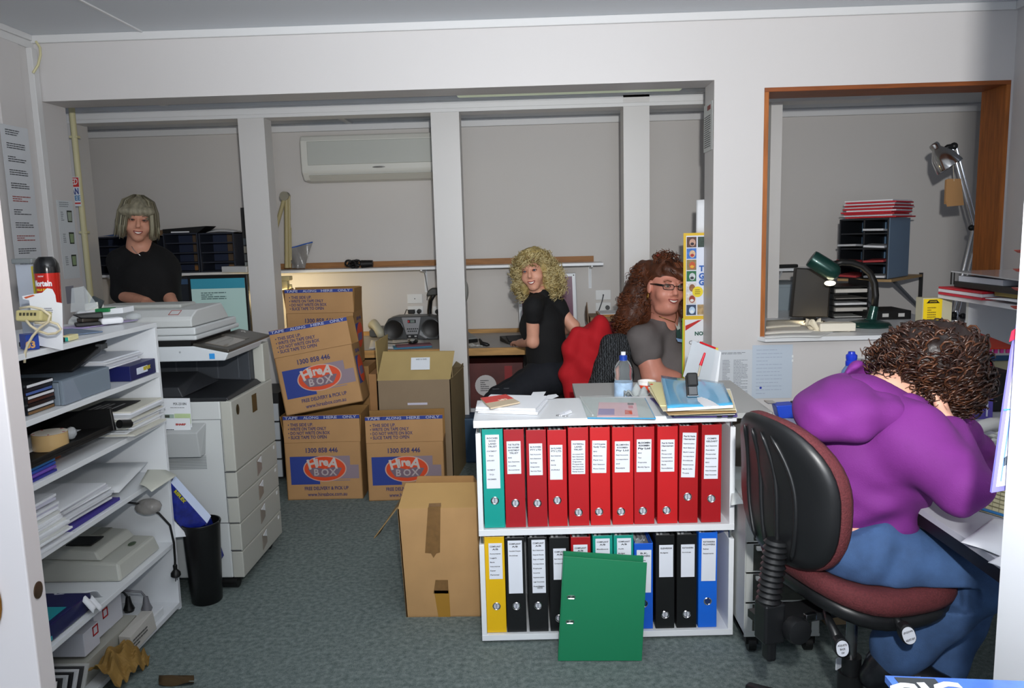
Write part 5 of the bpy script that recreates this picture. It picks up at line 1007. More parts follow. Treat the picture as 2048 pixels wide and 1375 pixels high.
for i, (c1, c2, c3) in enumerate(PH):
    zc = a.z-.018-ph*(i+.5); xc = a.x+.014+.028
    f = B().box((xc, YP-.0015, zc), (.050, .001, ph*.92)).obj('photo', M(c1, .5, var=.25, vs=60), t)
    b = B(); b.prism([(xc+.004+.016*cos(w), YP-.003, zc-.002+ph*.33*sin(w)) for w in [2*pi*k/14 for k in range(14)]], (0, .0008, 0)); b.obj('photo_subject', M(c2, .5, var=.2, vs=90), f)
    b = B(); b.prism([(xc+.003+.010*cos(w), YP-.0042, zc-.009+ph*.13*sin(w)) for w in [2*pi*k/10 for k in range(10)]], (0, .0008, 0)); b.obj('photo_detail', M(c3, .5), f)
for i in (0, 6):
    zc = a.z-.018-ph*(i+.5); B().box((a.x+.014+.085, YP-.0015, zc), (.05, .001, ph*.92)).obj('photo', M('31433a' if i == 0 else 'b09468', .5, var=.4, vs=50), t)
b = B(); b.prism([(q(1395, 583).x+.028*cos(w), YP-.005, q(1395, 583).z+.028*sin(w)) for w in [2*pi*k/24 for k in range(24)]], (0, .001, 0)); b.obj('yellow_sticker', M('ecd428', .5), t)
m = frame((1, 0, 0), (0, 0, 1), loc=q(1396, 583)+Vector((0, -.0055, 0))); lines(t, m, .035, .03, 3, M('8a7c20', .6), seed=2)
for ch, py, cc in (('T', 537, '2b62b4'), ('G', 552, '2b62b4'), ('G', 565, '2b62b4')): text(ch, .04, M(cc, .5), t, frame((1, 0, 0), (0, 0, 1), loc=q(1403, py)+Vector((0, -.003, 0))), bold=.002)
x0 = a.x+.012; b = B(); b.prism([(x0, YP-.0015, q(0, 661).z if 0 else q(1367, 661).z), (x0, YP-.0015, q(1367, 651).z), (q(1396, 640).x, YP-.0015, q(1396, 640).z), (q(1404, 639).x, YP-.0015, q(1404, 639).z)], (0, -.0008, 0)); b.obj('red_ribbon', M('c0241c', .5), t)
text('NOTICE', .028, M('1f5a4a', .6), t, frame((1, 0, 0), (0, 0, 1), loc=q(1389, 667)+Vector((0, -.003, 0))), align='LEFT', bold=.0012)
text('Christmas', .03, M('4c5054', .6), t, frame((1, 0, 0), (0, 0, 1), loc=q(1377, 685)+Vector((0, -.003, 0))), align='LEFT'); lines(t, frame((1, 0, 0), (0, 0, 1), loc=q(1398, 700)+Vector((0, -.003, 0))), .09, .03, 3, M('8b8f96', .6))
b = B(); b.lo((a.x-.004, YP-.001, c.z), (a.x+.0, YP+.003, zm)); b.obj('green_edge', M('8cc832', .5), t)
sheet('curled_sheet', 'curled white sheet sticking out behind the column above the yellow poster', 'paper', [P(1392, 468, YP+.03), P(1425, 468, YP+.02), P(1425, 398, YP+.02), P(1393, 400, YP+.03)], PAPER, .012)
# ================================================================ BINDER BOOKCASE
bk = thing('binder_bookcase', 'low white two tier bookcase packed with lever arch binders', 'bookcase', (.22, 2.5, 0))
L0, R0 = Vector((-.206, 2.49, 0)), Vector((.648, 2.515, 0)); bu = (R0-L0).normalized(); bn2 = Vector((-bu.y, bu.x, 0)); bw = (R0-L0).length; BD = .315
BM = frame(bu, bn2, loc=L0)     # x along front, y back, z up
def bb(x0, y0, z0, x1, y1, z1, name, m=None, bev=.001): return B().lo((x0, y0, z0), (x1, y1, z1), 0, BM).obj(name, m or WHITE, bk, bevel=bev)
bb(-.006, -.004, .755, bw+.002, BD, .779, 'top_board')
for (za, zb) in ((.388, .735), (.016, .352)):
    bb(0, 0, za, .017, BD, zb, 'upright'); bb(bw-.017, 0, za, bw, BD, zb, 'upright'); bb(.021, BD-.006, za, bw-.021, BD, zb+.01, 'back_panel')
bb(.0, -.001, .383, bw, BD, .405, 'shelf'); bb(.0, -.001, .010, bw, BD, .031, 'shelf')
for x in (.0105, bw-.0105):
    for z0, z1 in ((.735, .755), (.352, .383)):
        for y in (.012, BD-.02): B().cyl(BM @ Vector((x, y, z0)), BM @ Vector((x, y, z1)), .005, n=10).obj('steel_pin', CHROME, bk, smooth=True)
    for y in (.03, BD-.03): B().cyl(BM @ Vector((x+(.012 if x < .1 else -.012), y, 0)), BM @ Vector((x+(.012 if x < .1 else -.012), y, .010)), .013, n=14).obj('foot', DARK, bk, smooth=True)
SPC = {}
def binder(label, bl, br, tl, col, lab, hole, head, body, paper=True, seed=1, dep=.28, z0=None, bold=0, slack=0):
    """spine faces the viewer; bl/br/tl are pixels of the spine corners at the bookcase front"""
    Yf = 2.507; a, c, d = P(*bl, Yf), P(*br, Yf+.001), P(*tl, Yf); zb = z0+.0015
    a.z = zb; c.z = zb; c.y = Yf+(c.x-a.x)*bu.y/bu.x; yy = BM @ Vector((a.x-L0.x, .012, 0)); a.y = yy.y; c.y = a.y+(c.x-a.x)*bu.y
    up = Vector((d.x-a.x, 0, d.z-a.z)); h = up.length; w = (c-a).length; m = frame(c-a, up, loc=a)
    t = thing('lever_arch_binder', label, 'binder', mat=m, group='lever arch binders in the bookcase'); cm_ = M(col, .42, coat=.12)
    b = B(); b.lo((0, 0, -.003), (w, h, 0)); b.obj('spine', cm_, t, world=False, bevel=.002)
    for x in (0, w-.003): B().lo((x, .0, -dep), (x+.003, h-slack*(.02 if x else 0), -.003)).obj('cover', cm_, t, world=False)
    B().lo((.006, .004, -dep+.01), (w-.006, h-.02, -.02)).obj('paper_block', M('8f9194', .8, var=.25, vs=60), t, world=False)
    for i in range(3): B().lo((.008+i*w*.25, h-.02, -dep+.02), (.008+i*w*.25+w*.12, h-.008-.003*i, -.03-.02*i)).obj('paper_tab', M(('c9cbcd', '9fa2a6', 'b7b9bb')[i], .8), t, world=False)
    hm = Matrix.Translation((hole[0]*w, h*(1-hole[1]), .0006))
    b = B(); b.lathe([(.0098, 0), (.0135, .0), (.0138, .0014), (.0118, .0026), (.0098, .0012)], 24, 0, hm, closed=True); b.obj('ring', CHROME, t, world=False, smooth=True)
    b = B(); b.cyl((hole[0]*w, h*(1-hole[1]), 0), (hole[0]*w, h*(1-hole[1]), .0005), .010, n=20)
    if paper: b.lo((hole[0]*w-.002, h*(1-hole[1])-.009, .0006), (hole[0]*w+.001, h*(1-hole[1])+.009, .001), 1)
    b.obj('finger_hole', [M('b9bcc4' if paper else '1c3260', .5), M('7a7d88', .6)], t, world=False)
    lx0, lx1, ly0, ly1, rot = lab; lw, lh = (lx1-lx0)*w, (ly1-ly0)*h; lm = Matrix.Translation(((lx0+lx1)/2*w, h*(1-(ly0+ly1)/2), .0008)) @ Matrix.Rotation(rot, 4, 'Z')
    lo = B().lo((-lw/2, -lh/2, 0), (lw/2, lh/2, .0006), 0, lm).obj('label', M('dfe3ec', .6), t, world=False)
    wl = m @ lm @ Matrix.Translation((0, 0, .0008)); y = lh/2-.012
    for s_ in head: text(s_, .0075, INK, lo, wl @ Matrix.Translation((0, y, 0)), width=min(lw*.82, .0052*len(s_)+.004), bold=.0002+bold); y -= .0095
    if body:
        y -= .006; sp = min(.016, (y+lh/2)/max(1, len(body)))
        for s_ in body: text(s_, .0058, INK, lo, wl @ Matrix.Translation((-lw*.42, y, 0)), align='LEFT', width=min(lw*.8, .0034*len(s_)+.002), bold=.0001); y -= sp
    return t
def U(x, y): return (940+x/3.4375, 680+y/3.4375)
def V_(x, y): return (940+x/3.657, 1040+y/3.657)
upper = [
 ('teal lever arch binder at the left end of the upper tier', (102, 1280), (243, 1280), (97, 610), '0c9a8e', (.16, .82, .055, .595, 0), (.53, .72), ['ROCHES', 'WOOD', 'LAND', 'TRUST'], ['STATEMENT', '  TO', 'JANUARY', '', 'PAYMENT', '  TO', 'DECEMBER']),
 ('dark red binder next to the teal one, label headed THE TRUSTEE', (248, 1272), (385, 1272), (247, 613), 'a3141f', (.14, .83, .118, .448, 0), (.5, .748), ['THE TRUSTEE', 'FOR WOOMBY', 'INVESTMENT', 'TRUST'], ['BAS', 'Bank Statements', 'Credits', 'Accountants']),
 ('dark red binder third from the left in the upper tier', (399, 1275), (535, 1275), (398, 617), 'a5121d', (.14, .80, .138, .462, 0), (.5, .752), ['BA FLOWERS', 'PTY LTD'], ['Paid Accounts', 'Bank Statements', 'Sydney', 'Deposits', 'Service Fees']),
 ('red binder fourth from the left, label listing journals', (543, 1277), (672, 1272), (544, 618), 'b8141c', (.12, .78, .153, .51, -.01), (.47, .726), ['BA FLOWERS', 'PTY LTD'], ['Bank Statement', 'BAS', 'PAYE', 'JOURNALS']),
 ('red binder with the long eight line label in the upper tier', (683, 1266), (822, 1268), (706, 603), 'b5151d', (.15, .83, .13, .468, -.012), (.47, .86), ['WATERFALL', 'LAND', 'TRUST'], ['Accountants BAS', 'Bank Statements', 'Loan Statements', 'Deposits', 'Properties', 'Paid Accounts', 'Correspondence', 'Rental Income']),
 ('bright red binder whose label tilts, headed Family Trusts', (832, 1264), (968, 1266), (861, 603), 'c41a1e', (.1, .82, .132, .46, -.02), (.42, .858), ['C & R Koopman', 'Family Trusts'], ['BAS', 'Balances', 'Paid Inv.', 'Bank Statement', 'Phone Comms']),
 ('bright red binder in the middle right of the upper tier, pale print', (983, 1262), (1127, 1262), (1010, 603), 'c21a1d', (.12, .83, .142, .457, -.012), (.4, .862), ['BLUMWIN', 'KOOMEN', 'Pty Ltd'], ['Paid Accounts', 'Correspondence', 'and', 'Receipts']),
 ('crimson binder with bold heading, eighth in the upper tier', (1133, 1260), (1272, 1260), (1160, 602), 'b5161f', (.12, .84, .125, .458, -.012), (.42, .86), ['BLOOMIN', 'KOOMEN', 'Pty Ltd'], ['BAS', 'Tax', 'Deposits', 'Monthly Figures']),
 ('bright red binder ninth in the upper tier beside a white gap', (1293, 1256), (1432, 1256), (1305, 600), 'c2191e', (.14, .83, .132, .46, -.008), (.45, .86), ['Paul & Heide', 'Hannaman'], ['Bank', 'Financial', 'Statements', 'Correspondence', 'Bank', 'Reconciliations']),
 ('dark red binder second from the right in the upper tier', (1443, 1253), (1572, 1253), (1462, 596), 'a8151b', (.13, .86, .07, .525, -.035), (.45, .725), ['Paul & Heide', 'Hannaman'], ['Superannuation', 'Bank Balances', 'Bank Loans', 'Correspondence', 'Dividends', 'Statements', 'Bank Info', 'Trusts']),
 ('deep red binder at the right end of the upper tier', (1597, 1250), (1733, 1250), (1614, 590), 'a4141c', (.13, .83, .103, .548, -.015), (.5, .752), ['COMPS', 'GELDART'], ['Bank Statements', 'Receipts', 'Financial', 'Statements', 'BAS', 'Accountants', 'Other Documents', 'Final Accounts'])]
for i, (lab, bl, br, tl, c, l, h, hd_, bd) in enumerate(upper): binder(lab, U(*bl), U(*br), U(*tl), c, l, h, hd_, bd, z0=.405, seed=i, bold=.0002 if i == 7 else 0)
lower = [
 ('yellow lever arch binder at the left end of the lower tier', (126, 785), (268, 785), (120, 118), 'e3b50c', (.2, .88, .065, .435, 0), (.52, .72), ['COMPLIANT', 'A/B'], ['Accountants', 'Legals', 'Bank', 'Insurance', 'Super', 'Personal'], 1),
 ('black binder with a long sparse label next to the yellow one', (273, 782), (415, 782), (274, 125), '131416', (.14, .86, .03, .585, 0), (.5, .72), ['COMPLIANT', 'A/B'], ['Cancelled Cheques', 'Archives'], 1),
 ('black binder with a barcode on its long label', (436, 782), (575, 782), (428, 125), '131416', (.2, .9, .025, .585, 0), (.48, .72), ['COMPLIANT', 'A/B'], ['Bank Statements', 'Deposit Books', 'Dept of Health', 'Correspondence', 'Employee', 'Income', 'Superannuation', 'Legal Documents', 'Real Estate'], 1),
 ('black binder partly behind the left edge of the green binder', (590, 778), (735, 778), (584, 128), '131416', (.2, .83, .115, .445, 0), (.45, .86), ['COMPLIANT', 'A/B'], ['Bank Statements', 'Correspondence'], 1),
 ('red binder in the lower tier behind the green binder', (748, 778), (890, 778), (746, 126), 'a8151d', (.12, .84, .08, .46, 0), (.5, .8), ['COMPLIANT', 'A/B'], ['Bank Statements', 'Correspondence'], 1),
 ('teal binder behind the green binder, left of its teal twin', (905, 775), (1050, 775), (905, 118), '159484', (.14, .85, .03, .5, 0), (.5, .8), ['COMPLIANT', 'A/B'], ['Miscellaneous', '', 'Correspondence'], 1),
 ('teal binder behind the green binder, right of its teal twin', (1057, 773), (1200, 773), (1060, 117), '159484', (.17, .88, .03, .5, 0), (.5, .8), ['COMPLIANT', 'A/B'], ['Audit', 'Budget', 'Corresp.'], 1),
 ('blue binder with plastic pockets poking from its top', (1206, 776), (1342, 776), (1218, 178), '1559c8', (.12, .9, .075, .57, -.01), (.5, .7), ['B.K.', 'FLOWERS'], ['Budgets'], 0),
 ('black binder third from the right in the lower tier', (1362, 770), (1500, 770), (1366, 118), '121314', (.18, .92, .105, .445, 0), (.5, .85), ['GLENREIGH'], ['Budgets'], 1),
 ('black binder second from the right in the lower tier', (1517, 770), (1663, 770), (1517, 116), '121314', (.2, .88, .105, .45, 0), (.5, .85), ['KATANDRA'], ['Invoices'], 1),
 ('blue binder at the right end of the lower tier', (1676, 768), (1812, 768), (1692, 104), '1666d6', (.15, .92, .06, .505, -.01), (.5, .72), ['KATANDRA', 'FLOWERS'], ['Sales', 'Statements'], 0)]
for i, (lab, bl, br, tl, c, l, h, hd_, bd, pp) in enumerate(lower):
    t = binder(lab, V_(*bl), V_(*br), V_(*tl), c, l, h, hd_, bd, z0=.031, seed=30+i, paper=bool(pp))
    if i == 2:
        lo = [q for q in t.children if q.name.startswith('label')][0]; b = B(); mm = t.matrix_basis
        for k in range(9): b.lo((.029+k*.0022, .155, .0015), (.029+k*.0022+(.0008, .0014)[k % 2], .164, .0019), 0, mm)
        b.obj('barcode', INK, lo)
    if i == 7:
        mm = t.matrix_basis; b = B(); b.grid(lambda u, v: mm @ Vector((.006+u*.03+.003*sin(9*v), .285+.03*v+.006*sin(7*u), -.012-.02*u)), 6, 5); b.obj('plastic_pocket', M('cfd6dc', .15, trans=.5), t, smooth='all', solid=.001)
        b = B(); b.hexa([mm @ Vector((.058, .28, -.28)), mm @ Vector((.061, .28, -.28)), mm @ Vector((.061, .28, -.004)), mm @ Vector((.058, .28, -.004))], [mm @ Vector((.058, .315, -.28)), mm @ Vector((.061, .315, -.28)), mm @ Vector((.061, .285, -.004)), mm @ Vector((.058, .285, -.004))]); b.obj('cover', M('1559c8', .42, coat=.12), t)
# green binder leaning in front
gb, gr = PZ(1117.7, 1321, .002), PZ(1285, 1331, .002); gr.y = gb.y; gr = Vector((gr.x+.002, gb.y-.004, .002)); tl, tr_ = P(1128.7, 1112.5, gb.y+.032), P(1294, 1124, gb.y+.028)
gx, gu = gr-gb, tl-gb; gm = frame(gx, gu, loc=gb); gw, gh = gx.length, gu.length; shx = 0
t = thing('green_binder', 'green lever arch binder leaning against the front of the bookcase', 'binder', mat=gm); GM = M('0d7a50', .5, coat=.1, bump=.03, bs=400)
tlx = (gm.inverted() @ tl).x; trx = (gm.inverted() @ tr_)
b = B(); b.prism([(0, 0, 0), (gw, 0, 0), (trx.x, trx.y, 0), (tlx, gh, 0)], (0, 0, -.003)); b.obj('front_cover', GM, t, world=False, bevel=.001)
b = B(); b.prism([(0, 0, -.052), (gw, 0, -.052), (trx.x-.005, trx.y+.005, -.052), (tlx-.003, gh+.001, -.052)], (0, 0, -.003)); b.obj('rear_cover', GM, t, world=False)
b = B(); b.prism([(0, 0, -.002), (-.003, 0, -.002), (tlx-.003, gh, -.002), (tlx, gh, -.002)], (0, 0, -.053)); b.obj('spine', GM, t, world=False)
for yf in (.612, .375):
    c = Vector((.029+tlx*yf, gh*yf, .0003)); b = B()
    ov = lambda r, z: [c+Vector(((1 if cos(a) > 0 else -1)*.008+r*cos(a), r*sin(a), z)) for a in [2*pi*k/28+.001 for k in range(28)]]
    o1, o2, o3 = ov(.0065, 0), ov(.0055, .0018), ov(.0032, .0008); n = 28
    b.add(o1+o2+o3, [(i, (i+1) % n, n+(i+1) % n, n+i) for i in range(n)]+[(n+i, n+(i+1) % n, 2*n+(i+1) % n, 2*n+i) for i in range(n)])
    sl = b.obj('ring_slot', CHROME, t, world=False, smooth=True)
    b = B(); b.prism(ov(.0033, .0004), (0, 0, .0003)); b.box(c+Vector((0, 0, .001)), (.007, .004, .002), 1); b.obj('slot_hole', [M('0c3c2a', .6), CHROME], t, world=False)
# ------------------------------------------------------------ on top of the bookcase
ZK = .7795
def K(px, py, h=0): return PZ(px, py, ZK+h)
p0, p1 = K(952, 826), K(1074, 829); pa = K(968, 787); 
t = pile('paper_stack', 'stack of white papers at the left end of the binder bookcase top', 'paper', p0+Vector((.004, .0, .001)), p1+Vector((0, 0, .001)), .02, .21, 5, [PAPER, M('e3e5ea', .7)], .006, seed=21)
m = frame((1, .02, 0), (0, 1, 0), loc=K(1002, 794)+Vector((0, 0, .0225))); b = B(); b.box((-.02, .05, 0), (.025, .008, .001), 0, m); b.box((.02, .055, 0), (.02, .012, .001), 0, m); b.obj('printed_mark', INK, t)
cs = [PZ(x, y, ZK+.024) for x, y in ((961, 798), (1012, 791), (1040, 806), (981, 818))]; 
t = thing('red_booklet', 'small red and beige booklet lying on the white papers', 'booklet', cs[0])
B().prism(cs, (0, 0, .005)).obj('pages', M('c9b79c', .7), t)
mid = lambda i, j, f: cs[i].lerp(cs[j], f); B().prism([cs[0]+Vector((0, 0, .0052)), cs[1]+Vector((0, 0, .0052)), mid(1, 2, .55)+Vector((0, 0, .0052)), mid(0, 3, .55)+Vector((0, 0, .0052))], (0, 0, .0006)).obj('red_cover', M('d8433c', .5), t)
text('101', .02, M('e9d9c4', .5), t, frame(cs[2]-cs[3], cs[0]-cs[3], loc=(cs[0]+cs[1]+cs[2]+cs[3])/4+Vector((.012, .006, .0065))), bold=.001, width=.032)
for i, pts in enumerate((((1060, 794), (1066, 784), (1092, 783), (1084, 796)), ((1084, 797), (1096, 790), (1112, 788), (1117, 792), (1104, 797)))):
    b = B(); b.prism([K(x, y, .001+.002*i) for x, y in pts], (0, 0, .001)); tag(b.obj('torn_paper', PAPER), ('torn white paper tab sticking out beyond the white papers', 'smaller torn white paper tab at the rear edge of the bookcase top')[i], 'paper')
t = thing('key_bunch', 'white key tag with a small wire key ring on the bookcase top', 'keys', K(1128, 829))
b = B(); b.tube([K(1119, 832)+Vector((.011*cos(a), .009*sin(a), .003)) for a in [2*pi*k/16 for k in range(17)]], .0012, 5); b.tube([K(1131, 833)+Vector((.008*cos(a), .008*sin(a), .003)) for a in [2*pi*k/16 for k in range(17)]], .0012, 5); b.obj('key_ring', CHROME, t, smooth='all')
b = B(); b.prism([K(x, y, .001) for x, y in ((1117, 829), (1140, 822), (1144, 825), (1122, 833))], (0, 0, .006)); b.prism([K(x, y, .007) for x, y in ((1126, 825), (1139, 820), (1142, 822), (1130, 828))], (0, 0, .005)); b.obj('tag', M('e6e8ee', .5), t, bevel=.001)
cz = [K(x, y) for x, y in ((1175, 837), (1311, 838), (1290, 797), (1160, 795))]
t = thing('document_pouch', 'clear zip document pouch with a pink card inside on the bookcase top', 'pouch', cz[0])
B().prism([q+Vector((0, 0, .0005)) for q in cz], (0, 0, .002)).obj('rear_leaf', M('b9c4c2', .25), t)
up_ = Vector((0, 0, .004)); ck = [K(x, y, .003) for x, y in ((1194, 833), (1277, 833), (1272, 806), (1198, 805))]
B().prism(ck, (0, 0, .002)).obj('pink_card', M('dcb2b8', .5), t); lp = lambda u, v, z=.0055: (ck[0]*(1-u)*(1-v)+ck[1]*u*(1-v)+ck[2]*u*v+ck[3]*(1-u)*v)+Vector((0, 0, z-.003))
B().prism([lp(.02, .08), lp(.42, .08), lp(.42, .5), lp(.02, .5)], (0, 0, .0005)).obj('card_print', M('8f7ab0', .5), t); B().prism([lp(.68, .12), lp(.86, .12), lp(.86, .42), lp(.68, .42)], (0, 0, .0005)).obj('card_print', M('d4553c', .5), t)
B().prism([lp(.78, .55), lp(.9, .55), lp(.9, .75), lp(.78, .75)], (0, 0, .0005)).obj('card_print', M('c86a78', .5), t); B().prism([lp(.77, .82), lp(.93, .82), lp(.93, .95), lp(.77, .95)], (0, 0, .0005)).obj('card_print', M('4a3c44', .5), t)
b = B(); b.grid(lambda u, v: cz[0]*(1-u)*(1-v)+cz[1]*u*(1-v)+cz[2]*u*v+cz[3]*(1-u)*v+Vector((0, 0, .0085+.003*sin(6*u+2*v)*sin(5*v+u))), 12, 8); b.obj('clear_leaf', M('eef6f6', .08, alpha=.22), t, smooth='all')
b = B(); b.tube([cz[0]+up_*.6, cz[1]+up_*.6], .0022, 6); b.tube([cz[1]+up_*.6, cz[2]+up_*.6], .0018, 6); b.obj('blue_edge', M('3c9ccf', .4), t)
b = B(); b.tube([cz[3]+up_, cz[3].lerp(cz[0], .9)+up_+Vector((.02, 0, 0))], .003, 6); b.obj('zip_strip', M('c3cac8', .3), t)
# folders pile
q0, q1 = K(1343, 834), K(1475, 833)
t = thing('purple_folder', 'purple folder lowest in the pile at the right end of the bookcase', 'folder', q0); B().prism([K(x, y, .0006) for x, y in ((1345, 835), (1475, 833), (1468, 800), (1300, 797))], (0, 0, .003)).obj('cover', M('5a4a94', .5), t)
def slab_(name, label, pts, z, h, mat, cat='folder', edge=None):
    t = thing(name, label, cat, K(*pts[0], z)); B().prism([K(x, y, z) for x, y in pts], (0, 0, h)).obj('cover' if not edge else 'pages', mat, t)
    if edge: B().prism([K(x, y, z+h) for x, y in pts], (0, 0, .0018)).obj('cover', edge, t)
    return t
t = slab_('white_booklet', 'white booklet with black clips in the folder pile', ((1348, 832), (1470, 829), (1462, 796), (1310, 794)), .005, .010, M('e9ebef', .6), 'booklet', M('e9ebef', .6))
for px in (1439, 1461): B().box(K(px, 830, .011)+Vector((0, -.001, 0)), (.016, .006, .008)).obj('binder_clip', BLACK, t, bevel=.001)
slab_('green_folder', 'dark green folder edge showing in the pile under the cream files', ((1342, 831), (1473, 826), (1464, 790), (1306, 790)), .018, .003, M('2c5c4c', .5))
slab_('cream_file', 'cream manila file with orange edge in the folder pile', ((1337, 830), (1473, 825), (1462, 786), (1300, 786)), .022, .009, M('e9e4da', .6), 'folder', M('d8bc8c', .6))
slab_('cream_file', 'cream manila file fanned out left beneath the blue folder', ((1326, 822), (1472, 820), (1460, 780), (1296, 776)), .034, .006, M('eceae6', .6), 'folder', M('ddd2ae', .6))
slab_('yellow_file', 'pale yellow file with a red heart mark in the fanned pile', ((1320, 812), (1440, 812), (1440, 775), (1296, 764)), .043, .003, M('e2d8a2', .6))
b = B(); b.sph(K(1303, 768, .0475), (.006, .006, .0015), 10); tag(b.obj('heart_sticker', M('c63a20', .5), smooth='all'), 'small red sticker on the pale yellow file', 'sticker')
t = thing('blue_folder', 'pale blue plastic folder on top of the folder pile', 'folder', K(1335, 806, .05))
bp = [K(x, y, .048) for x, y in ((1335, 822), (1466, 815), (1446, 770), (1322, 762))]; B().prism(bp, (0, 0, .009)).obj('pages', M('e9eaee', .6), t)
bl_ = [q+Vector((0, 0, .0095)) for q in bp]; b = B(); b.grid(lambda u, v: bl_[0]*(1-u)*(1-v)+bl_[1]*u*(1-v)+bl_[2]*u*v+bl_[3]*(1-u)*v+Vector((0, 0, .002*sin(7*u+3*v)+.012*v*v*(1-u))), 14, 10); b.obj('plastic_cover', M('4aa6d2', .22, coat=.5, bump=.15, bs=25), t, smooth='all', solid=.0016)
st0, st1 = P(1385, 795, bp[0].y+.045), P(1389, 748, bp[0].y+.075); 
t = thing('stapler', 'black and silver stapler standing upright against the clear wallets', 'stapler', st0)
ax = (st1-st0).normalized(); sm = frame((1, 0, 0), ax, loc=st0); H_ = (st1-st0).length
b = B(); b.lo((-.018, 0, -.006), (.018, H_*.96, .004), 0, sm); b.obj('base', BLACK, t, bevel=.005)
b = B(); b.lo((-.014, .004, .006), (.014, H_*.5, .018), 0, sm); b.obj('anvil', M('6c6e70', .25, .9), t, bevel=.003); b = B(); b.lo((-.017, H_*.42, .005), (.017, H_, .026), 0, sm); b.obj('handle', M('161718', .35), t, bevel=.006)
b = B(); b.lo((-.018, .0, .004), (.018, .006, .014), 0, sm); b.obj('chrome_lip', CHROME, t, bevel=.002)
# table just behind the bookcase: bottle, mug, wallets
t = thing('side_desk', 'grey desk behind the binder bookcase', 'desk', (.5, 3.2, 0)); B().lo((.16, 2.86, .68), (.874, 3.5, .70)).obj('top', M('b5b6b4', .5), t)
for x in (.18, .82): B().lo((x, 2.9, 0), (x+.04, 3.46, .68)).obj('side_panel', M('b5b6b4', .5), t)
bc_ = P(1247, 780, 3.0); bz = .7005
t = thing('water_bottle', 'clear plastic water bottle with blue and white cap behind the bookcase', 'bottle', (bc_.x, 3.0, bz)); m = Matrix.Translation((bc_.x, 3.0, bz)); hb_ = P(1247, 703, 3.0).z-bz
b = B(); b.lathe([(.001, .004), (.03, 0), (.0355, .006), (.0355, hb_*.50), (.033, hb_*.58), (.0355, hb_*.64), (.0345, hb_*.70), (.026, hb_*.80), (.014, hb_*.86), (.013, hb_*.90)], 28, 0, m); b.obj('bottle_body', M('eef4f6', .05, trans=.9, ior=1.1), t, smooth=True)
b = B(); b.lathe([(.0365, hb_*.14), (.0365, hb_*.46)], 28, 0, m, closed=True); b.obj('bottle_label', M('a9c4e0', .4, var=.25, vs=30), t, smooth=True)
b = B(); b.lathe([(.0145, hb_*.84), (.0155, hb_*.845), (.0155, hb_*.93), (.010, hb_*.945)], 20, 0, m); b.obj('cap', M('1c3f9c', .3), t, smooth=True)
b = B(); b.lathe([(.009, hb_*.94), (.0095, hb_*.955), (.0095, hb_), (.004, hb_)], 16, 0, m); b.obj('spout', WHITE, t, smooth=True)
mc = P(1294, 780, 2.98); mr = (P(1312, 765, 2.98).x-P(1275, 765, 2.98).x)/2; zt = P(1294, 761, 2.98).z; m = Matrix.Translation((mc.x, 2.98, bz)); hh = zt-bz
t = thing('coffee_mug', 'red and white coffee mug behind the folder pile', 'mug', (mc.x, 2.98, bz))
b = B(); b.lathe([(mr*.8, 0), (mr*.95, .006), (mr, hh), (mr*.92, hh), (mr*.85, .01), (.001, .008)], 28, 0, m); b.obj('cup', M('e9e6e2', .25, coat=.4), t, smooth=True)
b = B(); b.lathe([(mr*1.012, hh*.3), (mr*1.012, hh*.88)], 28, 0, m, closed=True); b.obj('red_glaze', M('c8401c', .3, coat=.4), t, smooth=True)
for a in (-1.9, -1.2): b = B(); c = Vector((mc.x+mr*1.02*cos(a), 2.98+mr*1.02*sin(a), bz+hh*.5)); b.sph(c, (mr*.3, mr*.12, hh*.2), 12); b.obj('white_spot', M('e6dede', .3), t, smooth='all')
b = B(); rr = random.Random(8)
b.grid(lambda u, v: P(1248+64*u, 795-14*v-5*sin(4*u), 2.90+.05*v)+Vector((0, 0, .012*sin(9*u+4*v)+.01*sin(17*u-5*v))), 20, 8); tag(b.obj('clear_wrap', M('d9e0e0', .12, trans=.55, bump=.3, bs=60), smooth='all', solid=.002), 'crumpled clear wrapper behind the document pouch', 'plastic')
b = B(); c = P(1186, 792, 2.9); b.box((c.x, c.y+.02, .724), (.035, .09, .045), 0, None, (.1, 0, -.5)); tag(b.obj('cream_handset', M('c9c6b0', .4), bevel=.008), 'cream handset end poking up behind the document pouch', 'handset')
t = thing('clear_wallets', 'stack of clear plastic wallets with red clips propped upright beside the column', 'wallet', P(1400, 760, 3.0))
WLT = M('dfe6ea', .1, alpha=.45); Yw = 3.0
for i, (pts, mt_) in enumerate(((((1366, 752), (1415, 790), (1432, 700), (1385, 680)), M('c3cad0', .2, alpha=.75)), (((1384, 768), (1426, 790), (1440, 702), (1397, 684)), M('dde2e8', .15, alpha=.6)), (((1398, 775), (1434, 786), (1442, 704), (1408, 686)), M('e6eaee', .3)))):
    c = [P(x, y, Yw+.03*i) for x, y in pts]; b = B(); b.prism(c, (0, .002, 0)); b.obj('wallet', mt_, t)
    if i == 2: lines(t, frame(c[1]-c[0], c[3]-c[0], loc=(c[0]+c[2])/2+Vector((0, -.002, 0))), .05, .12, 12, M('9aa0aa', .6), seed=4)
for a, c in (((1400, 684), (1431, 696)), ((1388, 686), (1394, 693))): b = B(); b.tube([P(*a, Yw+.02), P(*c, Yw+.025)], .004, 6); b.obj('red_strip', M('c81e28', .4), t)
B().box(P(1433, 700, Yw+.055), (.012, .004, .02)).obj('yellow_tab', M('c8b83c', .5), t)
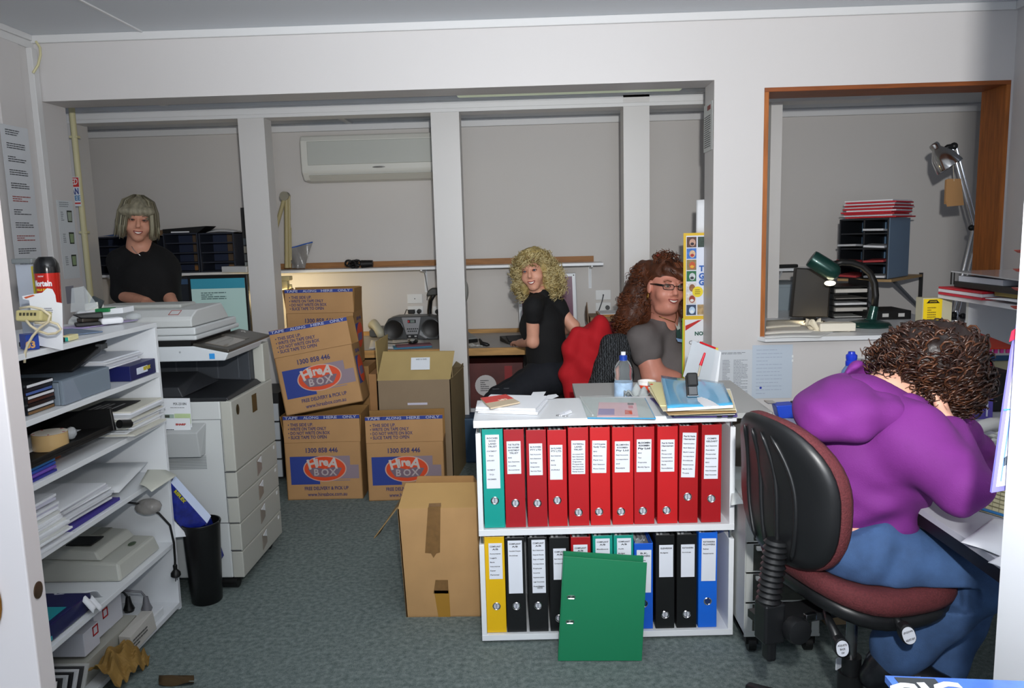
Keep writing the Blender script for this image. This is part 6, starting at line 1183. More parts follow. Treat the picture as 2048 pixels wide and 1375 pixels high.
t = thing('red_pen', 'red capped pen standing in the clear wallets', 'pen', P(1400, 740, 2.97)); b = B(); b.cyl(P(1396, 752, 2.975), P(1402, 727, 2.975), .004, n=10); b.obj('barrel', M('b9b09c', .4), t, smooth=True); b = B(); b.cyl(P(1401, 730, 2.975), P(1410, 705, 2.975), .0062, .004, 10); b.obj('cap', M('d01c30', .35), t, smooth=True)
# ================================================================ DRAWER TROLLEY
TY = 2.405; tx0, tx1 = .656, P(1646, 1150, TY).x-.005
t = thing('drawer_trolley', 'grey drawer trolley on black casters behind the office chair', 'trolley', ((tx0+tx1)/2, TY+.2, 0)); TG = M('b4b7b4', .5); zT = .505
b = B(); b.lo((tx0, TY+.004, .062), (tx0+.012, TY+.36, zT)); b.obj('side_panel', TG, t); b = B(); b.lo((tx1-.012, TY+.004, .062), (tx1, TY+.36, zT)); b.obj('side_panel', TG, t)
B().lo((tx0, TY, zT), (tx1, TY+.36, zT+.016)).obj('top', M('c3c6c2', .5), t, bevel=.003); B().lo((tx0, TY+.0, .062), (tx1, TY+.36, .072)).obj('bottom', TG, t); B().lo((tx0+.012, TY+.35, .07), (tx1-.012, TY+.36, zT)).obj('back_panel', TG, t)
SM = M('50524c', .15, alpha=.8, coat=.3); rows_ = [(.388, .477), (.287, .377), (.185, .276), (.080, .174)]
for i, (za, zb) in enumerate(rows_):
    d = B(); d.lo((tx0+.003, TY-.001, za-.009), (tx1-.003, TY+.009, za)); d.lo((tx0+.003, TY-.001, zb), (tx1-.003, TY+.009, zb+.009)); d.lo((tx0+.003, TY-.001, za), (tx0+.026, TY+.009, zb)); d.lo((tx1-.026, TY-.001, za), (tx1-.003, TY+.009, zb)); d = d.obj('drawer', TG, t, bevel=.001)
    B().lo((tx0+.026, TY+.003, za), (tx1-.026, TY+.006, zb)).obj('smoked_window', SM, d); B().lo((tx0+.034, TY-.012, zb-.018), (tx1-.034, TY+.003, zb-.006)).obj('handle', M('dfe0dc', .3), d, bevel=.002)
    B().lo((tx0+.03, TY+.012, za+.002), (tx1-.03, TY+.30, za+.02+.018*(i % 2))).obj('drawer_contents', M(('dfe3e6', '9a9c98', '55564f', 'a8a69c')[i], .6), d)
for x in (tx0+.03, tx1-.03):
    for y in (TY+.03, TY+.32): b = B(); b.cyl((x-.012, y, .028), (x+.012, y, .028), .027, n=18); b.lo((x-.02, y-.018, .03), (x+.02, y+.018, .062)); b.obj('caster', BLACK, t, smooth=True)
sheet('clear_sheet', 'printed sheet in clear sleeve lying on the drawer trolley', 'paper', [P(1462, 1010, TY+.02), P(1512, 1008, TY+.02), P(1512, 940, TY+.34), P(1466, 932, TY+.34)], M('c9cfce', .3), .004)
# ================================================================ OFFICE CHAIR (empty frame parts)
th = radians(16); fx, fy = cos(th), sin(th)
bcx = Vector((.55, 1.88, 0)); scx = Vector((.792, 1.90, 0))
CHM = frame((fx, fy, 0), (-fy, fx, 0), loc=(scx.x, scx.y, 0))        # x = facing, y = sitter's left
t = thing('office_chair', 'maroon padded office chair with black plastic shell and levers under the bent woman', 'chair', mat=CHM)
ML = M('582428', .85, var=.25, vs=220, bump=.5, bs=260); MB = M('17181a', .38)
SZ_ = .492
def rsq(u, v, n=2.8): # unit disc -> rounded square
    a = 2*pi*u; c, s = cos(a), sin(a); k = (abs(c)**n+abs(s)**n)**(-1/n); return c*k*v, s*k*v
def pad(z0, z1, rx, ry, lip, bulge, nu=40, prof=((0, 0), (.5, 0), (.85, 0), (.97, .02), (1, .3), (1, .7), (.95, .95), (.8, 1), (.5, 1.0), (0, 1.0))):
    b = B()
    for_ = lambda u, v: None
    vs = []
    for r, hf in prof:
        for j in range(nu):
            x, y = rsq(j/nu, max(r, .001)); X, Y = x*rx, y*ry
            dz = lip*max(0, -x)**2.2-.012*max(0, x-.6)*2+bulge*(1-r*r)*(1 if hf > .9 else 0); vs.append((X, Y, z0+(z1-z0)*hf+dz))
    m_ = len(prof); b.add(vs, [(i*nu+j, i*nu+(j+1) % nu, (i+1)*nu+(j+1) % nu, (i+1)*nu+j) for i in range(m_-1) for j in range(nu)]+[tuple(range(nu))[::-1], tuple(range((m_-1)*nu, m_*nu))]); return b
pad(SZ_, SZ_+.055, .205, .21, .05, -.006).obj('seat', ML, t, world=False, smooth='all')
pad(SZ_-.038, SZ_+.004, .192, .20, .045, 0).obj('seat_shell', MB, t, world=False, smooth='all')
# backrest: shell (rear) and cushion (front) on one curved outline
bo = CHM.inverted() @ bcx; zc_ = .755
def bpt(u, v, off):   # u -1..1 width, v -1..1 height
    wd_ = .195*(1-.10*(v > 0)*v*v); y = u*wd_; z = zc_+v*.185; x = bo.x-.012-.028*u*u*-1-.05*v*abs(v)*.55+off-.02*(1-v*v)*-1
    return Vector((x, y, z))
def outline(r, off, rim=0):
    pts = []
    for j in range(48):
        x, y = rsq(j/48, r, 2.7); pts.append(bpt(x, y, off))
    return pts
def shellpad(offs):
    b = B(); n = 48; vs = []
    for r, off in offs: vs += outline(max(r, .002), off)
    m_ = len(offs); b.add(vs, [(i*n+j, i*n+(j+1) % n, (i+1)*n+(j+1) % n, (i+1)*n+j) for i in range(m_-1) for j in range(n)]+[tuple(range(n))[::-1], tuple(range((m_-1)*n, m_*n))]); return b
bk_ = thing; bs_ = shellpad([(0, -.022), (.5, -.022), (.8, -.018), (.93, -.008), (.985, .006), (.985, .012), (0, .012)]).obj('back_shell', MB, t, world=False, smooth='all')
shellpad([(0, .012), (.98, .012), (1.0, .02), (1.0, .034), (.95, .05), (.8, .056), (0, .05)]).obj('back_cushion', ML, t, world=False, smooth='all')
for k in range(4):
    u0 = -.52+k*.34; b = B(); b.tube([bpt(u0*(1-.32*(v+.1)**2)+.05*v, v*.80, -.021) for v in [i/8-1 for i in range(17)]], [.0015]+[.006]*15+[.0015], 8); b.obj('shell_rib', MB, t, world=False, smooth='all')
b = B(); n = 22
b.tube([Vector((bo.x-.015-.02*i/n, -.045, .645-.155*i/n)) for i in range(n+1)], [.030 if i % 2 else .024 for i in range(n+1)], 14); b.obj('gaiter', MB, t, world=False, smooth=True)
b = B(); b.box((bo.x-.03, -.045, .445), (.055, .05, .10)); b.box((bo.x-.03, -.045, .375), (.024, .032, .06)); b.obj('back_bracket', MB, t, world=False, bevel=.006)
b = B(); b.lo((bo.x-.04, -.035, SZ_-.075), (.06, .035, SZ_-.055)); b.obj('support_bar', M('2a2b2d', .35, .4), t, world=False)
b = B(); b.lathe([(.022, 0), (.032, .006), (.034, .02), (.03, .034), (.012, .038)], 12, 0, Matrix.Translation((bo.x+.015, -.07, .435)) @ Matrix.Rotation(pi/2, 4, 'X')); b.obj('tension_knob', MB, t, world=False, smooth=True)
b = B(); b.box((bo.x+.06, -.075, .455), (.03, .012, .018)); b.obj('chrome_bolt', CHROME, t, world=False, bevel=.002)
b = B(); b.cyl((0, 0, .26), (0, 0, SZ_-.05), .014, n=18); b.obj('gas_lift', M('7c7e80', .22, .9), t, world=False, smooth=True)
b = B(); b.cyl((0, 0, .19), (0, 0, .285), .026, n=22); b.cyl((0, 0, .075), (0, 0, .24), .034, .031, 22); b.obj('column_cover', MB, t, world=False, smooth=True)
b = B(); b.lo((-.09, -.06, SZ_-.062), (.10, .06, SZ_-.036)); b.obj('mechanism_plate', MB, t, world=False, bevel=.006)
inv = CHM.inverted()
def lever(pts, rad, lab):
    w = [inv @ P(*q) for q in pts]; b = B(); b.tube(w, rad, 10); lv = b.obj('lever', MB, t, world=False, smooth='all')
    return lv
lv = lever([(1652, 1222, 1.80), (1658, 1240, 1.76), (1668, 1262, 1.74), (1682, 1292, 1.73), (1688, 1308, 1.73)], [.008, .010, .012, .020, .014], 0)
def paddle(c, ang, w, h, lines_, Y, lv):
    m = frame((cos(ang), 0, sin(ang)), (-sin(ang), 0, cos(ang)), loc=P(*c, Y)); n = 26
    pts = lambda k, z: [m @ Vector((w/2*k*cos(a)*1.0, h/2*k*(abs(sin(a))**.75)*(1 if sin(a) > 0 else -1), z)) for a in [2*pi*i/n for i in range(n)]]
    b = B(); b.prism(pts(1.12, -.012), m.to_3x3() @ Vector((0, 0, .022))); b.obj('paddle', MB, lv, bevel=.003)
    b = B(); b.prism(pts(.93, .0112), m.to_3x3() @ Vector((0, 0, .0012))); o = b.obj('instruction_sticker', M('d6dae4', .5), lv)
    for i, s_ in enumerate(lines_): text(s_, .0065, INK, lv, m @ Matrix.Translation((0, h*.2-i*.0095, .013)), width=min(w*.7, .003*len(s_)))
paddle((1681, 1291), .12, .030, .042, ['ADJUSTS', 'BACK', 'KW'], 1.71, lv)
lv = lever([(1785, 1228, 1.72), (1792, 1236, 1.70), (1803, 1252, 1.69), (1816, 1272, 1.68)], [.007, .008, .012, .014], 0)
paddle((1813, 1265), .35, .030, .045, ['UP DOWN', '', 'ADJUSTS SEAT'], 1.67, lv)
B().box(inv @ P(1677, 1325, 1.86), (.003, .022, .03), 0, None, (0, 0, -th-.9)).obj('white_sticker', M('cfd3da', .5), t, world=False)
for k in range(5):
    a = radians(136-16+72*k); c, s = cos(a), sin(a); r_ = .29
    b = B(); b.hexa([(.02*c-.03*-s, .02*s-.03*c, .07), (r_*c+.016*s, r_*s-.016*c, .062), (r_*c-.016*s, r_*s+.016*c, .062), (.02*c-.03*s, .02*s+.03*c, .07)], [(.02*c+.026*s, .02*s-.026*c, .125), (r_*c+.012*s, r_*s-.012*c, .088), (r_*c-.012*s, r_*s+.012*c, .088), (.02*c-.026*s, .02*s+.026*c, .125)])
    lg = b.obj('base_leg', MB, t, world=False, bevel=.006)
    b = B(); b.cyl(CHM @ Vector((r_*c-.018*s, r_*s+.018*c, .03)), CHM @ Vector((r_*c+.018*s, r_*s-.018*c, .03)), .029, n=18); b.obj('caster', BLACK, lg, smooth=True)
# ================================================================ THROUGH THE HATCH
def S(px, py, h=0): return PZ(px, py, SZ+.001+h)
for i, (pts, c, h, lab) in enumerate((
    (((1530, 676), (1640, 674), (1672, 661), (1533, 658)), 'dfe0de', .0, 'clear sleeved papers nearest the hatch sill edge'),
    (((1530, 668), (1622, 664), (1640, 652), (1533, 648)), 'e6e2d8', .006, 'cream printed brochure on the papers at the hatch corner'),
    (((1532, 656), (1600, 652), (1610, 641), (1533, 641)), 'e9e3d2', .012, 'topmost cream leaflet on the papers at the hatch corner'),
    (((1610, 662), (1700, 662), (1660, 645), (1590, 646)), 'efe6d4', .003, 'pale paper lit by the green lamp on the sill shelf'))):
    c4 = [S(x, y, h) for x, y in pts]; sheet('sill_papers', lab, 'paper', c4, M(c, .7), .004, t=.004)
t = thing('tissue_packet', 'white packet with torn end under the green desk lamp', 'packet', S(1675, 660))
b = B(); blk(b, S(1640, 663, .004), S(1712, 662, .004), .042, .07); b.obj('packet', M('efe8d8', .6), t, bevel=.006)
b = B(); rr = random.Random(6); c0 = S(1632, 652, .03); b.grid(lambda u, v: c0+Vector((-.04+.08*u, .05*v, .02*sin(6*u+2*v)+.018*sin(11*v+4*u))), 12, 8); b.obj('torn_tissue', M('eee4cc', .8), t, smooth='all', solid=.003)
LG = M('123f38', .3, .3, coat=.4); lb = PZ(1741, 653, SZ+.001); lb.y += .02
t = thing('green_desk_lamp', 'dark green gooseneck desk lamp standing on the sill shelf', 'lamp', lb)
m = Matrix.Translation(lb)
b = B(); b.lathe([(.11, 0), (.112, .008), (.10, .022), (.05, .034), (.026, .038), (.024, .042)], 32, 0, m); b.obj('base', LG, t, smooth=True)
Yl = lb.y; b = B(); b.tube([lb+Vector((.012, 0, .036)), P(1749, 612, Yl)], [.026, .022], 16); b.obj('stem', LG, t, smooth=True)
b = B(); pts = [P(x, y, Yl+.01*i*.3) for i, (x, y) in enumerate(((1749, 614), (1751, 590), (1749, 566), (1740, 546), (1724, 532), (1704, 525), (1684, 524), (1668, 528)))]; b.tube(pts, .018, 10); b.obj('gooseneck', BLACK, t, smooth='all')
s0, s1 = P(1622, 516, Yl+.02), P(1672, 547, Yl-.01); ax = (s1-s0).normalized()
b = B(); sm_ = frame(ax.orthogonal(), ax.cross(ax.orthogonal()), loc=s0); L_ = (s1-s0).length; b.lathe([(.044, 0), (.047, .01), (.048, L_*.75), (.046, L_*.9), (.036, L_*1.02), (.018, L_*1.1), (.002, L_*1.12)], 28, 0, sm_ if (sm_.to_3x3() @ Vector((0, 0, 1))).dot(ax) > 0 else sm_ @ Matrix.Rotation(pi, 4, 'X')); b.obj('lamp_shade', LG, t, smooth=True)
bl_ = P(1660, 566, Yl); b = B(); b.sph(bl_, (.03, .022, .014), 12); b.obj('bulb', M('fff0cc', .4, emit=6), t, smooth='all')
lamp('green_lamp_light', 'SPOT', tuple(bl_+Vector((0, -.01, -.02))), 12, (1, .86, .62), tuple(S(1645, 650)), spot_size=radians(75), spot_blend=.9, shadow_soft_size=.03)
p0, p1 = P(1583, 645, 4.45), P(1656, 643, 4.42); p0.z = p1.z = SZ+.001
t = thing('black_monitor', 'black monitor seen from behind on the sill shelf', 'monitor', p0)
up_ = Vector((0, 0, P(1590, 536, 4.45).z-SZ)); b = B(); b.hexa([p0+Vector((0, 0, .03)), p1+Vector((0, 0, .03)), p1+Vector((.02, .05, .03)), p0+Vector((.0, .05, .03))], [p0+up_+Vector((.02, 0, 0)), p1+up_*.96+Vector((.01, 0, 0)), p1+up_*.96+Vector((.03, .05, 0)), p0+up_+Vector((.02, .05, 0))]); b.obj('rear_case', M('1a1714', .45), t, bevel=.006)
b = B(); b.lo((p0.x+.03, p0.y-.04, SZ+.001), (p1.x-.02, p0.y+.12, SZ+.012)); b.lo((p0.x+.08, p0.y+.01, SZ+.012), (p0.x+.14, p0.y+.04, SZ+.08)); b.obj('stand', BLACK, t)
p0, p1 = P(1664, 640, 4.62), P(1735, 638, 4.62); p0.z = p1.z = SZ+.001; hT = P(1700, 562, 4.62).z-SZ
t = thing('letter_tray_tower', 'tower of black letter trays filled with white papers', 'tray', p0)
for i in range(6):
    z = SZ+.001+hT*i/6; B().lo((p0.x, 4.62, z), (p1.x, 4.9, z+.005)).obj('tray', BLACK, t)
    if i < 5: B().lo((p0.x+.012, 4.61-.008*(i % 2), z+.006), (p1.x-.012, 4.88, z+.010+.008*((i*2) % 3))).obj('paper', M(('cfd0cc', 'b9b6b0', 'd4d6d8', '8f8c86', 'c6c4be')[i], .7), t)
for x in (p0.x, p1.x-.008): B().lo((x, 4.62, SZ+.001), (x+.008, 4.9, SZ+hT)).obj('side_wall', BLACK, t)
p0, p1 = P(1740, 640, 4.5), P(1822, 646, 4.5); p0.z = p1.z = SZ+.001
t = thing('black_flat_binder', 'black binder lying flat with spine labels behind the green lamp', 'binder', p0); b = B(); blk(b, p0, p1, .05, .25); b.obj('cover', BLACK, t, bevel=.004)
m = facem(p0, p1, .05); 
for x in (-.03, .06): plate('label', M('c9c9c6', .5), t, m @ Matrix.Translation((x, 0, 0)), .035, .02, .001)
# filing cabinet, wall ledge
p0, p1 = P(1533, 700, 4.95), P(1605, 700, 4.95); zt = P(1560, 577, 4.95).z
t = thing('filing_cabinet', 'blue grey filing cabinet against the back wall seen through the hatch', 'cabinet', (p0.x, 5.2, 0)); FCM = M('8d9aa2', .5)
B().lo((p0.x-.1, 5.17, 0), (p1.x+.12, 5.63, zt+.01)).obj('carcass', FCM, t, bevel=.004)
for i in range(4): B().lo((p0.x-.09, 5.163, .03+i*(zt-.03)/4), (p1.x+.11, 5.172, (i+1)*(zt-.03)/4+.02)).obj('drawer', FCM, t, bevel=.003)
B().box((p0.x-.02, 5.15, zt-.03), (.04, .01, .02)).obj('label_holder', M('d4d8da', .4), t)
z = P(1575, 536, 5.45).z; t = thing('wall_ledge', 'short white ledge on the back wall through the hatch', 'shelf', (1.7, 5.55, z)); B().lo((P(1548, 536, 5.4).x, 5.42, z-.018), (P(1680, 536, 5.4).x, YB-.001, z)).obj('board', WHITE, t)
for px in (1560, 1660): x = P(px, 540, 5.5).x; B().prism([(x, YB-.001, z-.018), (x, YB-.18, z-.018), (x, YB-.001, z-.16)], (.012, 0, 0)).obj('bracket', WHITE, t)
tag(B().box((P(1572, 556, 5.5).x, 5.5, z+.013), (.15, .05, .022)).obj('black_stapler', BLACK, bevel=.006), 'black stapler on the short white ledge through the hatch', 'stapler')
# blue pigeonholes on bracket shelf
N_, Lf = P(1775, 558, 4.82), P(1677, 549, 5.02); zs = N_.z
Lf.z = zs; xd = (N_-Lf).normalized(); w_ = (N_-Lf).length; yd = Vector((-xd.y, xd.x, 0)); h_ = P(1775, 436, 4.82).z-zs
dd_ = .36
pm_ = frame(xd, yd, loc=(N_+Lf)/2+Vector((0, 0, .001)))
t = pigeon('blue_pigeonhole_unit', 'blue grey pigeonhole unit heaped with red files seen through the hatch', pm_, w_, h_, dd_, 4, M('1e2126', .5), M('5f7f9e', .6), M('5f7f9e', .6), .98, None, 2)
sp = M('6d8298', .55); b = B(); b.lo((w_/2, -.006, .002), (w_/2+.004, dd_, h_)); b.obj('side_panel', sp, t, world=False)
rr = random.Random(14)
for r_ in range(4):
    for c_ in range(2):
        if (r_, c_) in ((3, 0),): continue
        b = B(); b.box((-w_/4+c_*w_/2, .06-.04*rr.random(), h_*r_/4+.016+.006*rr.random()), (w_*.40, .2, .012), 0, None, (rr.uniform(-.06, .1), rr.uniform(-.05, .05), rr.uniform(-.15, .15))); b.obj('paper', M(rr.choice(('c9ccd0', 'b7b9bd', 'a8383c', 'd4d6d8')), .7), t, world=False)
zt = zs+h_+.002
sh_ = thing('bracket_shelf', 'timber edged shelf on grey brackets under the blue pigeonhole unit', 'shelf', (N_.x, N_.y, zs))
q = [Lf-yd*.02, N_-yd*.02+xd*.03, N_+yd*.56+xd*.03, Lf+yd*.56]; q = [Vector((p.x, min(p.y, YB-.006), zs-.016)) for p in q]; B().prism(q, (0, 0, .0155)).obj('board', M('a88a60', .6), sh_)
for (a, c) in (((1706, 566), (1742, 606)), ((1788, 562), (1842, 618))):
    b = B(); b.tube([P(*a, 5.1), P(*c, 5.5)], .011, 4); b.obj('brace', M('8f959c', .4, .5), sh_)
x = P(1846, 600, 5.6).x; B().lo((x-.012, YB-.012, zs-.3), (x+.012, YB-.0005, zs-.016)).obj('wall_post', DARK, sh_)
b = B(); x = P(1842, 618, 5.6).x; b.lo((x-.012, YB-.1, zs-.25), (x+.012, YB-.001, zs-.22)); b.obj('brace', M('8f959c', .4, .5), sh_)
for i in range(11):
    c = ('c0242c', 'd9d7e0', 'b81c26', 'c9283a', 'e3e1e6', 'c41f2a', 'cdb9c0', 'b81c26', 'd4d4dc', 'c9283a', 'e6e6ea')[i]
    m = pm_ @ Matrix.Translation((rr.uniform(-.012, .012)+.03, .15+rr.uniform(-.02, .02), h_+.004+i*.0098)) @ Matrix.Rotation(rr.uniform(-.08, .08), 4, 'Z')
    o = B().box((0, 0, .004), (w_*rr.uniform(.95, 1.04), .36, .0085), 0, m).obj('paper_file', M(c, .5), bevel=.0015)
    tag(o, '%s file, %s in the heap on the blue pigeonhole unit' % ({'c0242c': 'crimson', 'd9d7e0': 'lilac white', 'b81c26': 'deep red', 'c9283a': 'bright red', 'e3e1e6': 'white', 'c41f2a': 'scarlet', 'cdb9c0': 'pinkish', 'd4d4dc': 'pale grey', 'e6e6ea': 'near white'}[c], ('lowest', 'second lowest', 'third lowest', 'fourth lowest', 'fifth lowest', 'middle one', 'fifth from top', 'fourth from top', 'third from top', 'second from top', 'topmost')[i]), 'file', 'files heaped on the blue pigeonhole unit')
# chrome balanced-arm lamp with brown tags
Ya = 4.35; el = P(1951, 455, Ya); hd = P(1908, 292, Ya); bs0 = P(1911, 636, Ya)
t = thing('chrome_arm_lamp', 'chrome balanced arm lamp beside the right timber jamb', 'lamp', Vector((bs0.x, Ya, SZ)))
b = B(); b.lathe([(.09, 0), (.09, .015), (.02, .03), (.012, .06), (.001, .06)], 24, 0, Matrix.Translation((bs0.x, Ya, SZ+.001))); b.obj('base', CHROME, t, smooth=True)
for s_ in (-.013, .013):
    b = B(); b.tube([Vector((bs0.x+s_, Ya, SZ+.05)), el+Vector((s_, 0, 0))], .0065, 8); b.obj('lower_arm', CHROME, t, smooth=True)
    b = B(); b.tube([el+Vector((s_*.8, 0, 0)), hd+Vector((s_*.8, 0, 0))], .006, 8); b.obj('upper_arm', CHROME, t, smooth=True)
b = B(); b.cyl(el+Vector((-.03, 0, 0)), el+Vector((.03, 0, 0)), .014, n=14); b.sph(el+Vector((-.028, -.01, 0)), .016, 10); b.sph(el+Vector((.03, -.01, -.01)), .016, 10); b.obj('elbow_joint', BLACK, t, smooth=True)
b = B(); q = P(1911, 628, Ya); b.sph(q+Vector((-.02, -.02, 0)), .018, 10); b.sph(q+Vector((.03, -.02, -.01)), .018, 10); b.obj('base_joint', BLACK, t, smooth='all')
b = B(); b.tube([hd+Vector((.01, 0, .0)), P(1895, 294, Ya), P(1886, 300, Ya)], [.016, .014, .010], 10); b.sph(hd, .02, 10); b.obj('head_joint', BLACK, t, smooth='all')
a0, a1 = P(1866, 288, Ya), P(1893, 336, Ya); ax = (a1-a0); ax = (ax+Vector((0, -.04, 0))).normalized(); hm = frame(ax.orthogonal(), ax.cross(ax.orthogonal()), loc=a0); L_ = (a1-a0).length
if (hm.to_3x3() @ Vector((0, 0, 1))).dot(ax) < 0: hm = hm @ Matrix.Rotation(pi, 4, 'X')
b = B(); b.lathe([(.001, -.004), (.022, 0), (.026, .012), (.024, .03), (.034, .045), (.058, L_*.55), (.070, L_*.95), (.071, L_*1.02), (.066, L_*1.0), (.05, L_*.6)], 32, 0, hm, closed=True); b.obj('lamp_shade', CHROME, t, smooth=True)
t2_ = thing('paper_tags', 'two brown paper tags hanging by string from the chrome lamp', 'tag', P(1908, 385, Ya))
b = B(); b.tube([P(1906, 325, Ya-.01), P(1908, 362, Ya-.02)], .0015, 5); b.obj('string', M('c9c0ae', .7), t2_)
for i, (pts, dy) in enumerate(((((1890, 360), (1897, 357), (1921, 358), (1926, 410), (1888, 408)), -.016), (((1893, 358), (1922, 357), (1928, 410), (1894, 413), (1891, 400)), -.02))): B().prism([P(x, y, Ya+dy) for x, y in pts], (0, .0015, 0)).obj('tag', M(('8d6a44', 'a0784c')[i], .7), t2_)
# notices taped below the hatch
for i, (pts, c, lab) in enumerate((((1438, 700, 1508, 792), 'd3d8de', 'typed phone list taped on the column wall beside the hatch'), ((1505, 690, 1583, 795), 'c6d2e0', 'handwritten bluish note in a clear sleeve taped under the hatch'))):
    a, c_ = P(pts[0], pts[1], YF-.001-.002*i), P(pts[2], pts[3], YF-.001-.002*i); t = thing('wall_note', lab, 'notice', (a+c_)/2); m = frame((1, 0, 0), (0, 0, 1), loc=((a.x+c_.x)/2, YF-.0012-.002*i, (a.z+c_.z)/2)); w_, h_ = c_.x-a.x, a.z-c_.z
    plate('sheet', M(c, .35, coat=.2), t, m, w_, h_, .001)
    if i == 0:
        lines(t, m @ Matrix.Translation((.0, h_*.43, .0006)), w_*.85, .012, 2, M('80858c', .6), seed=1); lines(t, m @ Matrix.Translation((-w_*.27, -.02, .0006)), w_*.26, h_*.76, 24, M('8a8f98', .6), seed=2, th=.4); lines(t, m @ Matrix.Translation((w_*.16, -.02, .0006)), w_*.5, h_*.76, 24, M('8f959e', .6), seed=3, th=.4)
    else:
        lines(t, m @ Matrix.Translation((0, 0, .0006)), w_*.8, h_*.88, 13, M('a3b0c6', .6), seed=5, th=.14); b = B(); b.cyl(m @ Vector((-w_*.28, -h_*.30, .0006)), m @ Vector((-w_*.28, -h_*.30, .0012)), .006, n=12); b.obj('blue_dot', M('2a3fae', .5), t)
        for zz2 in (.28, .2): B().box(m @ Vector((w_*.5, h_*zz2, .0008)), (.008, .001, .012)).obj('tape_tab', M('eef2f4', .15), t)
# ================================================================ RIGHT DESK
dk = thing('long_desk', 'long grey desk with black edge along the right wall where the bent woman works', 'desk', (1.5, 2.6, 0)); DT = M('b9bac2', .45)
e0, e1 = PZ(1838, 1023, .72), PZ(2010, 1131, .72); ed_ = (e1-e0)/(e1.y-e0.y); far = e0+ed_*(2.76-e0.y); nr = e0+ed_*(1.38-e0.y); far.x = max(far.x, .86)
tp = [Vector(q) for q in ((nr.x, nr.y, .705), (2.28, nr.y, .705), (2.28, 3.90, .705), (1.56, 3.90, .705), (1.46, 2.76, .705), (far.x, 2.76, .705))]
B().prism(tp, (0, 0, .015)).obj('top', DT, dk); b = B(); b.hexa([Vector((nr.x+.002, nr.y, .675)), Vector((nr.x+.03, nr.y, .675)), Vector((far.x+.03, 2.75, .675)), Vector((far.x+.002, 2.75, .675))], [Vector((nr.x+.002, nr.y, .7045)), Vector((nr.x+.03, nr.y, .7045)), Vector((far.x+.03, 2.75, .7045)), Vector((far.x+.002, 2.75, .7045))]); b.obj('black_edge', BLACK, dk)
B().lo((nr.x+.004, nr.y, 0), (nr.x+.03, nr.y+.10, .7045)).obj('leg', BLACK, dk); B().lo((2.2, nr.y, 0), (2.26, nr.y+.05, .7045)).obj('leg', BLACK, dk); B().lo((.9, 2.70, 0), (.94, 2.74, .7045)).obj('leg', BLACK, dk)
DZ = .7205
def D(px, py, h=0): return PZ(px, py, DZ+h)
for i, (pts, h, lab) in enumerate(((((1922, 1084), (2020, 1120), (2030, 1050), (1985, 1036)), .0015, 'white sheet sticking out over the near desk edge'), (((1976, 1124), (2030, 1150), (2040, 1100), (2000, 1112)), .004, 'smaller white sheet at the nearest corner of the desk'))): sheet('desk_sheet', lab, 'paper', [D(x, y, h) for x, y in pts], PAPER, .003)
pl_ = [D(x, y, .001) for x, y in ((1930, 1012), (2030, 1042), (2045, 935), (1940, 900))]
t = thing('desk_planner', 'yellow and blue desk planner sheet under the bent woman', 'planner', pl_[0]); B().prism(pl_, (0, 0, .002)).obj('sheet', M('d6cfa6', .6), t)
pq = lambda u, v, z=.0025: pl_[0]*(1-u)*(1-v)+pl_[1]*u*(1-v)+pl_[2]*u*v+pl_[3]*(1-u)*v+Vector((0, 0, z)); b = B()
for i in range(14): b.prism([pq(.02, .03+i*.07), pq(.98, .03+i*.07), pq(.98, .045+i*.07), pq(.02, .045+i*.07)], (0, 0, .0004))
for i in range(8): b.prism([pq(.02+i*.13, .02), pq(.03+i*.13, .02), pq(.03+i*.13, .97), pq(.02+i*.13, .97)], (0, 0, .0005))
b.obj('grid_lines', M('8f8a66', .6), t)
for (u, v, l) in ((0, 0, 1), (.3, .33, .2), (.55, .6, .3), (.1, .78, .4), (0, .96, 1)): B().prism([pq(u, v, .0032), pq(u+l, v, .0032), pq(u+l, v+.035, .0032), pq(u, v+.035, .0032)], (0, 0, .0004)).obj('blue_band', M('2f84c4', .5), t)
t = thing('pen', 'brass and black pen lying on the planner', 'pen', D(1955, 895)); b = B(); b.tube([D(1928, 882, .012), D(1955, 893, .012), D(1978, 900, .010)], [.006, .007, .003], 8); b.obj('barrel', M('8a7a4c', .25, .8), t, smooth='all')
k0, k1 = D(1935, 905), D(2006, 925); 
t = thing('calculator', 'grey desk calculator with rows of keys behind the planner', 'calculator', k0); u, n = away(k0, k1)
b = B(); b.hexa([k0, k1, k1+n*.22, k0+n*.22], [k0+Vector((0, 0, .02)), k1+Vector((0, 0, .02)), k1+n*.22+Vector((0, 0, .055)), k0+n*.22+Vector((0, 0, .055))]); b.obj('case', M('9fa09a', .5), t, bevel=.003)
km = frame(u, n+Vector((0, 0, .16)), loc=(k0+k1)/2+n*.12+Vector((0, 0, .0405)))
for r_ in range(5):
    for c_ in range(5): B().box((-.05+c_*.025, -.055+r_*.026, .003), (.018, .018, .008), 0, km).obj('key', M('c9cac4', .4) if (r_+c_) % 4 else M('6a6c6a', .4), t)
b = B(); b.hexa([k0+Vector((0, -.004, .004)), k1+Vector((0, -.004, .004)), k1+Vector((0, -.002, .004)), k0+Vector((0, -.002, .004))], [k0+n*.03+Vector((0, 0, .027)), k1+n*.03+Vector((0, 0, .027)), k1+n*.031+Vector((0, 0, .029)), k0+n*.031+Vector((0, 0, .029))]); b.obj('dark_front', BLACK, t)
t = thing('telephone_handset', 'white curved telephone handset beside the calculator', 'handset', D(1950, 870)); b = B(); b.tube([D(1920, 888, .02), D(1932, 872, .045), D(1952, 856, .06), D(1980, 848, .055), D(2005, 850, .03)], [.026, .02, .018, .02, .026], 12); b.obj('handset', M('d3d3cf', .35), t, smooth='all')
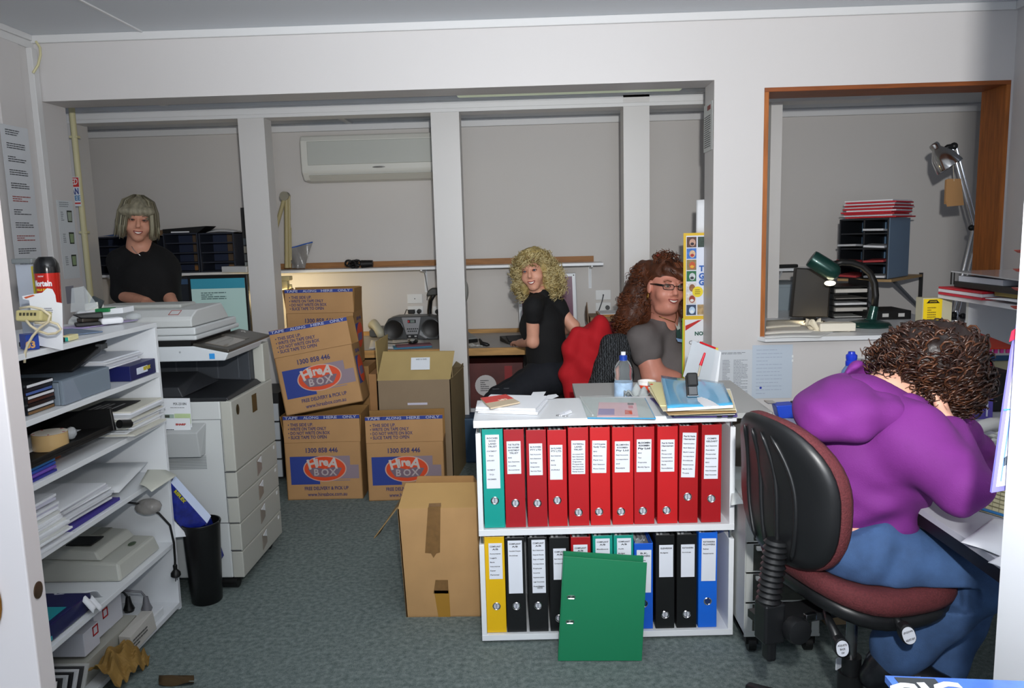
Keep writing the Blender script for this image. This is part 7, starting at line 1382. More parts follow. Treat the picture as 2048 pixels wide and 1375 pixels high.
k0, k1 = D(1885, 868), D(1938, 862); t = thing('card_terminal', 'beige card terminal with a dark slot on the desk', 'card terminal', k0); u, n = away(k0, k1); b = B(); b.hexa([k0, k1, k1+n*.16, k0+n*.16], [k0+Vector((0, 0, .045)), k1+Vector((0, 0, .045)), k1+n*.16+Vector((0, 0, .09)), k0+n*.16+Vector((0, 0, .09))]); b.obj('case', M('bdb49c', .5), t, bevel=.006)
b = B(); b.box((k0+k1)/2+u*.02+n*.06+Vector((0, 0, .066)), (.022, .05, .006), 0, None, (.3, 0, -.3)); b.obj('slot', BLACK, t)
# purple ring binder, index, folders
pb0, pb1 = D(1930, 850), D(1986, 838); pb0.y = pb1.y = 2.62; pb0 = P(1925, 850, 2.62); pb1 = P(1984, 850, 2.62); pb0.z = pb1.z = DZ; zt = P(1970, 745, 2.62).z
t = thing('purple_binder', 'purple ring binder with pale spine edge standing on the desk', 'binder', pb0); b = B(); n = 10
b.prism([pb0, pb1]+[Vector((pb1.x-.004*k*k*.6, pb1.y, DZ+(zt-DZ)*(.5+.5*sin(k/6*pi/2)))) for k in range(1, 7)]+[Vector((pb0.x, pb0.y, zt-.02))], (0, .05, 0)); b.obj('cover', M('55479c', .45), t)
b = B(); b.tube([Vector((pb1.x-.022, pb1.y-.004, DZ+.01)), Vector((pb1.x-.022, pb1.y-.004, DZ+(zt-DZ)*.6)), Vector((pb1.x-.045, pb1.y-.004, DZ+(zt-DZ)*.95))], .003, 6); b.obj('edge_piping', M('c9cadc', .4), t)
def stand(name, label, cat, px0, px1, pyt, Y, mat, dep=.05, base=DZ, pyb=None):
    a, c = P(px0, pyt, Y), P(px1, pyt, Y); zb = base if pyb is None else P(px0, pyb, Y).z
    return tag(B().lo((a.x, Y, zb), (c.x, Y+dep, a.z)).obj(name, mat, bevel=.002), label, cat)
t = stand('black_box_file', 'black box file behind the purple ring binder', 'box file', 1984, 2030, 745, 2.72, BLACK, .2)
t = stand('manila_rack', 'stack of manila folders behind the woman on the desk', 'folder', 1955, 2040, 722, 2.96, M('b0a888', .6), .25)
a = P(1958, 722, 2.95); c = P(2040, 735, 2.92); 
t = thing('index_file', 'red topped index file with pink tabs on the manila folders', 'file', a); zb = a.z
B().lo((a.x, 2.95, zb+.001), (c.x, 3.2, zb+.02)).obj('blue_base', M('2c4a6c', .5), t); B().lo((a.x, 2.955, zb+.02), (c.x, 3.2, zb+.045)).obj('pages', M('d6d4d0', .6), t); B().hexa([Vector((a.x, 2.94, zb+.046)), Vector((c.x, 2.94, zb+.046)), Vector((c.x, 3.2, zb+.07)), Vector((a.x, 3.2, zb+.07))], [Vector((a.x, 2.94, zb+.05)), Vector((c.x, 2.94, zb+.05)), Vector((c.x, 3.2, zb+.074)), Vector((a.x, 3.2, zb+.074))]).obj('red_cover', M('d23c1a', .4), t)
for i in range(6): B().lo((a.x+.008+i*.022, 2.944, zb+.030), (a.x+.02+i*.022, 2.95, zb+.046)).obj('pink_tab', M('cc3c8c', .4), t)
t = thing('coloured_folders', 'red and green hanging folders in front of the manila folders', 'folder', P(1970, 745, 2.9)); B().prism([P(x, y, 2.90) for x, y in ((1958, 718), (1986, 722), (1994, 745), (1985, 750), (1978, 732), (1958, 728))], (0, .006, 0)).obj('red_folder', M('c0283a', .5), t); B().prism([P(x, y, 2.905) for x, y in ((1958, 729), (1977, 732), (1980, 748), (1958, 760))], (0, .006, 0)).obj('green_folder', M('2a6c4a', .5), t)
B().lo((P(1956, 770, 2.9).x, 2.89, DZ), (P(2000, 770, 2.9).x, 2.94, P(1970, 740, 2.9).z)).obj('holder', DARK, t)
# shelf over the desk
sx0, y0_, y1_, zq = 1.70, 2.35, 3.34, P(1850, 588, 3.32).z
t = thing('desk_hutch', 'white shelf raised over the desk loaded with binders and red files', 'shelf', (1.9, 2.8, DZ)); B().lo((sx0, y0_, zq-.018), (2.27, y1_, zq)).obj('board', WHITE, t, bevel=.001)
for y in (y0_, y1_-.018): B().lo((sx0+.12, y, DZ+.001), (2.27, y+.018, zq-.018)).obj('end_panel', WHITE, t)
a = P(1846, 600, 3.36); c = P(1893, 640, 3.36)
t = thing('cream_holder', 'cream magazine holder with a yellow warning card on its face', 'holder', (a.x, 3.36, DZ)); B().lo((a.x, 3.36, DZ+.001), (c.x+.02, 3.42, zq-.02)).obj('holder', M('b9b49a', .5), t)
m = frame((1, 0, 0), (0, 0, 1), loc=(P(1866, 618, 3.355).x, 3.358, P(1866, 622, 3.355).z)); plate('yellow_card', M('e8c81a', .5), t, m, .078, .105, .001); B().prism([m @ Vector(q) for q in ((-.028, .034, .001), (.028, .034, .001), (.02, .042, .001), (.016, .048, .001), (-.016, .048, .001), (-.02, .042, .001))], (0, -.001, 0)).obj('black_emblem', BLACK, t); text('DANGER', .009, M('d8b820', .5), t, m @ Matrix.Translation((0, .041, .003)), width=.03); lines(t, m @ Matrix.Translation((0, -.01, .001)), .045, .06, 6, M('8a7414', .6), seed=4)
x = sx0+.02
for i, (c, h, nm) in enumerate((('c2283a', .010, 'red'), ('d8d2d6', .012, 'white'), ('b8202e', .008, 'dark red'))):
    z = zq+.001+sum((.010, .012, .008)[:i])+i*.001; tag(B().hexa([(x-.04, 2.98, z), (x+.2, 3.02, z), (x+.2, 3.30, z), (x-.04, 3.30, z)], [(x-.04, 2.98, z+h), (x+.2, 3.02, z+h), (x+.2, 3.30, z+h), (x-.04, 3.30, z+h)]).obj('paper_file', M(c, .5), bevel=.001), '%s file at the far end of the hutch shelf, %s of three' % (nm, ('lowest', 'middle', 'topmost')[i]), 'file')
sheet('hutch_papers', 'loose white papers hanging over the hutch shelf edge', 'paper', [(x-.05, 2.94, zq+.012), (x-.03, 2.62, zq+.004), (x+.2, 2.62, zq+.012), (x+.2, 2.96, zq+.016)], PAPER, .006, t=.003)
t = thing('manila_envelope', 'mustard envelope lying on the hutch shelf under the black binder', 'envelope', (x, 2.8, zq)); B().lo((x+.0, 2.66, zq+.020), (x+.25, 2.97, zq+.034)).obj('envelope', M('a08c4c', .6), t)
t = thing('black_binder', 'black ring binder with clear cover lying on the hutch shelf', 'binder', (x, 2.85, zq+.036)); B().hexa([(x-.02, 2.68, zq+.036), (x+.24, 2.68, zq+.036), (x+.24, 3.22, zq+.036), (x-.02, 3.22, zq+.036)], [(x-.02, 2.68, zq+.06), (x+.24, 2.68, zq+.06), (x+.24, 3.22, zq+.06), (x-.02, 3.22, zq+.06)]).obj('lower_cover', BLACK, t, bevel=.003)
B().lo((x-.012, 2.9, zq+.0605), (x+.22, 3.2, zq+.082)).obj('pages', M('b9bcc4', .6), t); B().hexa([(x-.022, 2.68, zq+.083), (x+.24, 2.68, zq+.083), (x+.24, 3.24, zq+.095), (x-.022, 3.24, zq+.095)], [(x-.022, 2.68, zq+.088), (x+.24, 2.68, zq+.088), (x+.24, 3.24, zq+.10), (x-.022, 3.24, zq+.10)]).obj('clear_cover', M('a9a9ab', .15, coat=.5), t)
b = B(); b.tube([Vector((x-.018, 3.235, zq+.045+.05*k/6)) for k in range(7)], .008, 8); b.obj('spine_edge', BLACK, t)
t = thing('red_letter_trays', 'tower of red letter trays on the hutch shelf at the right', 'tray', (1.66, 2.5, zq))
for i in range(4):
    z = zq+.004+i*.062; B().hexa([(1.595, 2.40, z), (1.9, 2.40, z), (1.9, 2.64, z), (1.595, 2.64, z)], [(1.585, 2.39, z+.010), (1.9, 2.39, z+.010), (1.9, 2.65, z+.010), (1.585, 2.65, z+.010)]).obj('tray', M('c8381e', .35, coat=.3), t, bevel=.003); B().lo((1.66, 2.41, z+.011), (1.89, 2.63, z+.03)).obj('dark_papers', M('2c2624', .6), t)
for y in (2.42, 2.6): B().lo((1.62, y, zq+.001), (1.63, y+.01, zq+.25)).obj('riser', BLACK, t)
# items seen past the woman's shoulder
t = thing('blue_tape_dispenser', 'bright blue tape dispenser at the left end of the desk', 'tape dispenser', Vector((.90, 2.68, DZ)))
a, c = P(1552, 833, 2.68), P(1590, 833, 2.68); a.z = c.z = DZ; b = B(); b.hexa([a+Vector((.012, 0, 0)), c, c+Vector((0, .06, 0)), a+Vector((.012, .06, 0))], [a+Vector((0, 0, .045)), c+Vector((0, 0, .048)), c+Vector((0, .06, .048)), a+Vector((0, .06, .045))]); b.obj('body', M('1c3fae', .35), t, bevel=.003); B().lo((c.x, 2.68, DZ), (c.x+.03, 2.74, DZ+.05)).obj('tape_roll', BLACK, t, bevel=.004); B().box((a.x-.006, 2.73, DZ+.048), (.03, .05, .003)).obj('cutter', CHROME, t)
bq_ = P(1703, 716, 2.66); hb_ = P(1703, 703, 2.66).z-DZ
t = thing('blue_drink_bottle', 'drink bottle with bright blue sports cap behind the purple hood', 'bottle', (bq_.x, 2.66, DZ)); m = Matrix.Translation((bq_.x, 2.66, DZ+.0005))
b = B(); b.lathe([(.034, 0), (.036, .005), (.036, hb_*.6), (.03, hb_*.72), (.017, hb_*.80)], 24, 0, m); b.obj('bottle_body', M('8fb0e0', .1, trans=.6), t, smooth=True); b = B(); b.lathe([(.018, hb_*.79), (.019, hb_*.80), (.019, hb_*.86), (.0165, hb_*.87), (.0185, hb_*.90), (.0185, hb_*.95), (.012, hb_*.97), (.011, hb_), (.004, hb_)], 20, 0, m); b.obj('cap', M('1c34b4', .3), t, smooth=True)
# purple-edged planner against the near partition, magazine at the very front
t = thing('wall_planner', 'purple edged glossy wall planner hanging by the near right partition', 'planner', P(2010, 820, 1.06)); Yp = 1.035
B().prism([P(x, y, Yp) for x, y in ((2050, 585), (2040, 628), (2024, 700), (2009, 800), (1983, 985), (2016, 979), (2075, 975), (2085, 585))], (0, .004, 0)).obj('purple_border', M('7a76c8', .4), t)
B().prism([P(x, y, Yp-.001) for x, y in ((2056, 600), (2034, 690), (2017, 805), (1993, 973), (2020, 969), (2075, 968), (2085, 600))], (0, .001, 0)).obj('white_sheet', M('dfe2ee', .35, coat=.3), t)
B().prism([P(x, y, Yp-.002) for x, y in ((2024, 662), (2050, 645), (2050, 668), (2019, 683))], (0, .001, 0)).obj('red_banner', M('c8243c', .4), t); B().prism([P(x, y, Yp-.002) for x, y in ((2008, 818), (2040, 815), (2040, 817), (2008, 821))], (0, .001, 0)).obj('blue_rule', M('4c8ad0', .4), t); B().prism([P(x, y, Yp-.002) for x, y in ((2008, 915), (2022, 908), (2022, 925), (2007, 932))], (0, .001, 0)).obj('small_photo', M('54606c', .5), t)
B().prism([P(x, y, Yp-.002) for x, y in ((2020, 826), (2023, 826), (2003, 962), (2001, 962))], (0, .001, 0)).obj('blue_rule', M('6c8ed4', .4), t)
zm_ = .86; f0, f1 = PZ(1770, 1350, zm_), PZ(2075, 1362, zm_); f0b = PZ(1764, 1362, zm_)
t = thing('glossy_magazine', 'glossy blue magazine at the very bottom right of the photo', 'magazine', f0); dv = Vector((.0, -.17, 0)); B().prism([f0, f1, f1+dv, f0+dv], (0, 0, -.008)).obj('cover', M('4c74c8', .2, coat=.5, var=.35, vs=9), t)
B().prism([f0.lerp(f1, .05)+Vector((0, -.004, .0004)), f0.lerp(f1, .32)+Vector((0, -.004, .0004)), f0.lerp(f1, .30)+Vector((0, -.16, .0004)), f0.lerp(f1, .05)+Vector((0, -.16, .0004))], (0, 0, .0004)).obj('dark_panel', M('3c4044', .3), t); text('GIG', .05, M('e6e8ee', .4), t, frame((1, .03, 0), (0, 1, 0), loc=f0.lerp(f1, .2)+Vector((0, -.035, .001))), bold=.002)
t = thing('tall_carton', 'tall carton under the blue magazine in the near corner', 'box', f0.lerp(f1, .5)+Vector((0, 0, -.86))); e = f0.lerp(f1, .1); e2 = f0.lerp(f1, .98); B().lo((e.x, e.y-.16, 0), (e2.x, min(e.y, e2.y)-.02, .8515)).obj('carton', CARD, t)
p0, p1 = PZ(1652, 1250, .001), PZ(1722, 1247, .001); t = block('floor_carton', 'low tan carton on the carpet under the desk', 'box', p0, p1, .07, .2, M('b59c78', .7))
tag(B().grid(lambda u, v: PZ(318+70*u, 1352+18*v, .004)+Vector((0, 0, .01*sin(5*u)*sin(4*v)+.004)), 8, 5).obj('brown_scrap', M('4c3a20', .8), smooth='all', solid=.001), 'dark brown paper scrap on the carpet at the foot of the shelving', 'scrap')
# ================================================================ PEOPLE
SK = M('cf957c', .5, var=.05, vs=30); SK2 = M('d79d84', .5, var=.04, vs=30); SK3 = M('d08c78', .45, var=.05, vs=25); LIP = M('9c4a46', .4); LID = M('b87c66', .5); TEETH = M('e6dfd4', .3); EYEW = M('c8c2bc', .2)
def face_frame(c, fwd, up):
    f = Vector(fwd).normalized(); y = -f; z = Vector(up); z = (z-y*z.dot(y)).normalized(); x = y.cross(z); R = Matrix((x, y, z)).transposed()
    m = R.to_4x4(); m.translation = Vector(c); return m
def head_sdf(fg, m, s=1.0, wide=1.0, neck=None, nr=.052):
    R = np.array(m.to_3x3()); W_ = lambda x, y, z: np.array(m @ (Vector((x*wide, y, z))*s)); sc = lambda r: [q*s for q in (r if hasattr(r, '__len__') else (r, r, r))]
    E_ = lambda c, r, k=.02, sub=False: fg.ell(W_(*c), sc(r), R, k*s, sub)
    C_ = lambda a, b, ra, rb, k=.012: fg.cone(W_(*a), W_(*b), ra*s, rb*s, k*s)
    E_((0, .02, .035), (.073*wide, .094, .083)); E_((0, -.025, -.028), (.060*wide, .068, .082), .03); E_((0, -.066, -.092), (.026, .022, .020), .03)
    for q in (-1, 1):
        E_((q*.036, -.058, -.034), (.028, .028, .026), .025); E_((q*.076, .008, -.008), (.010, .019, .031), .008); E_((q*.013, -.094, -.032), .0085, .008)
        E_((q*.030, -.080, .030), (.022, .012, .007), .012)
    C_((0, -.086, .022), (0, -.110, -.022), .0075, .0125)
    for q in (-1, 1): E_((q*.031, -.106, .010), (.017, .018, .011), .012, True)
    E_((0, -.090, -.054), (.023, .010, .0055), .006); E_((0, -.088, -.069), (.019, .010, .0065), .006)
    if neck is not None: fg.cone(W_(0, .025, -.05), neck, nr*s, nr*1.12, .03)
    return W_
def face_parts(t, m, s=1.0, iris='4a3c30', brow='5a4030', wide=1.0, smile=True):
    def at_(x, y, z): return m @ (Vector((x*wide, y, z))*s)
    for q in (-1, 1):
        b = B(); b.sph(at_(q*.031, -.0785, .009), .0118*s, 12); e = b.obj('eye', EYEW, t, smooth='all'); b = B(); b.sph(at_(q*.0305, -.0846, .0085), .0078*s, 12); b.obj('iris', M(iris, .2), e, smooth='all')
        b = B(); b.tube([at_(q*.046, -.0840, .009), at_(q*.038, -.0925, .0150), at_(q*.028, -.0940, .0155), at_(q*.018, -.0895, .010)], .0032*s, 6); b.tube([at_(q*.045, -.084, .006), at_(q*.036, -.092, .0012), at_(q*.026, -.0925, .0012), at_(q*.018, -.0885, .006)], .0028*s, 6); b.obj('eyelid', LID, e, smooth='all'); b = B(); b.tube([at_(q*.047, -.0855, .0095), at_(q*.038, -.0955, .0135), at_(q*.028, -.0970, .0138), at_(q*.018, -.092, .009)], .0012*s, 5); b.obj('lash_line', M('2a1c18', .6), e, smooth='all')
        b = B(); b.tube([at_(q*.048, -.082, .029), at_(q*.036, -.0935, .035), at_(q*.018, -.0965, .031)], [.0015*s, .003*s, .0025*s], 6); b.obj('eyebrow', M(brow, .8), t, smooth='all')
    pt = lambda x, dz, y: at_(x, y+1.6*x*x*8, -.0605+dz+x*x*(16 if smile else 2))
    xs = [-.024+.048*i/8 for i in range(9)]
    b = B(); b.tube([pt(x, .0055*(1-(x/.024)**2), -.1010) for x in xs], [.0012*s]+[.0034*s]*7+[.0012*s], 6); b.tube([pt(x, -.0075*(1-(x/.024)**2), -.0990) for x in xs], [.0012*s]+[.004*s]*7+[.0012*s], 6); b.obj('lips', LIP, t, smooth='all')
    if smile: b = B(); b.grid(lambda u, v: pt(-.018+.036*u, (-.005+.009*v)*(1-((-.018+.036*u)/.024)**2), -.1022), 8, 2); b.obj('teeth', TEETH, t, smooth='all')
def arm(fg, pts, rs, k=.02): fg.chain(pts, rs, k)
def hand(fg, w, d, up, s=1.0, curl=.5, side=1):
    """palm + four unequal bent fingers + thumb; d: direction of the fingers, up: back of the hand"""
    d = Vector(d).normalized(); u = Vector(up); u = (u-d*u.dot(d)).normalized(); x = d.cross(u)*side; w = Vector(w)
    pc = w+d*.05*s
    for q in (-.024, -.008, .008, .024): fg.cone(w+x*q*.6*s, w+d*.085*s+x*q*s, .015*s, .0115*s, .012)
    for q, L in ((-.028, .058), (-.0095, .070), (.0095, .075), (.028, .066)):
        a = w+d*.085*s+x*q*s; b_ = a+(d*cos(curl*.5)-u*sin(curl*.5))*L*.45*s; c = b_+(d*cos(curl*1.4)-u*sin(curl*1.4))*L*.33*s; e = c+(d*cos(curl*2)-u*sin(curl*2))*L*.25*s
        fg.chain([a, b_, c, e], [.0095*s, .0085*s, .008*s, .0065*s], .004)
    a = w+d*.025*s+x*.028*s-u*.004; b_ = a+(d*.7+x*.7-u*.2).normalized()*.035*s; c = b_+(d*.95+x*.2-u*.25).normalized()*.028*s; fg.chain([a, b_, c], [.014*s, .0105*s, .008*s], .008)
def curls(b, c, R, r, n, mask, rad, L, hel, turns, seed, droop=.6, mi=0, npt=14, out=.35):
    rr = random.Random(seed); k = 0
    while k < n:
        v = Vector((rr.gauss(0, 1), rr.gauss(0, 1), rr.gauss(0, 1))).normalized()
        if not mask(v): continue
        k += 1; p0 = Vector((v.x*r[0], v.y*r[1], v.z*r[2])); nrm = Vector((v.x/r[0], v.y/r[1], v.z/r[2])).normalized()
        dr = (nrm*out+Vector((rr.uniform(-.35, .35), rr.uniform(-.35, .35), -droop))).normalized(); a = dr.orthogonal().normalized(); e = dr.cross(a); ph = rr.uniform(0, 6.28); LL = L*rr.uniform(.6, 1.2); hh = hel*rr.uniform(.7, 1.3); tt = turns*rr.uniform(.7, 1.2)
        pts = [c+R @ (p0*.97+dr*LL*(i/npt)+(a*cos(ph+6.28*tt*i/npt)+e*sin(ph+6.28*tt*i/npt))*hh*min(1, .3+i/npt*1.4)) for i in range(npt+1)]
        b.tube(pts, [rad*(.9 if i < npt*.6 else .9-.6*(i/npt-.6)/.4) for i in range(npt+1)], 4, rr.choice((0, 0, 1)) if mi == 0 else mi)
def fabric(h, bs=300, bump=.25, rough=.85, var=.06): return M(h, rough, var=var, vs=12, bump=bump, bs=bs)
# ---------------------------------------------------------------- standing woman, grey bob, black v-neck
def woman_standing():
    Y = 4.35; hc = P(276, 441, Y); nb = P(280, 497, Y+.04)
    t = thing('person', 'woman with short grey bob in a black v-neck top standing behind the copier', 'person', (hc.x, Y, 0))
    m = face_frame(hc, (.52, -1, -.10), (.12, 0, 1)); sl, sr = P(240, 521, Y+.02), P(318, 522, Y+.06); el, er = P(242, 590, Y-.02), P(334, 588, Y-.01); wl, wr = P(292, 603, Y-.19), P(352, 618, Y-.14)
    hx = hc.x+.02; hips = Vector((hx, Y+.05, .92)); ch = Vector((hx+.01, Y+.05, 1.22))
    fg = Fig((hx-.36, Y-.40, 0), (hx+.38, Y+.28, 1.70), .0062)
    W_ = head_sdf(fg, m, .98, 1.02, nb, .054)
    fg.chain([nb, ch, hips], [.048, .11, .13], .07); 
    for s_, e_, w_, sd in ((sl, el, wl, 1), (sr, er, wr, -1)): fg.chain([nb.lerp(s_, .5)+Vector((0, 0, -.03)), s_, e_, w_], [.045, .046, .038, .027], .03); hand(fg, w_, (w_-e_)+Vector((0, -.03, -.02)), (0, 0, 1), .9, .5, sd)
    for q in (-.09, .09): fg.chain([hips+Vector((q, 0, -.05)), (hx+q, Y+.03, .5), (hx+q, Y+.06, .09)], [.10, .065, .045], .04); fg.cone((hx+q, Y+.06, .045), (hx+q, Y-.09, .03), .04, .03, .02)
    o = fg.obj('body', SK, t); face_parts(t, m, .98, brow='6a5a4c')
    f2 = Fig((hx-.36, Y-.25, .85), (hx+.36, Y+.30, 1.46), .0075); r = 1.12
    f2.chain([nb+Vector((0, .01, -.015)), ch, Vector((hx, Y+.04, 1.02)), hips], [.075, .135, .140, .155], .08); f2.ell(ch+Vector((-.07, -.085, -.03)), (.075, .06, .07), k=.05); f2.ell(ch+Vector((.08, -.075, -.03)), (.075, .06, .07), k=.05)
    for s_, e_ in ((sl, el), (sr, er)): f2.chain([nb.lerp(s_, .45)+Vector((0, 0, -.02)), s_, s_.lerp(e_, .96)], [.066, .058, .054], .05)
    f2.wrinkle(lambda x, y, z: .0025*np.sin(38*z+9*x)*np.sin(14*x)); f2.cut(hips+Vector((0, 0, -.05)), (0, 0, -1))
    v0 = P(303, 530, Y-.06)        # v-neck notch
    for a in (nb+Vector((-.052, -.03, .035)), nb+Vector((.052, -.03, .035)), nb+Vector((0, -.03, .05))): f2.cone(a, v0+Vector((0, -.06, .02)), .028, .008, .01, True)
    f2.cone(nb+Vector((0, 0, .03)), nb+Vector((0, 0, .2)), .056, .08, .01, True)
    f2.obj('shirt', fabric('0c0c0e', 200, .2), t)
    f3 = Fig((hx-.3, Y-.2, .06), (hx+.3, Y+.3, 1.0), .012)
    for q in (-.09, .09): f3.chain([hips+Vector((q*.7, 0, 0)), (hx+q, Y+.03, .5), (hx+q, Y+.06, .1)], [.15, .09, .075], .04)
    f3.obj('trousers', fabric('15161a'), t)
    for q in (-.09, .09): f4 = Fig((hx+q-.07, Y-.16, -.005), (hx+q+.07, Y+.14, .12), .008); f4.cone((hx+q, Y+.06, .05), (hx+q, Y-.09, .04), .05, .039, .02); f4.cut((0, 0, .002), (0, 0, -1)); f4.obj('shoe', BLACK, t)
    R = m.to_3x3(); Rn = np.array(R); f5 = Fig(hc-Vector((.17, .17, .16)), hc+Vector((.17, .17, .17)), .005); L_ = lambda x, y, z: np.array(m @ Vector((x, y, z)))
    f5.ell(L_(0, .022, .05), (.095, .112, .088), Rn, .02); f5.ell(L_(-.080, .03, -.025), (.034, .07, .080), Rn, .03); f5.ell(L_(.078, .03, -.03), (.034, .07, .08), Rn, .03); f5.ell(L_(0, .085, -.03), (.08, .05, .09), Rn, .03)
    f5.ell(L_(-.05, -.065, .052), (.05, .04, .03), Rn, .02); f5.ell(L_(.035, -.068, .058), (.045, .035, .024), Rn, .02)
    f5.ell(L_(0, -.125, -.035), (.060, .085, .075), Rn, .012, True); f5.wrinkle(lambda x, y, z: .003*np.sin(130*x+25*z)*np.sin(60*y+20*z))
    h = f5.obj('hair', M('8c8672', .55, var=.35, vs=22, bump=.5, bs=120, stretch=(2.5, 2.5, .5)), t, it=1)
    b = B(); rr = random.Random(3)
    for i in range(150):
        a = rr.uniform(-pi, pi); 
        if abs(a+pi/2) < .55: continue
        x, y = .1*cos(a), .022+.115*sin(a); p0 = Vector((x*.25, y*.25+.012, .141)); p00 = Vector((x*.80, y*.80+.008, .108)); p1 = Vector((x*1.02, y*1.02, .045)); p2 = Vector((x*1.1, y*1.06, -.025)); p3 = Vector((x*rr.uniform(1.0, 1.22), y*1.05, rr.uniform(-.105, -.060)))
        b.tube([m @ q for q in (p0, p00, p1, p2, p3)], [.003, .005, .006, .006, .001], 4, i % 2)
    o = b.obj('hair_strands', [M('a5a088', .5), M('6c6550', .55)], t, smooth='all'); o['kind'] = 'stuff'
    b = B(); b.tube([P(x, y, Y-.055) for x, y in ((263, 492), (268, 500), (275, 507), (283, 512))], .002, 5); b.obj('necklace', CHROME, t, smooth='all')
woman_standing()
# ---------------------------------------------------------------- seated blonde woman, black polo
def woman_blonde():
    Y = 4.48; hc = P(1066, 541, Y-.02); nb = P(1080, 596, Y+.02)
    pel = P(1096, 742, Y); chs = P(1086, 650, Y); t = thing('person', 'woman with curly blonde hair in a black polo shirt seated at the bench', 'person', (pel.x, Y, 0))
    m = face_frame(hc, (-.22, -1, -.06), (-.16, 0, 1)); sl, sr = P(1066, 613, Y-.13), P(1113, 612, Y+.05); el, er = P(1066, 683, Y-.10), P(1147, 652, Y+.04); wl, wr = P(1040, 686, Y+.16), P(1124, 664, Y+.16)
    kl, kr = P(992, 806, Y-.16), P(1000, 794, Y+.10); fl, fr = Vector((kl.x+.06, kl.y+.02, .09)), Vector((kr.x+.04, kr.y+.02, .09))
    fg = Fig((pel.x-.56, Y-.34, 0), (pel.x+.32, Y+.52, 1.30), .0065); head_sdf(fg, m, .95, .95, nb, .047)
    fg.chain([nb, chs, pel], [.042, .08, .095], .06)
    for s_, e_, w_, d_, sd in ((sl, el, wl, (-.3, .95, -.06), 1), (sr, er, wr, (-.6, .7, -.1), -1)): fg.chain([nb.lerp(s_, .5)+Vector((0, 0, -.025)), s_, e_, w_], [.034, .040, .035, .025], .02); hand(fg, w_, d_, (0, 0, 1), .88, .4, sd)
    for k_, f_, q in ((kl, fl, -.05), (kr, fr, .07)): fg.chain([pel+Vector((-.02, q, -.02)), k_, f_], [.085, .058, .04], .03); fg.cone(f_+Vector((0, 0, -.045)), f_+Vector((-.13, -.02, -.06)), .035, .028, .02)
    fg.obj('body', SK2, t); face_parts(t, m, .95, '3c4a5c', '8a7048', .95)
    f2 = Fig((pel.x-.25, Y-.25, pel.z-.08), (pel.x+.25, Y+.28, nb.z+.08), .006)
    f2.chain([nb+Vector((0, .005, -.015)), chs, P(1092, 690, Y), pel], [.062, .108, .105, .122], .06); f2.ell(chs+Vector((-.07, .02, .0)), (.06, .08, .07), k=.05)
    for s_, e_, f in ((sl, el, .30), (sr, er, .30)): f2.chain([nb.lerp(s_, .45), s_, s_.lerp(e_, f)], [.052, .052, .048], .03)
    f2.wrinkle(lambda x, y, z: .0018*np.sin(46*z+16*x)); f2.cut(pel+Vector((0, 0, -.035)), (0, 0, -1)); f2.cone(nb+Vector((-.02, -.012, .045)), nb+Vector((-.01, 0, .2)), .040, .06, .01, True)
    f2.obj('polo_shirt', fabric('0d0d0f', 200, .2), t)
    b = B(); b.grid(lambda u, v: nb+Vector((.056*cos(-2.6+5.2*u)*(1+.35*v)-.002, .054*sin(-2.6+5.2*u)*(1+.35*v), .052-.045*v)), 16, 4); b.obj('collar', fabric('0d0d0f', 200, .2), t, smooth='all', solid=.005)
    f3 = Fig((pel.x-.48, Y-.34, .03), (pel.x+.26, Y+.30, pel.z+.14), .009)
    f3.ell(pel+Vector((.01, 0, -.02)), (.155, .16, .12), k=.05)
    for k_, f_, q in ((kl, fl, -.05), (kr, fr, .07)): f3.chain([pel+Vector((-.02, q, -.025)), k_, f_], [.10, .068, .060], .04)
    f3.wrinkle(lambda x, y, z: .003*np.sin(60*x+20*z)); f3.obj('jeans', fabric('14171f', 400, .3), t)
    R = m.to_3x3(); Rn = np.array(R); f5 = Fig(hc-Vector((.21, .21, .24)), hc+Vector((.24, .21, .20)), .006); L_ = lambda x, y, z: np.array(m @ Vector((x, y, z)))
    f5.ell(L_(0, .04, .035), (.100, .10, .098), Rn, .03); f5.ell(L_(-.075, .04, -.05), (.045, .065, .088), Rn, .03); f5.ell(L_(.078, .05, -.06), (.058, .072, .10), Rn, .03); f5.ell(L_(0, .1, -.05), (.1, .06, .1), Rn, .03)
    f5.ell(L_(0, -.13, -.035), (.058, .105, .085), Rn, .012, True); f5.wrinkle(lambda x, y, z: .006*np.sin(90*x+13*z)*np.sin(85*y)*np.sin(80*z)); hm_ = [M('c8b785', .5, var=.3, vs=40), M('907c4c', .55, var=.3, vs=40)]
    f5.obj('hair', M('a8945e', .6, var=.4, vs=45, bump=.8, bs=90), t, it=0)
    b = B(); mask = lambda v: not (v.y < -.35 and abs(v.x) < .62 and v.z < .38)
    curls(b, hc+R @ Vector((0, .035, .02)), R, (.105, .10, .10), 420, mask, .0026, .055, .012, 2.2, 5, .35)
    curls(b, hc+R @ Vector((.088, .05, -.06)), R, (.058, .075, .10), 190, lambda v: not (v.x < -.3), .0026, .05, .012, 2.2, 6, .5)
    curls(b, hc+R @ Vector((-.088, .04, -.05)), R, (.04, .065, .09), 150, lambda v: not (v.x > .3), .0026, .05, .012, 2.2, 7, .5)
    curls(b, hc+R @ Vector((.01, -.05, .078)), R, (.07, .045, .03), 90, lambda v: v.z > -.3, .0024, .05, .010, 1.8, 8, .8)
    o = b.obj('curls', hm_, t, smooth='all'); o['kind'] = 'stuff'
    # her chair with the red jacket
    cx = P(1165, 790, Y-.12); c = thing('task_chair', 'dark task chair under the seated blonde woman', 'chair', (pel.x+.02, Y, 0)); zs = pel.z-.165
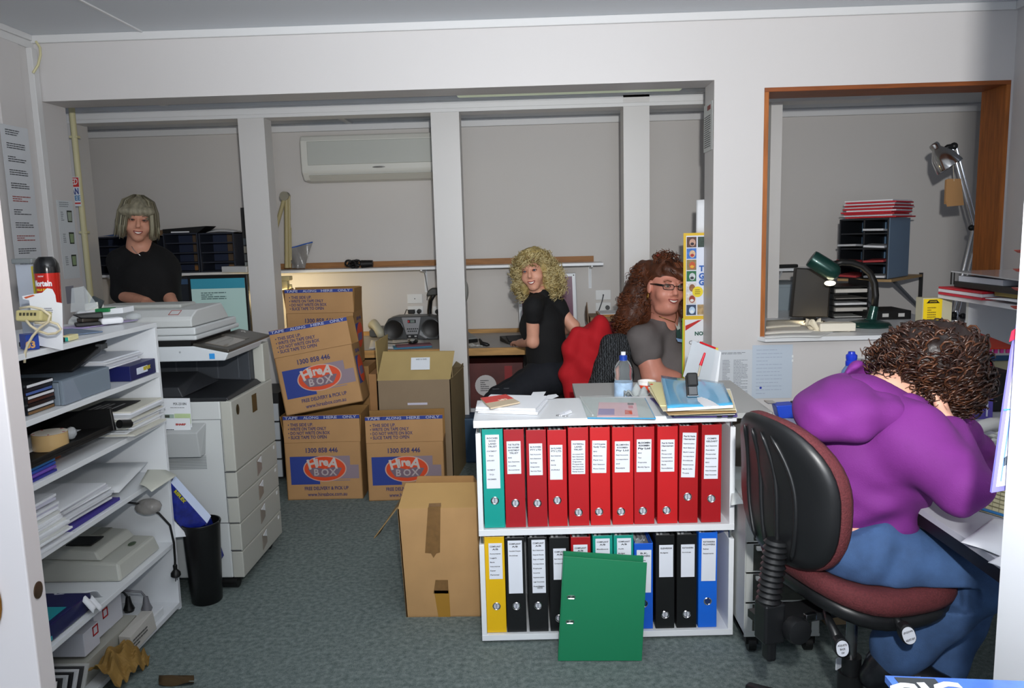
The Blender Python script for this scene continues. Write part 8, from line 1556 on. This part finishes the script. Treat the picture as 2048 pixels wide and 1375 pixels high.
    b = B(); b.box((pel.x+.05, Y, zs-.03), (.34, .44, .06)); b.obj('seat', fabric('2a1418'), c, bevel=.025, seg=3); b = B(); b.cyl((pel.x, Y, .09), (pel.x, Y, zs-.06), .025, n=14); b.obj('column', BLACK, c, smooth=True)
    for k in range(5): a = 2*pi*k/5+.4; lg = B().tube([(pel.x, Y, .11), (pel.x+.27*cos(a), Y+.27*sin(a), .07)], [.028, .02], 8).obj('base_leg', BLACK, c, smooth=True); q = B(); q.cyl((pel.x+.27*cos(a)-.015, Y+.27*sin(a), .03), (pel.x+.27*cos(a)+.015, Y+.27*sin(a), .03), .029, n=14); q.obj('caster', BLACK, lg, smooth=True)
    b = B(); b.box((pel.x+.27, Y-.05, zs+.26), (.05, .36, .36)); b.obj('backrest', fabric('2a1418'), c, bevel=.03, seg=3); b = B(); b.tube([(pel.x+.1, Y, zs-.05), (pel.x+.28, Y, zs-.04), (pel.x+.30, Y-.03, zs+.12)], .018, 8); b.obj('back_bar', BLACK, c, smooth=True)
    Yj = Y-.22; f6 = Fig(P(1105, 830, Yj)-Vector((0, .16, 0)), P(1240, 615, Yj)+Vector((0, .34, 0)), .007); p = lambda x, y, dy=0: P(x, y, Yj+dy)
    f6.chain([p(1150, 664), p(1143, 700), p(1142, 745), p(1150, 780), p(1158, 815)], [.035, .045, .052, .05, .045], .04); f6.chain([p(1203, 648, .04), p(1192, 680, .02), p(1182, 735), p(1176, 815)], [.042, .055, .06, .06], .04); f6.chain([p(1165, 668), p(1165, 735), p(1166, 815)], [.032, .05, .055], .04)
    f6.chain([p(1205, 650, .05), p(1212, 700, .12), p(1210, 815, .14)], [.04, .06, .06], .04); f6.chain([p(1152, 672, .04), p(1205, 655, .12)], [.03, .05], .04)
    f6.wrinkle(lambda x, y, z: .009*np.sin(26*x+7*z+3*np.sin(9*z))+.003*np.sin(60*x-25*z)); f6.cut(p(1160, 812), (0, 0, -1)); tag(f6.obj('red_jacket', fabric('b3101c', 300, .2), None, it=3), 'bright red jacket hanging over the back of the blonde woman chair', 'jacket')
woman_blonde()
# ---------------------------------------------------------------- seated woman, long auburn hair, glasses, grey tee
def woman_auburn():
    Y = 4.34; hc = P(1331, 573, Y-.06); nb = P(1328, 640, Y+.03); t = thing('person', 'woman with long auburn curls and glasses in a grey t-shirt sitting by the yellow poster', 'person', (hc.x, Y, 0)); s = 1.13
    m = face_frame(hc, (.30, -1, -.03), (.09, 0, 1)); sr, sl = P(1286, 680, Y-.11), P(1392, 690, Y+.12); er, el = P(1308, 752, Y-.17), P(1420, 770, Y+.05); wr, wl = P(1395, 764, Y-.12), P(1450, 780, Y+.1)
    ch = P(1336, 735, Y+.04); pel = Vector((ch.x-.06, Y+.05, .47)); fg = Fig((hc.x-.42, Y-.34, 0), (hc.x+.62, Y+.42, 1.30), .0065); W_ = head_sdf(fg, m, s, 1.06, nb, .060)
    fg.ell(W_(0, -.030, -.105), (.060, .042, .030), k=.04)
    fg.chain([nb, ch, pel], [.06, .135, .16], .08)
    for s_, e_, w_, r0, sd in ((sr, er, wr, .078, -1), (sl, el, wl, .07, 1)): fg.chain([nb.lerp(s_, .5)+Vector((0, 0, -.045)), s_+Vector((0, 0, -.01)), e_, w_], [.045, r0*.88, r0*.80, .034], .03); hand(fg, w_, (1, .15, -.1), (0, 0, 1), 1, .4, sd)
    for q in (-.1, .1): k_ = Vector((pel.x+.42, pel.y+q, .48)); fg.chain([pel+Vector((0, q, -.02)), k_, (k_.x+.02, k_.y, .09)], [.12, .08, .05], .04); fg.cone((k_.x+.02, k_.y, .045), (k_.x+.14, k_.y, .032), .036, .03, .02)
    fg.obj('body', SK3, t); face_parts(t, m, s, '4c4a3c', '7a4a34', 1.06)
    f2 = Fig((hc.x-.36, Y-.26, pel.z-.05), (hc.x+.40, Y+.36, nb.z+.06), .0065); f2.chain([nb+Vector((0, .01, -.035)), ch, Vector((ch.x-.02, Y+.05, .58)), pel], [.09, .17, .19, .20], .08); f2.ell(ch+Vector((.10, -.12, .0)), (.10, .085, .095), k=.06)
    sv = sr.lerp(er, .36); f2.chain([nb.lerp(sr, .4)+Vector((0, 0, -.03)), sr, sv], [.072, .078, .082], .05); f2.chain([nb.lerp(sl, .4), sl, sl.lerp(el, .6)], [.09, .088, .08], .05)
    f2.wrinkle(lambda x, y, z: .0028*np.sin(40*z+18*x)+.002*np.sin(70*x-30*z)); f2.cut(pel+Vector((0, 0, -.03)), (0, 0, -1))
    f2.cone(nb+Vector((.045, -.09, -.005)), nb+Vector((.03, -.05, .2)), .045, .07, .012, True); f2.obj('t_shirt', fabric('66605f', 250, .2), t)
    pm = frame((.9, .35, 0), (.1, 0, 1), loc=P(1356, 664, Y-.205)); b = B(); 
    b.prism([pm @ Vector(q) for q in ((-.02, .05, 0), (-.005, .03, 0), (.004, .055, 0), (.012, .02, 0), (-.004, .01, 0))], (0, -.004, 0)); b.obj('shirt_print', M('a9b0a8', .7), t); b = B(); b.prism([pm @ Vector(q) for q in ((-.012, .012, 0), (.012, .018, 0), (.02, -.03, 0), (-.008, -.03, 0))], (0, -.004, 0)); b.obj('shirt_print', M('24403a', .7), t)
    b = B(); b.prism([pm @ Vector(q) for q in ((-.012, -.03, 0), (.04, -.042, 0), (.045, -.06, 0), (.0, -.05, 0))], (0, -.004, 0)); b.obj('shirt_print', M('7f9cc4', .7), t)
    f3 = Fig((pel.x-.25, pel.y-.26, .05), (pel.x+.56, pel.y+.26, pel.z+.14), .012)
    for q in (-.1, .1): k_ = Vector((pel.x+.42, pel.y+q, .48)); f3.chain([pel+Vector((0, q, -.02)), k_, (k_.x+.02, k_.y, .1)], [.14, .10, .075], .04)
    f3.obj('trousers', fabric('23242a'), t)
    # hair
    R = m.to_3x3(); Rn = np.array(R); f5 = Fig(hc-Vector((.30, .22, .34)), hc+Vector((.24, .28, .23)), .0065); L_ = lambda x, y, z: np.array(m @ (Vector((x, y, z))*s))
    q = lambda x, y, dy=0: np.array(P(x, y, Y+dy)); f5.ell(L_(0, .030, .052), [v*s for v in (.084, .100, .080)], Rn, .02); f5.ell(L_(-.01, .02, .115), [v*s for v in (.05, .06, .035)], Rn, .02)
    f5.chain([q(1290, 545, .03), q(1278, 590, .05), q(1264, 630, .03), q(1256, 662, .02)], [.07, .085, .075, .045], .04); f5.chain([q(1300, 580, .08), q(1290, 640, .06)], [.09, .07], .04)
    f5.chain([q(1352, 545, .04), q(1363, 590, .03), q(1372, 640, .05), q(1374, 690, .05)], [.05, .05, .055, .03], .03)
    f5.chain([L_(-.03, -.055, .088), L_(.045, -.075, .065), L_(.068, -.06, .02), L_(.076, -.035, -.04)], [.024, .028, .024, .022], .02)
    f5.ell(L_(-.005, -.118, -.034), [v*s for v in (.056, .095, .080)], Rn, .012, True); f5.ell(L_(-.058, -.03, -.012), [v*s for v in (.03, .038, .045)], Rn, .012, True); f5.wrinkle(lambda x, y, z: .005*np.sin(85*x+14*z)*np.sin(80*y)*np.sin(55*z))
    f5.obj('hair', M('4e2a18', .5, var=.35, vs=30, bump=.7, bs=80), t, it=1); hm_ = [M('6b3a20', .45, var=.3, vs=30), M('3c1f12', .5, var=.3, vs=30)]
    b = B(); I3 = Matrix.Identity(3)
    for (x, y, dy, r, n, sd) in ((1290, 545, .03, (.075, .08, .07), 90, 1), (1278, 592, .04, (.09, .085, .08), 170, 2), (1262, 632, .03, (.08, .075, .07), 150, 3), (1372, 640, .05, (.06, .06, .09), 70, 4)): curls(b, P(x, y, Y+dy), I3, r, n, lambda v: v.x < .45 or x > 1350, .0026, .085, .013, 2.3, sd, .9)
    curls(b, hc+R @ (Vector((-.005, .02, .115))*s), R, (.062, .07, .045), 90, lambda v: v.z > 0, .0026, .035, .009, 1.6, 9, .0)
    rr = random.Random(4)
    for i in range(60):
        u = rr.random(); x0 = -.045+.09*u; b.tube([m @ (Vector(v)*s) for v in ((x0*.6, .02, .137), (x0+.012, -.05, .118), (x0*1.1+.028, -.088, .075), (x0*.5+.062, -.074, .03))], [.003, .005, .005, .0015], 4, i % 2)
    o = b.obj('curls', hm_, t, smooth='all'); o['kind'] = 'stuff'
    b = B(); b.sph(hc+R @ (Vector((-.035, .03, .148))*s), (.02, .012, .010), 10); b.obj('hair_clip', M('7a2418', .35), t, smooth='all')
    # glasses, jewellery
    g = lambda x, y, z: m @ (Vector((x*1.06, y, z))*s); b = B()
    for q_ in (-1, 1): b.tube([g(q_*.034+.024*(1 if cos(a) > 0 else -1)*abs(cos(a))**.45, -.112-.0+.012*abs(q_*.034+.024*cos(a))/.06, .006+.0125*(1 if sin(a) > 0 else -1)*abs(sin(a))**.6) for a in [2*pi*k/24 for k in range(25)]], .0018*s, 5)
    b.tube([g(-.011, -.113, .010), g(0, -.117, .013), g(.011, -.113, .010)], .0018*s, 5)
    for q_ in (-1, 1): b.tube([g(q_*.058, -.101, .012), g(q_*.070, -.06, .012), g(q_*.078, .0, .010)], [.005*s, .0055*s, .003*s], 6)
    b.obj('glasses', M('17120f', .25), t, smooth='all')
    for q_ in (-1, 1): b = B(); b.box((0, 0, 0), (.046*s, .0008, .022*s), 0, m @ Matrix.Translation(Vector((q_*.036, -.110, .006))*s)); b.obj('lens', M('6c7070', .05, alpha=.07), t)
    GOLD = M('c9a050', .25, 1)
    for dz in (-.046, -.052): b = B(); b.tube([g(-.083+.001*dz, .004+.012*cos(a)*.6, dz+.011*sin(a)) for a in [2*pi*k/14 for k in range(15)]], .0022*s, 5); b.obj('earring', GOLD, t, smooth='all')
    b = B(); b.tube([P(x, y, Y-.09) for x, y in ((1318, 632), (1328, 636), (1341, 641), (1350, 644))]+[P(1353, 634, Y-.07), P(1352, 622, Y-.05)], .0022, 5); b.obj('necklace', GOLD, t, smooth='all')
    # chair with dark cardigan
    c = thing('task_chair', 'chair under the auburn haired woman', 'chair', (pel.x, pel.y, 0)); b = B(); b.box((pel.x, pel.y, .285), (.46, .46, .06)); b.obj('seat', fabric('26262a'), c, bevel=.025, seg=3); b = B(); b.cyl((pel.x, pel.y, .09), (pel.x, pel.y, .255), .025, n=14); b.obj('column', BLACK, c, smooth=True)
    for k in range(5): a = 2*pi*k/5; lg = B().tube([(pel.x, pel.y, .11), (pel.x+.27*cos(a), pel.y+.27*sin(a), .07)], [.028, .02], 8).obj('base_leg', BLACK, c, smooth=True); q2 = B(); q2.cyl((pel.x+.27*cos(a)-.015, pel.y+.27*sin(a), .03), (pel.x+.27*cos(a)+.015, pel.y+.27*sin(a), .03), .029, n=14); q2.obj('caster', BLACK, lg, smooth=True)
    pb = P(1203, 740, Y-.10); b = B(); b.box((pb.x+.03, Y, .60), (.05, .38, .34)); b.obj('backrest', fabric('26262a'), c, bevel=.03, seg=3); b = B(); b.tube([(pel.x-.1, pel.y, .265), (pb.x+.02, pel.y, .27), (pb.x+.02, Y, .5)], .018, 8); b.obj('back_bar', BLACK, c, smooth=True)
    Yc = Y-.14; p = lambda x, y, dy=0: P(x, y, Yc+dy); f6 = Fig(P(1150, 840, Yc)-Vector((0, .14, 0)), P(1290, 640, Yc)+Vector((0, .36, 0)), .008)
    f6.chain([p(1218, 690), p(1212, 740), p(1205, 815)], [.055, .065, .075], .05); f6.chain([p(1240, 690, .05), p(1238, 750, .02), p(1225, 815)], [.06, .075, .08], .05); f6.chain([p(1205, 728, -.02), p(1196, 770, -.02), p(1196, 815, -.02)], [.03, .045, .05], .04); f6.chain([p(1245, 692, .05), p(1250, 700, .22)], [.06, .06], .04)
    f6.wrinkle(lambda x, y, z: .005*np.sin(30*x+16*z+2*np.sin(14*z))); f6.cut(p(1200, 812), (0, 0, -1))
    km = bpy.data.materials.new('knit'); km.use_nodes = True; nt = km.node_tree; bs = nt.nodes['Principled BSDF']; bs.inputs['Roughness'].default_value = .9; tc = nt.nodes.new('ShaderNodeTexCoord'); wv = nt.nodes.new('ShaderNodeTexWave'); wv.inputs['Scale'].default_value = 26; wv.inputs['Distortion'].default_value = 6; wv.inputs['Detail'].default_value = 3; wv.inputs['Detail Scale'].default_value = 3
    nt.links.new(tc.outputs['Object'], wv.inputs[0]); cr_ = nt.nodes.new('ShaderNodeValToRGB'); cr_.color_ramp.elements[0].color = lin('0d0f12'); cr_.color_ramp.elements[1].color = lin('4a4e52'); cr_.color_ramp.elements[0].position = .45; nt.links.new(wv.outputs[1], cr_.inputs[0]); nt.links.new(cr_.outputs[0], bs.inputs['Base Color'])
    tag(f6.obj('knit_cardigan', km, None, it=2), 'charcoal marled knit cardigan draped over a chair beside the red jacket', 'cardigan')
woman_auburn()
# ---------------------------------------------------------------- bent woman in the purple hoodie
def seatcut(f):
    sl_, p = f.reg(f.lo, f.lo+f.h*f.n); im = np.array(CHM.inverted()); q = p@im[:3, :3].T+im[:3, 3]; k = (q[..., 0] > -.25) & (q[..., 0] < .16) & (np.abs(q[..., 1]) < .24) & (p[..., 2] > .475)
    lim = SZ_+.054+.05*np.maximum(0, -q[..., 0]/.205)**2.2; f.d = np.where(k, np.maximum(f.d, lim-p[..., 2]), f.d)
def woman_purple():
    Y = 1.86; t = thing('person', 'woman in a purple hoodie and jeans bent over the desk with curly dark hair', 'person', (.75, Y, 0))
    hc = P(1858, 742, 1.95); nb = P(1772, 795, 1.93); pel = P(1702, 1085, 1.90); wst = P(1718, 1010, 1.90); bk_ = P(1700, 905, 1.90); up = P(1722, 845, 1.91)
    sr, sl = P(1822, 880, 1.77), P(1800, 842, 2.08); er, el = P(1926, 974, 1.635), P(1950, 930, 2.10); wr, wl = P(1895, 856, 1.84), P(1905, 835, 2.02)
    hr, hl = P(1700, 1092, 1.82), P(1705, 1090, 2.02); kr, kl = P(1950, 1160, 1.80), P(1955, 1150, 2.02); ar, al = P(1782, 1308, 1.86), P(1850, 1335, 1.97)
    ar.z = max(ar.z, .1); m = face_frame(hc, (.62, -.18, -.78), (.72, -.1, .62)); R = m.to_3x3(); Rn = np.array(R)
    al.z = .13; kv = al-kl; ar = kr+(ar-kr); ft = []
    fg = Fig((.45, 1.40, 0), (1.36, 2.40, 1.22), .007); head_sdf(fg, m, .92, 1.0, nb, .052); fg.chain([nb, up, bk_, wst, pel], [.055, .085, .095, .09, .10], .05)
    for s_, e_, w_, sd in ((sr, er, wr, -1), (sl, el, wl, 1)): fg.chain([up.lerp(s_, .5), s_, e_, w_], [.06, .05, .042, .03], .03); hand(fg, w_, (hc-w_)+Vector((0, 0, .03)), (1, -.3, .3), .92, .7, sd)
    for h_, k_, a_ in ((hr, kr, ar), (hl, kl, al)): fg.chain([h_, k_, a_], [.075, .05, .036], .03); fg.cone(a_+Vector((.01, 0, -.05)), a_+Vector((.09, -.02, -.10)), .036, .028, .02)
    seatcut(fg); fg.obj('body', M('d9a58e', .5, var=.04, vs=30), t); face_parts(t, m, .92, smile=False)
    # hoodie
    f2 = Fig((.50, 1.52, .56), (1.34, 2.34, 1.10), .0062); f2.chain([up+Vector((.01, 0, .0)), bk_+Vector((.015, 0, 0)), P(1722, 970, 1.90), wst+Vector((.0, 0, 0)), P(1722, 1098, 1.90)], [.118, .135, .128, .112, .122], .06)
    f2.ell(P(1762, 925, 1.90), (.10, .15, .12), k=.06); f2.cone(nb+Vector((-.01, 0, -.04)), up, .07, .10, .05)
    f2.chain([up.lerp(sr, .6), sr, er], [.085, .080, .056], .035); f2.chain([er, er.lerp(wr, .9)], [.055, .042], .015); f2.chain([up.lerp(sl, .5), sl, el, el.lerp(wl, .9)], [.09, .075, .06, .045], .05)
    f2.wrinkle(lambda x, y, z: .008*np.sin(60*z+14*x+3*np.sin(20*x))*np.clip((.80-z)/.1, 0, 1)+.003*np.sin(70*(x-z)+10*y)*np.clip((x-.92)/.06, 0, 1)+.0035*np.sin(34*x+40*z+2*np.sin(25*z)))
    hem = P(1745, 1084, 1.88); f2.cut(hem, (-.25, 0, -1)); f2.cone(nb+Vector((.03, 0, .035)), nb+Vector((.14, -.02, .2)), .065, .09, .012, True)
    HO = fabric('6c2276', 350, .22, .8, .07); f2.obj('hoodie', HO, t, it=2)
    f4 = Fig((.54, 1.56, .78), (1.10, 2.30, 1.12), .006); p = lambda x, y, Yy: P(x, y, Yy)
    Ry = lambda a: np.array(Matrix.Rotation(-a, 3, 'Y'))
    f4.ell(p(1664, 806, 1.85), (.088, .125, .050), Ry(.50), .03); f4.ell(p(1642, 832, 1.80), (.055, .09, .045), Ry(.3), .04); f4.chain([p(1650, 850, 1.77), p(1720, 846, 1.75), p(1785, 828, 1.77), p(1840, 812, 1.84)], [.030, .026, .022, .014], .05)
    f4.chain([p(1690, 768, 1.92), p(1716, 748, 1.97), p(1742, 752, 2.02)], [.030, .026, .022], .03); f4.chain([p(1742, 752, 2.02), p(1800, 790, 2.05), p(1850, 812, 2.03)], [.022, .024, .018], .03); f4.chain([p(1712, 800, 1.83), p(1765, 812, 1.81), p(1815, 812, 1.83), p(1850, 812, 1.88)], [.030, .026, .022, .015], .03)
    f4.cone(p(1728, 772, 1.93), p(1850, 730, 1.93), .040, .11, .02, True); f4.ell(p(1722, 778, 1.90), (.052, .07, .018), Ry(.45), .02, True); f4.wrinkle(lambda x, y, z: .003*np.sin(45*x+60*z)+.0018*np.sin(90*z-30*y)); f4.obj('hood', HO, t, it=3)
    # jeans
    f3 = Fig((.54, 1.52, .06), (1.22, 2.24, .74), .0075); f3.cone(wst, pel, .108, .12, .04); f3.ell(P(1712, 1082, 1.92), (.135, .16, .105), k=.05); f3.chain([hr, kr, kr.lerp(ar, .93)], [.100, .072, .068], .035); f3.chain([hl, kl, kl.lerp(al, .93)], [.10, .072, .068], .035)
    f3.wrinkle(lambda x, y, z: .004*np.sin(70*x-40*z)*np.clip(1-abs(x-.80)/.1, 0, 1)+.0025*np.sin(45*z+30*x)); f3.cut(P(1720, 1030, 1.88)+Vector((0, 0, .02)), (-.3, 0, 1)); f3.cut((0, 0, .09), (0, 0, -1)); seatcut(f3)
    JN = M('3a5680', .85, var=.3, vs=14, bump=.3, bs=420); f3.obj('jeans', JN, t, it=2); ST = M('8a8f98', .8)
    def seam(pts): b = B(); b.tube([P(*q) for q in pts], .0018, 5); b.obj('stitching', ST, t, smooth='all')
    for a_, k_, nm in ((ar, kr, 0), (al, kl, 1)):
        g = Fig(a_-Vector((.16, .14, .16)), a_+Vector((.22, .12, .06)), .006); d_ = Vector((.13, -.03, -.045)); an = a_+Vector((-.01, 0, -.03)); g.chain([an, an+d_*.5, an+d_], [.046, .042, .034], .02); g.cone(an+Vector((-.035, 0, -.03)), an, .032, .044, .02)
        o = g.obj('shoe', M('15171c', .3, coat=.3), t); b = B(); b.tube([an+d_*.4+Vector((0, .042*cos(w), .042*sin(w))) for w in [pi*k/8 for k in range(9)]], .005, 6); b.obj('strap', M('2b2e36', .35), o, smooth='all'); b = B(); b.box(an+d_*.4+Vector((0, -.04, .015)), (.014, .005, .014)); b.obj('buckle', CHROME, o, bevel=.001)
    # dark curly hair
    f5 = Fig(hc-Vector((.20, .20, .18)), hc+Vector((.19, .20, .19)), .006); q = lambda x, y, dy=0: np.array(P(x, y, 1.95+dy))
    f5.ell(q(1864, 712), (.108, .112, .088), k=.03); f5.ell(q(1895, 748), (.080, .10, .070), k=.03); f5.ell(q(1895, 690), (.05, .09, .05), k=.03); f5.ell(q(1915, 785), (.045, .08, .04), k=.03); f5.ell(q(1785, 725, .02), (.04, .07, .045), k=.03)
    f5.cone(q(1800, 790, -.12), q(1860, 812, -.12), .035, .03, .02, True); f5.wrinkle(lambda x, y, z: .006*np.sin(75*x+20*z)*np.sin(70*y)*np.sin(72*z+15*x)); f5.obj('hair', M('1f1310', .45, var=.4, vs=35, bump=.8, bs=70), t, it=1)
    b = B(); I3 = Matrix.Identity(3); nomask = lambda v: v.y < .6
    curls(b, P(1862, 712, 1.95), I3, (.108, .112, .087), 620, nomask, .0034, .036, .015, 1.5, 21, .5, npt=12); curls(b, P(1900, 752, 1.95), I3, (.078, .10, .068), 300, lambda v: v.y < .5 and v.x > -.5, .0034, .034, .014, 1.5, 22, .6, npt=12)
    curls(b, P(1905, 785, 1.93), I3, (.045, .08, .035), 110, nomask, .0024, .035, .012, 1.7, 23, .9, npt=12); curls(b, P(1897, 690, 1.95), I3, (.052, .092, .052), 140, nomask, .0034, .034, .014, 1.5, 26, .4, npt=12); curls(b, P(1786, 722, 1.95), I3, (.045, .07, .05), 110, lambda v: v.x < .4, .0022, .035, .010, 1.6, 24, .3, npt=12); curls(b, P(1842, 775, 1.90), I3, (.05, .07, .03), 70, lambda v: v.z < .5, .0022, .03, .010, 1.6, 25, .5, npt=12)
    o = b.obj('curls', [M('2e1b14', .35, var=.4, vs=30), M('4e3020', .35, var=.4, vs=30)], t, smooth='all'); o['kind'] = 'stuff'
woman_purple()
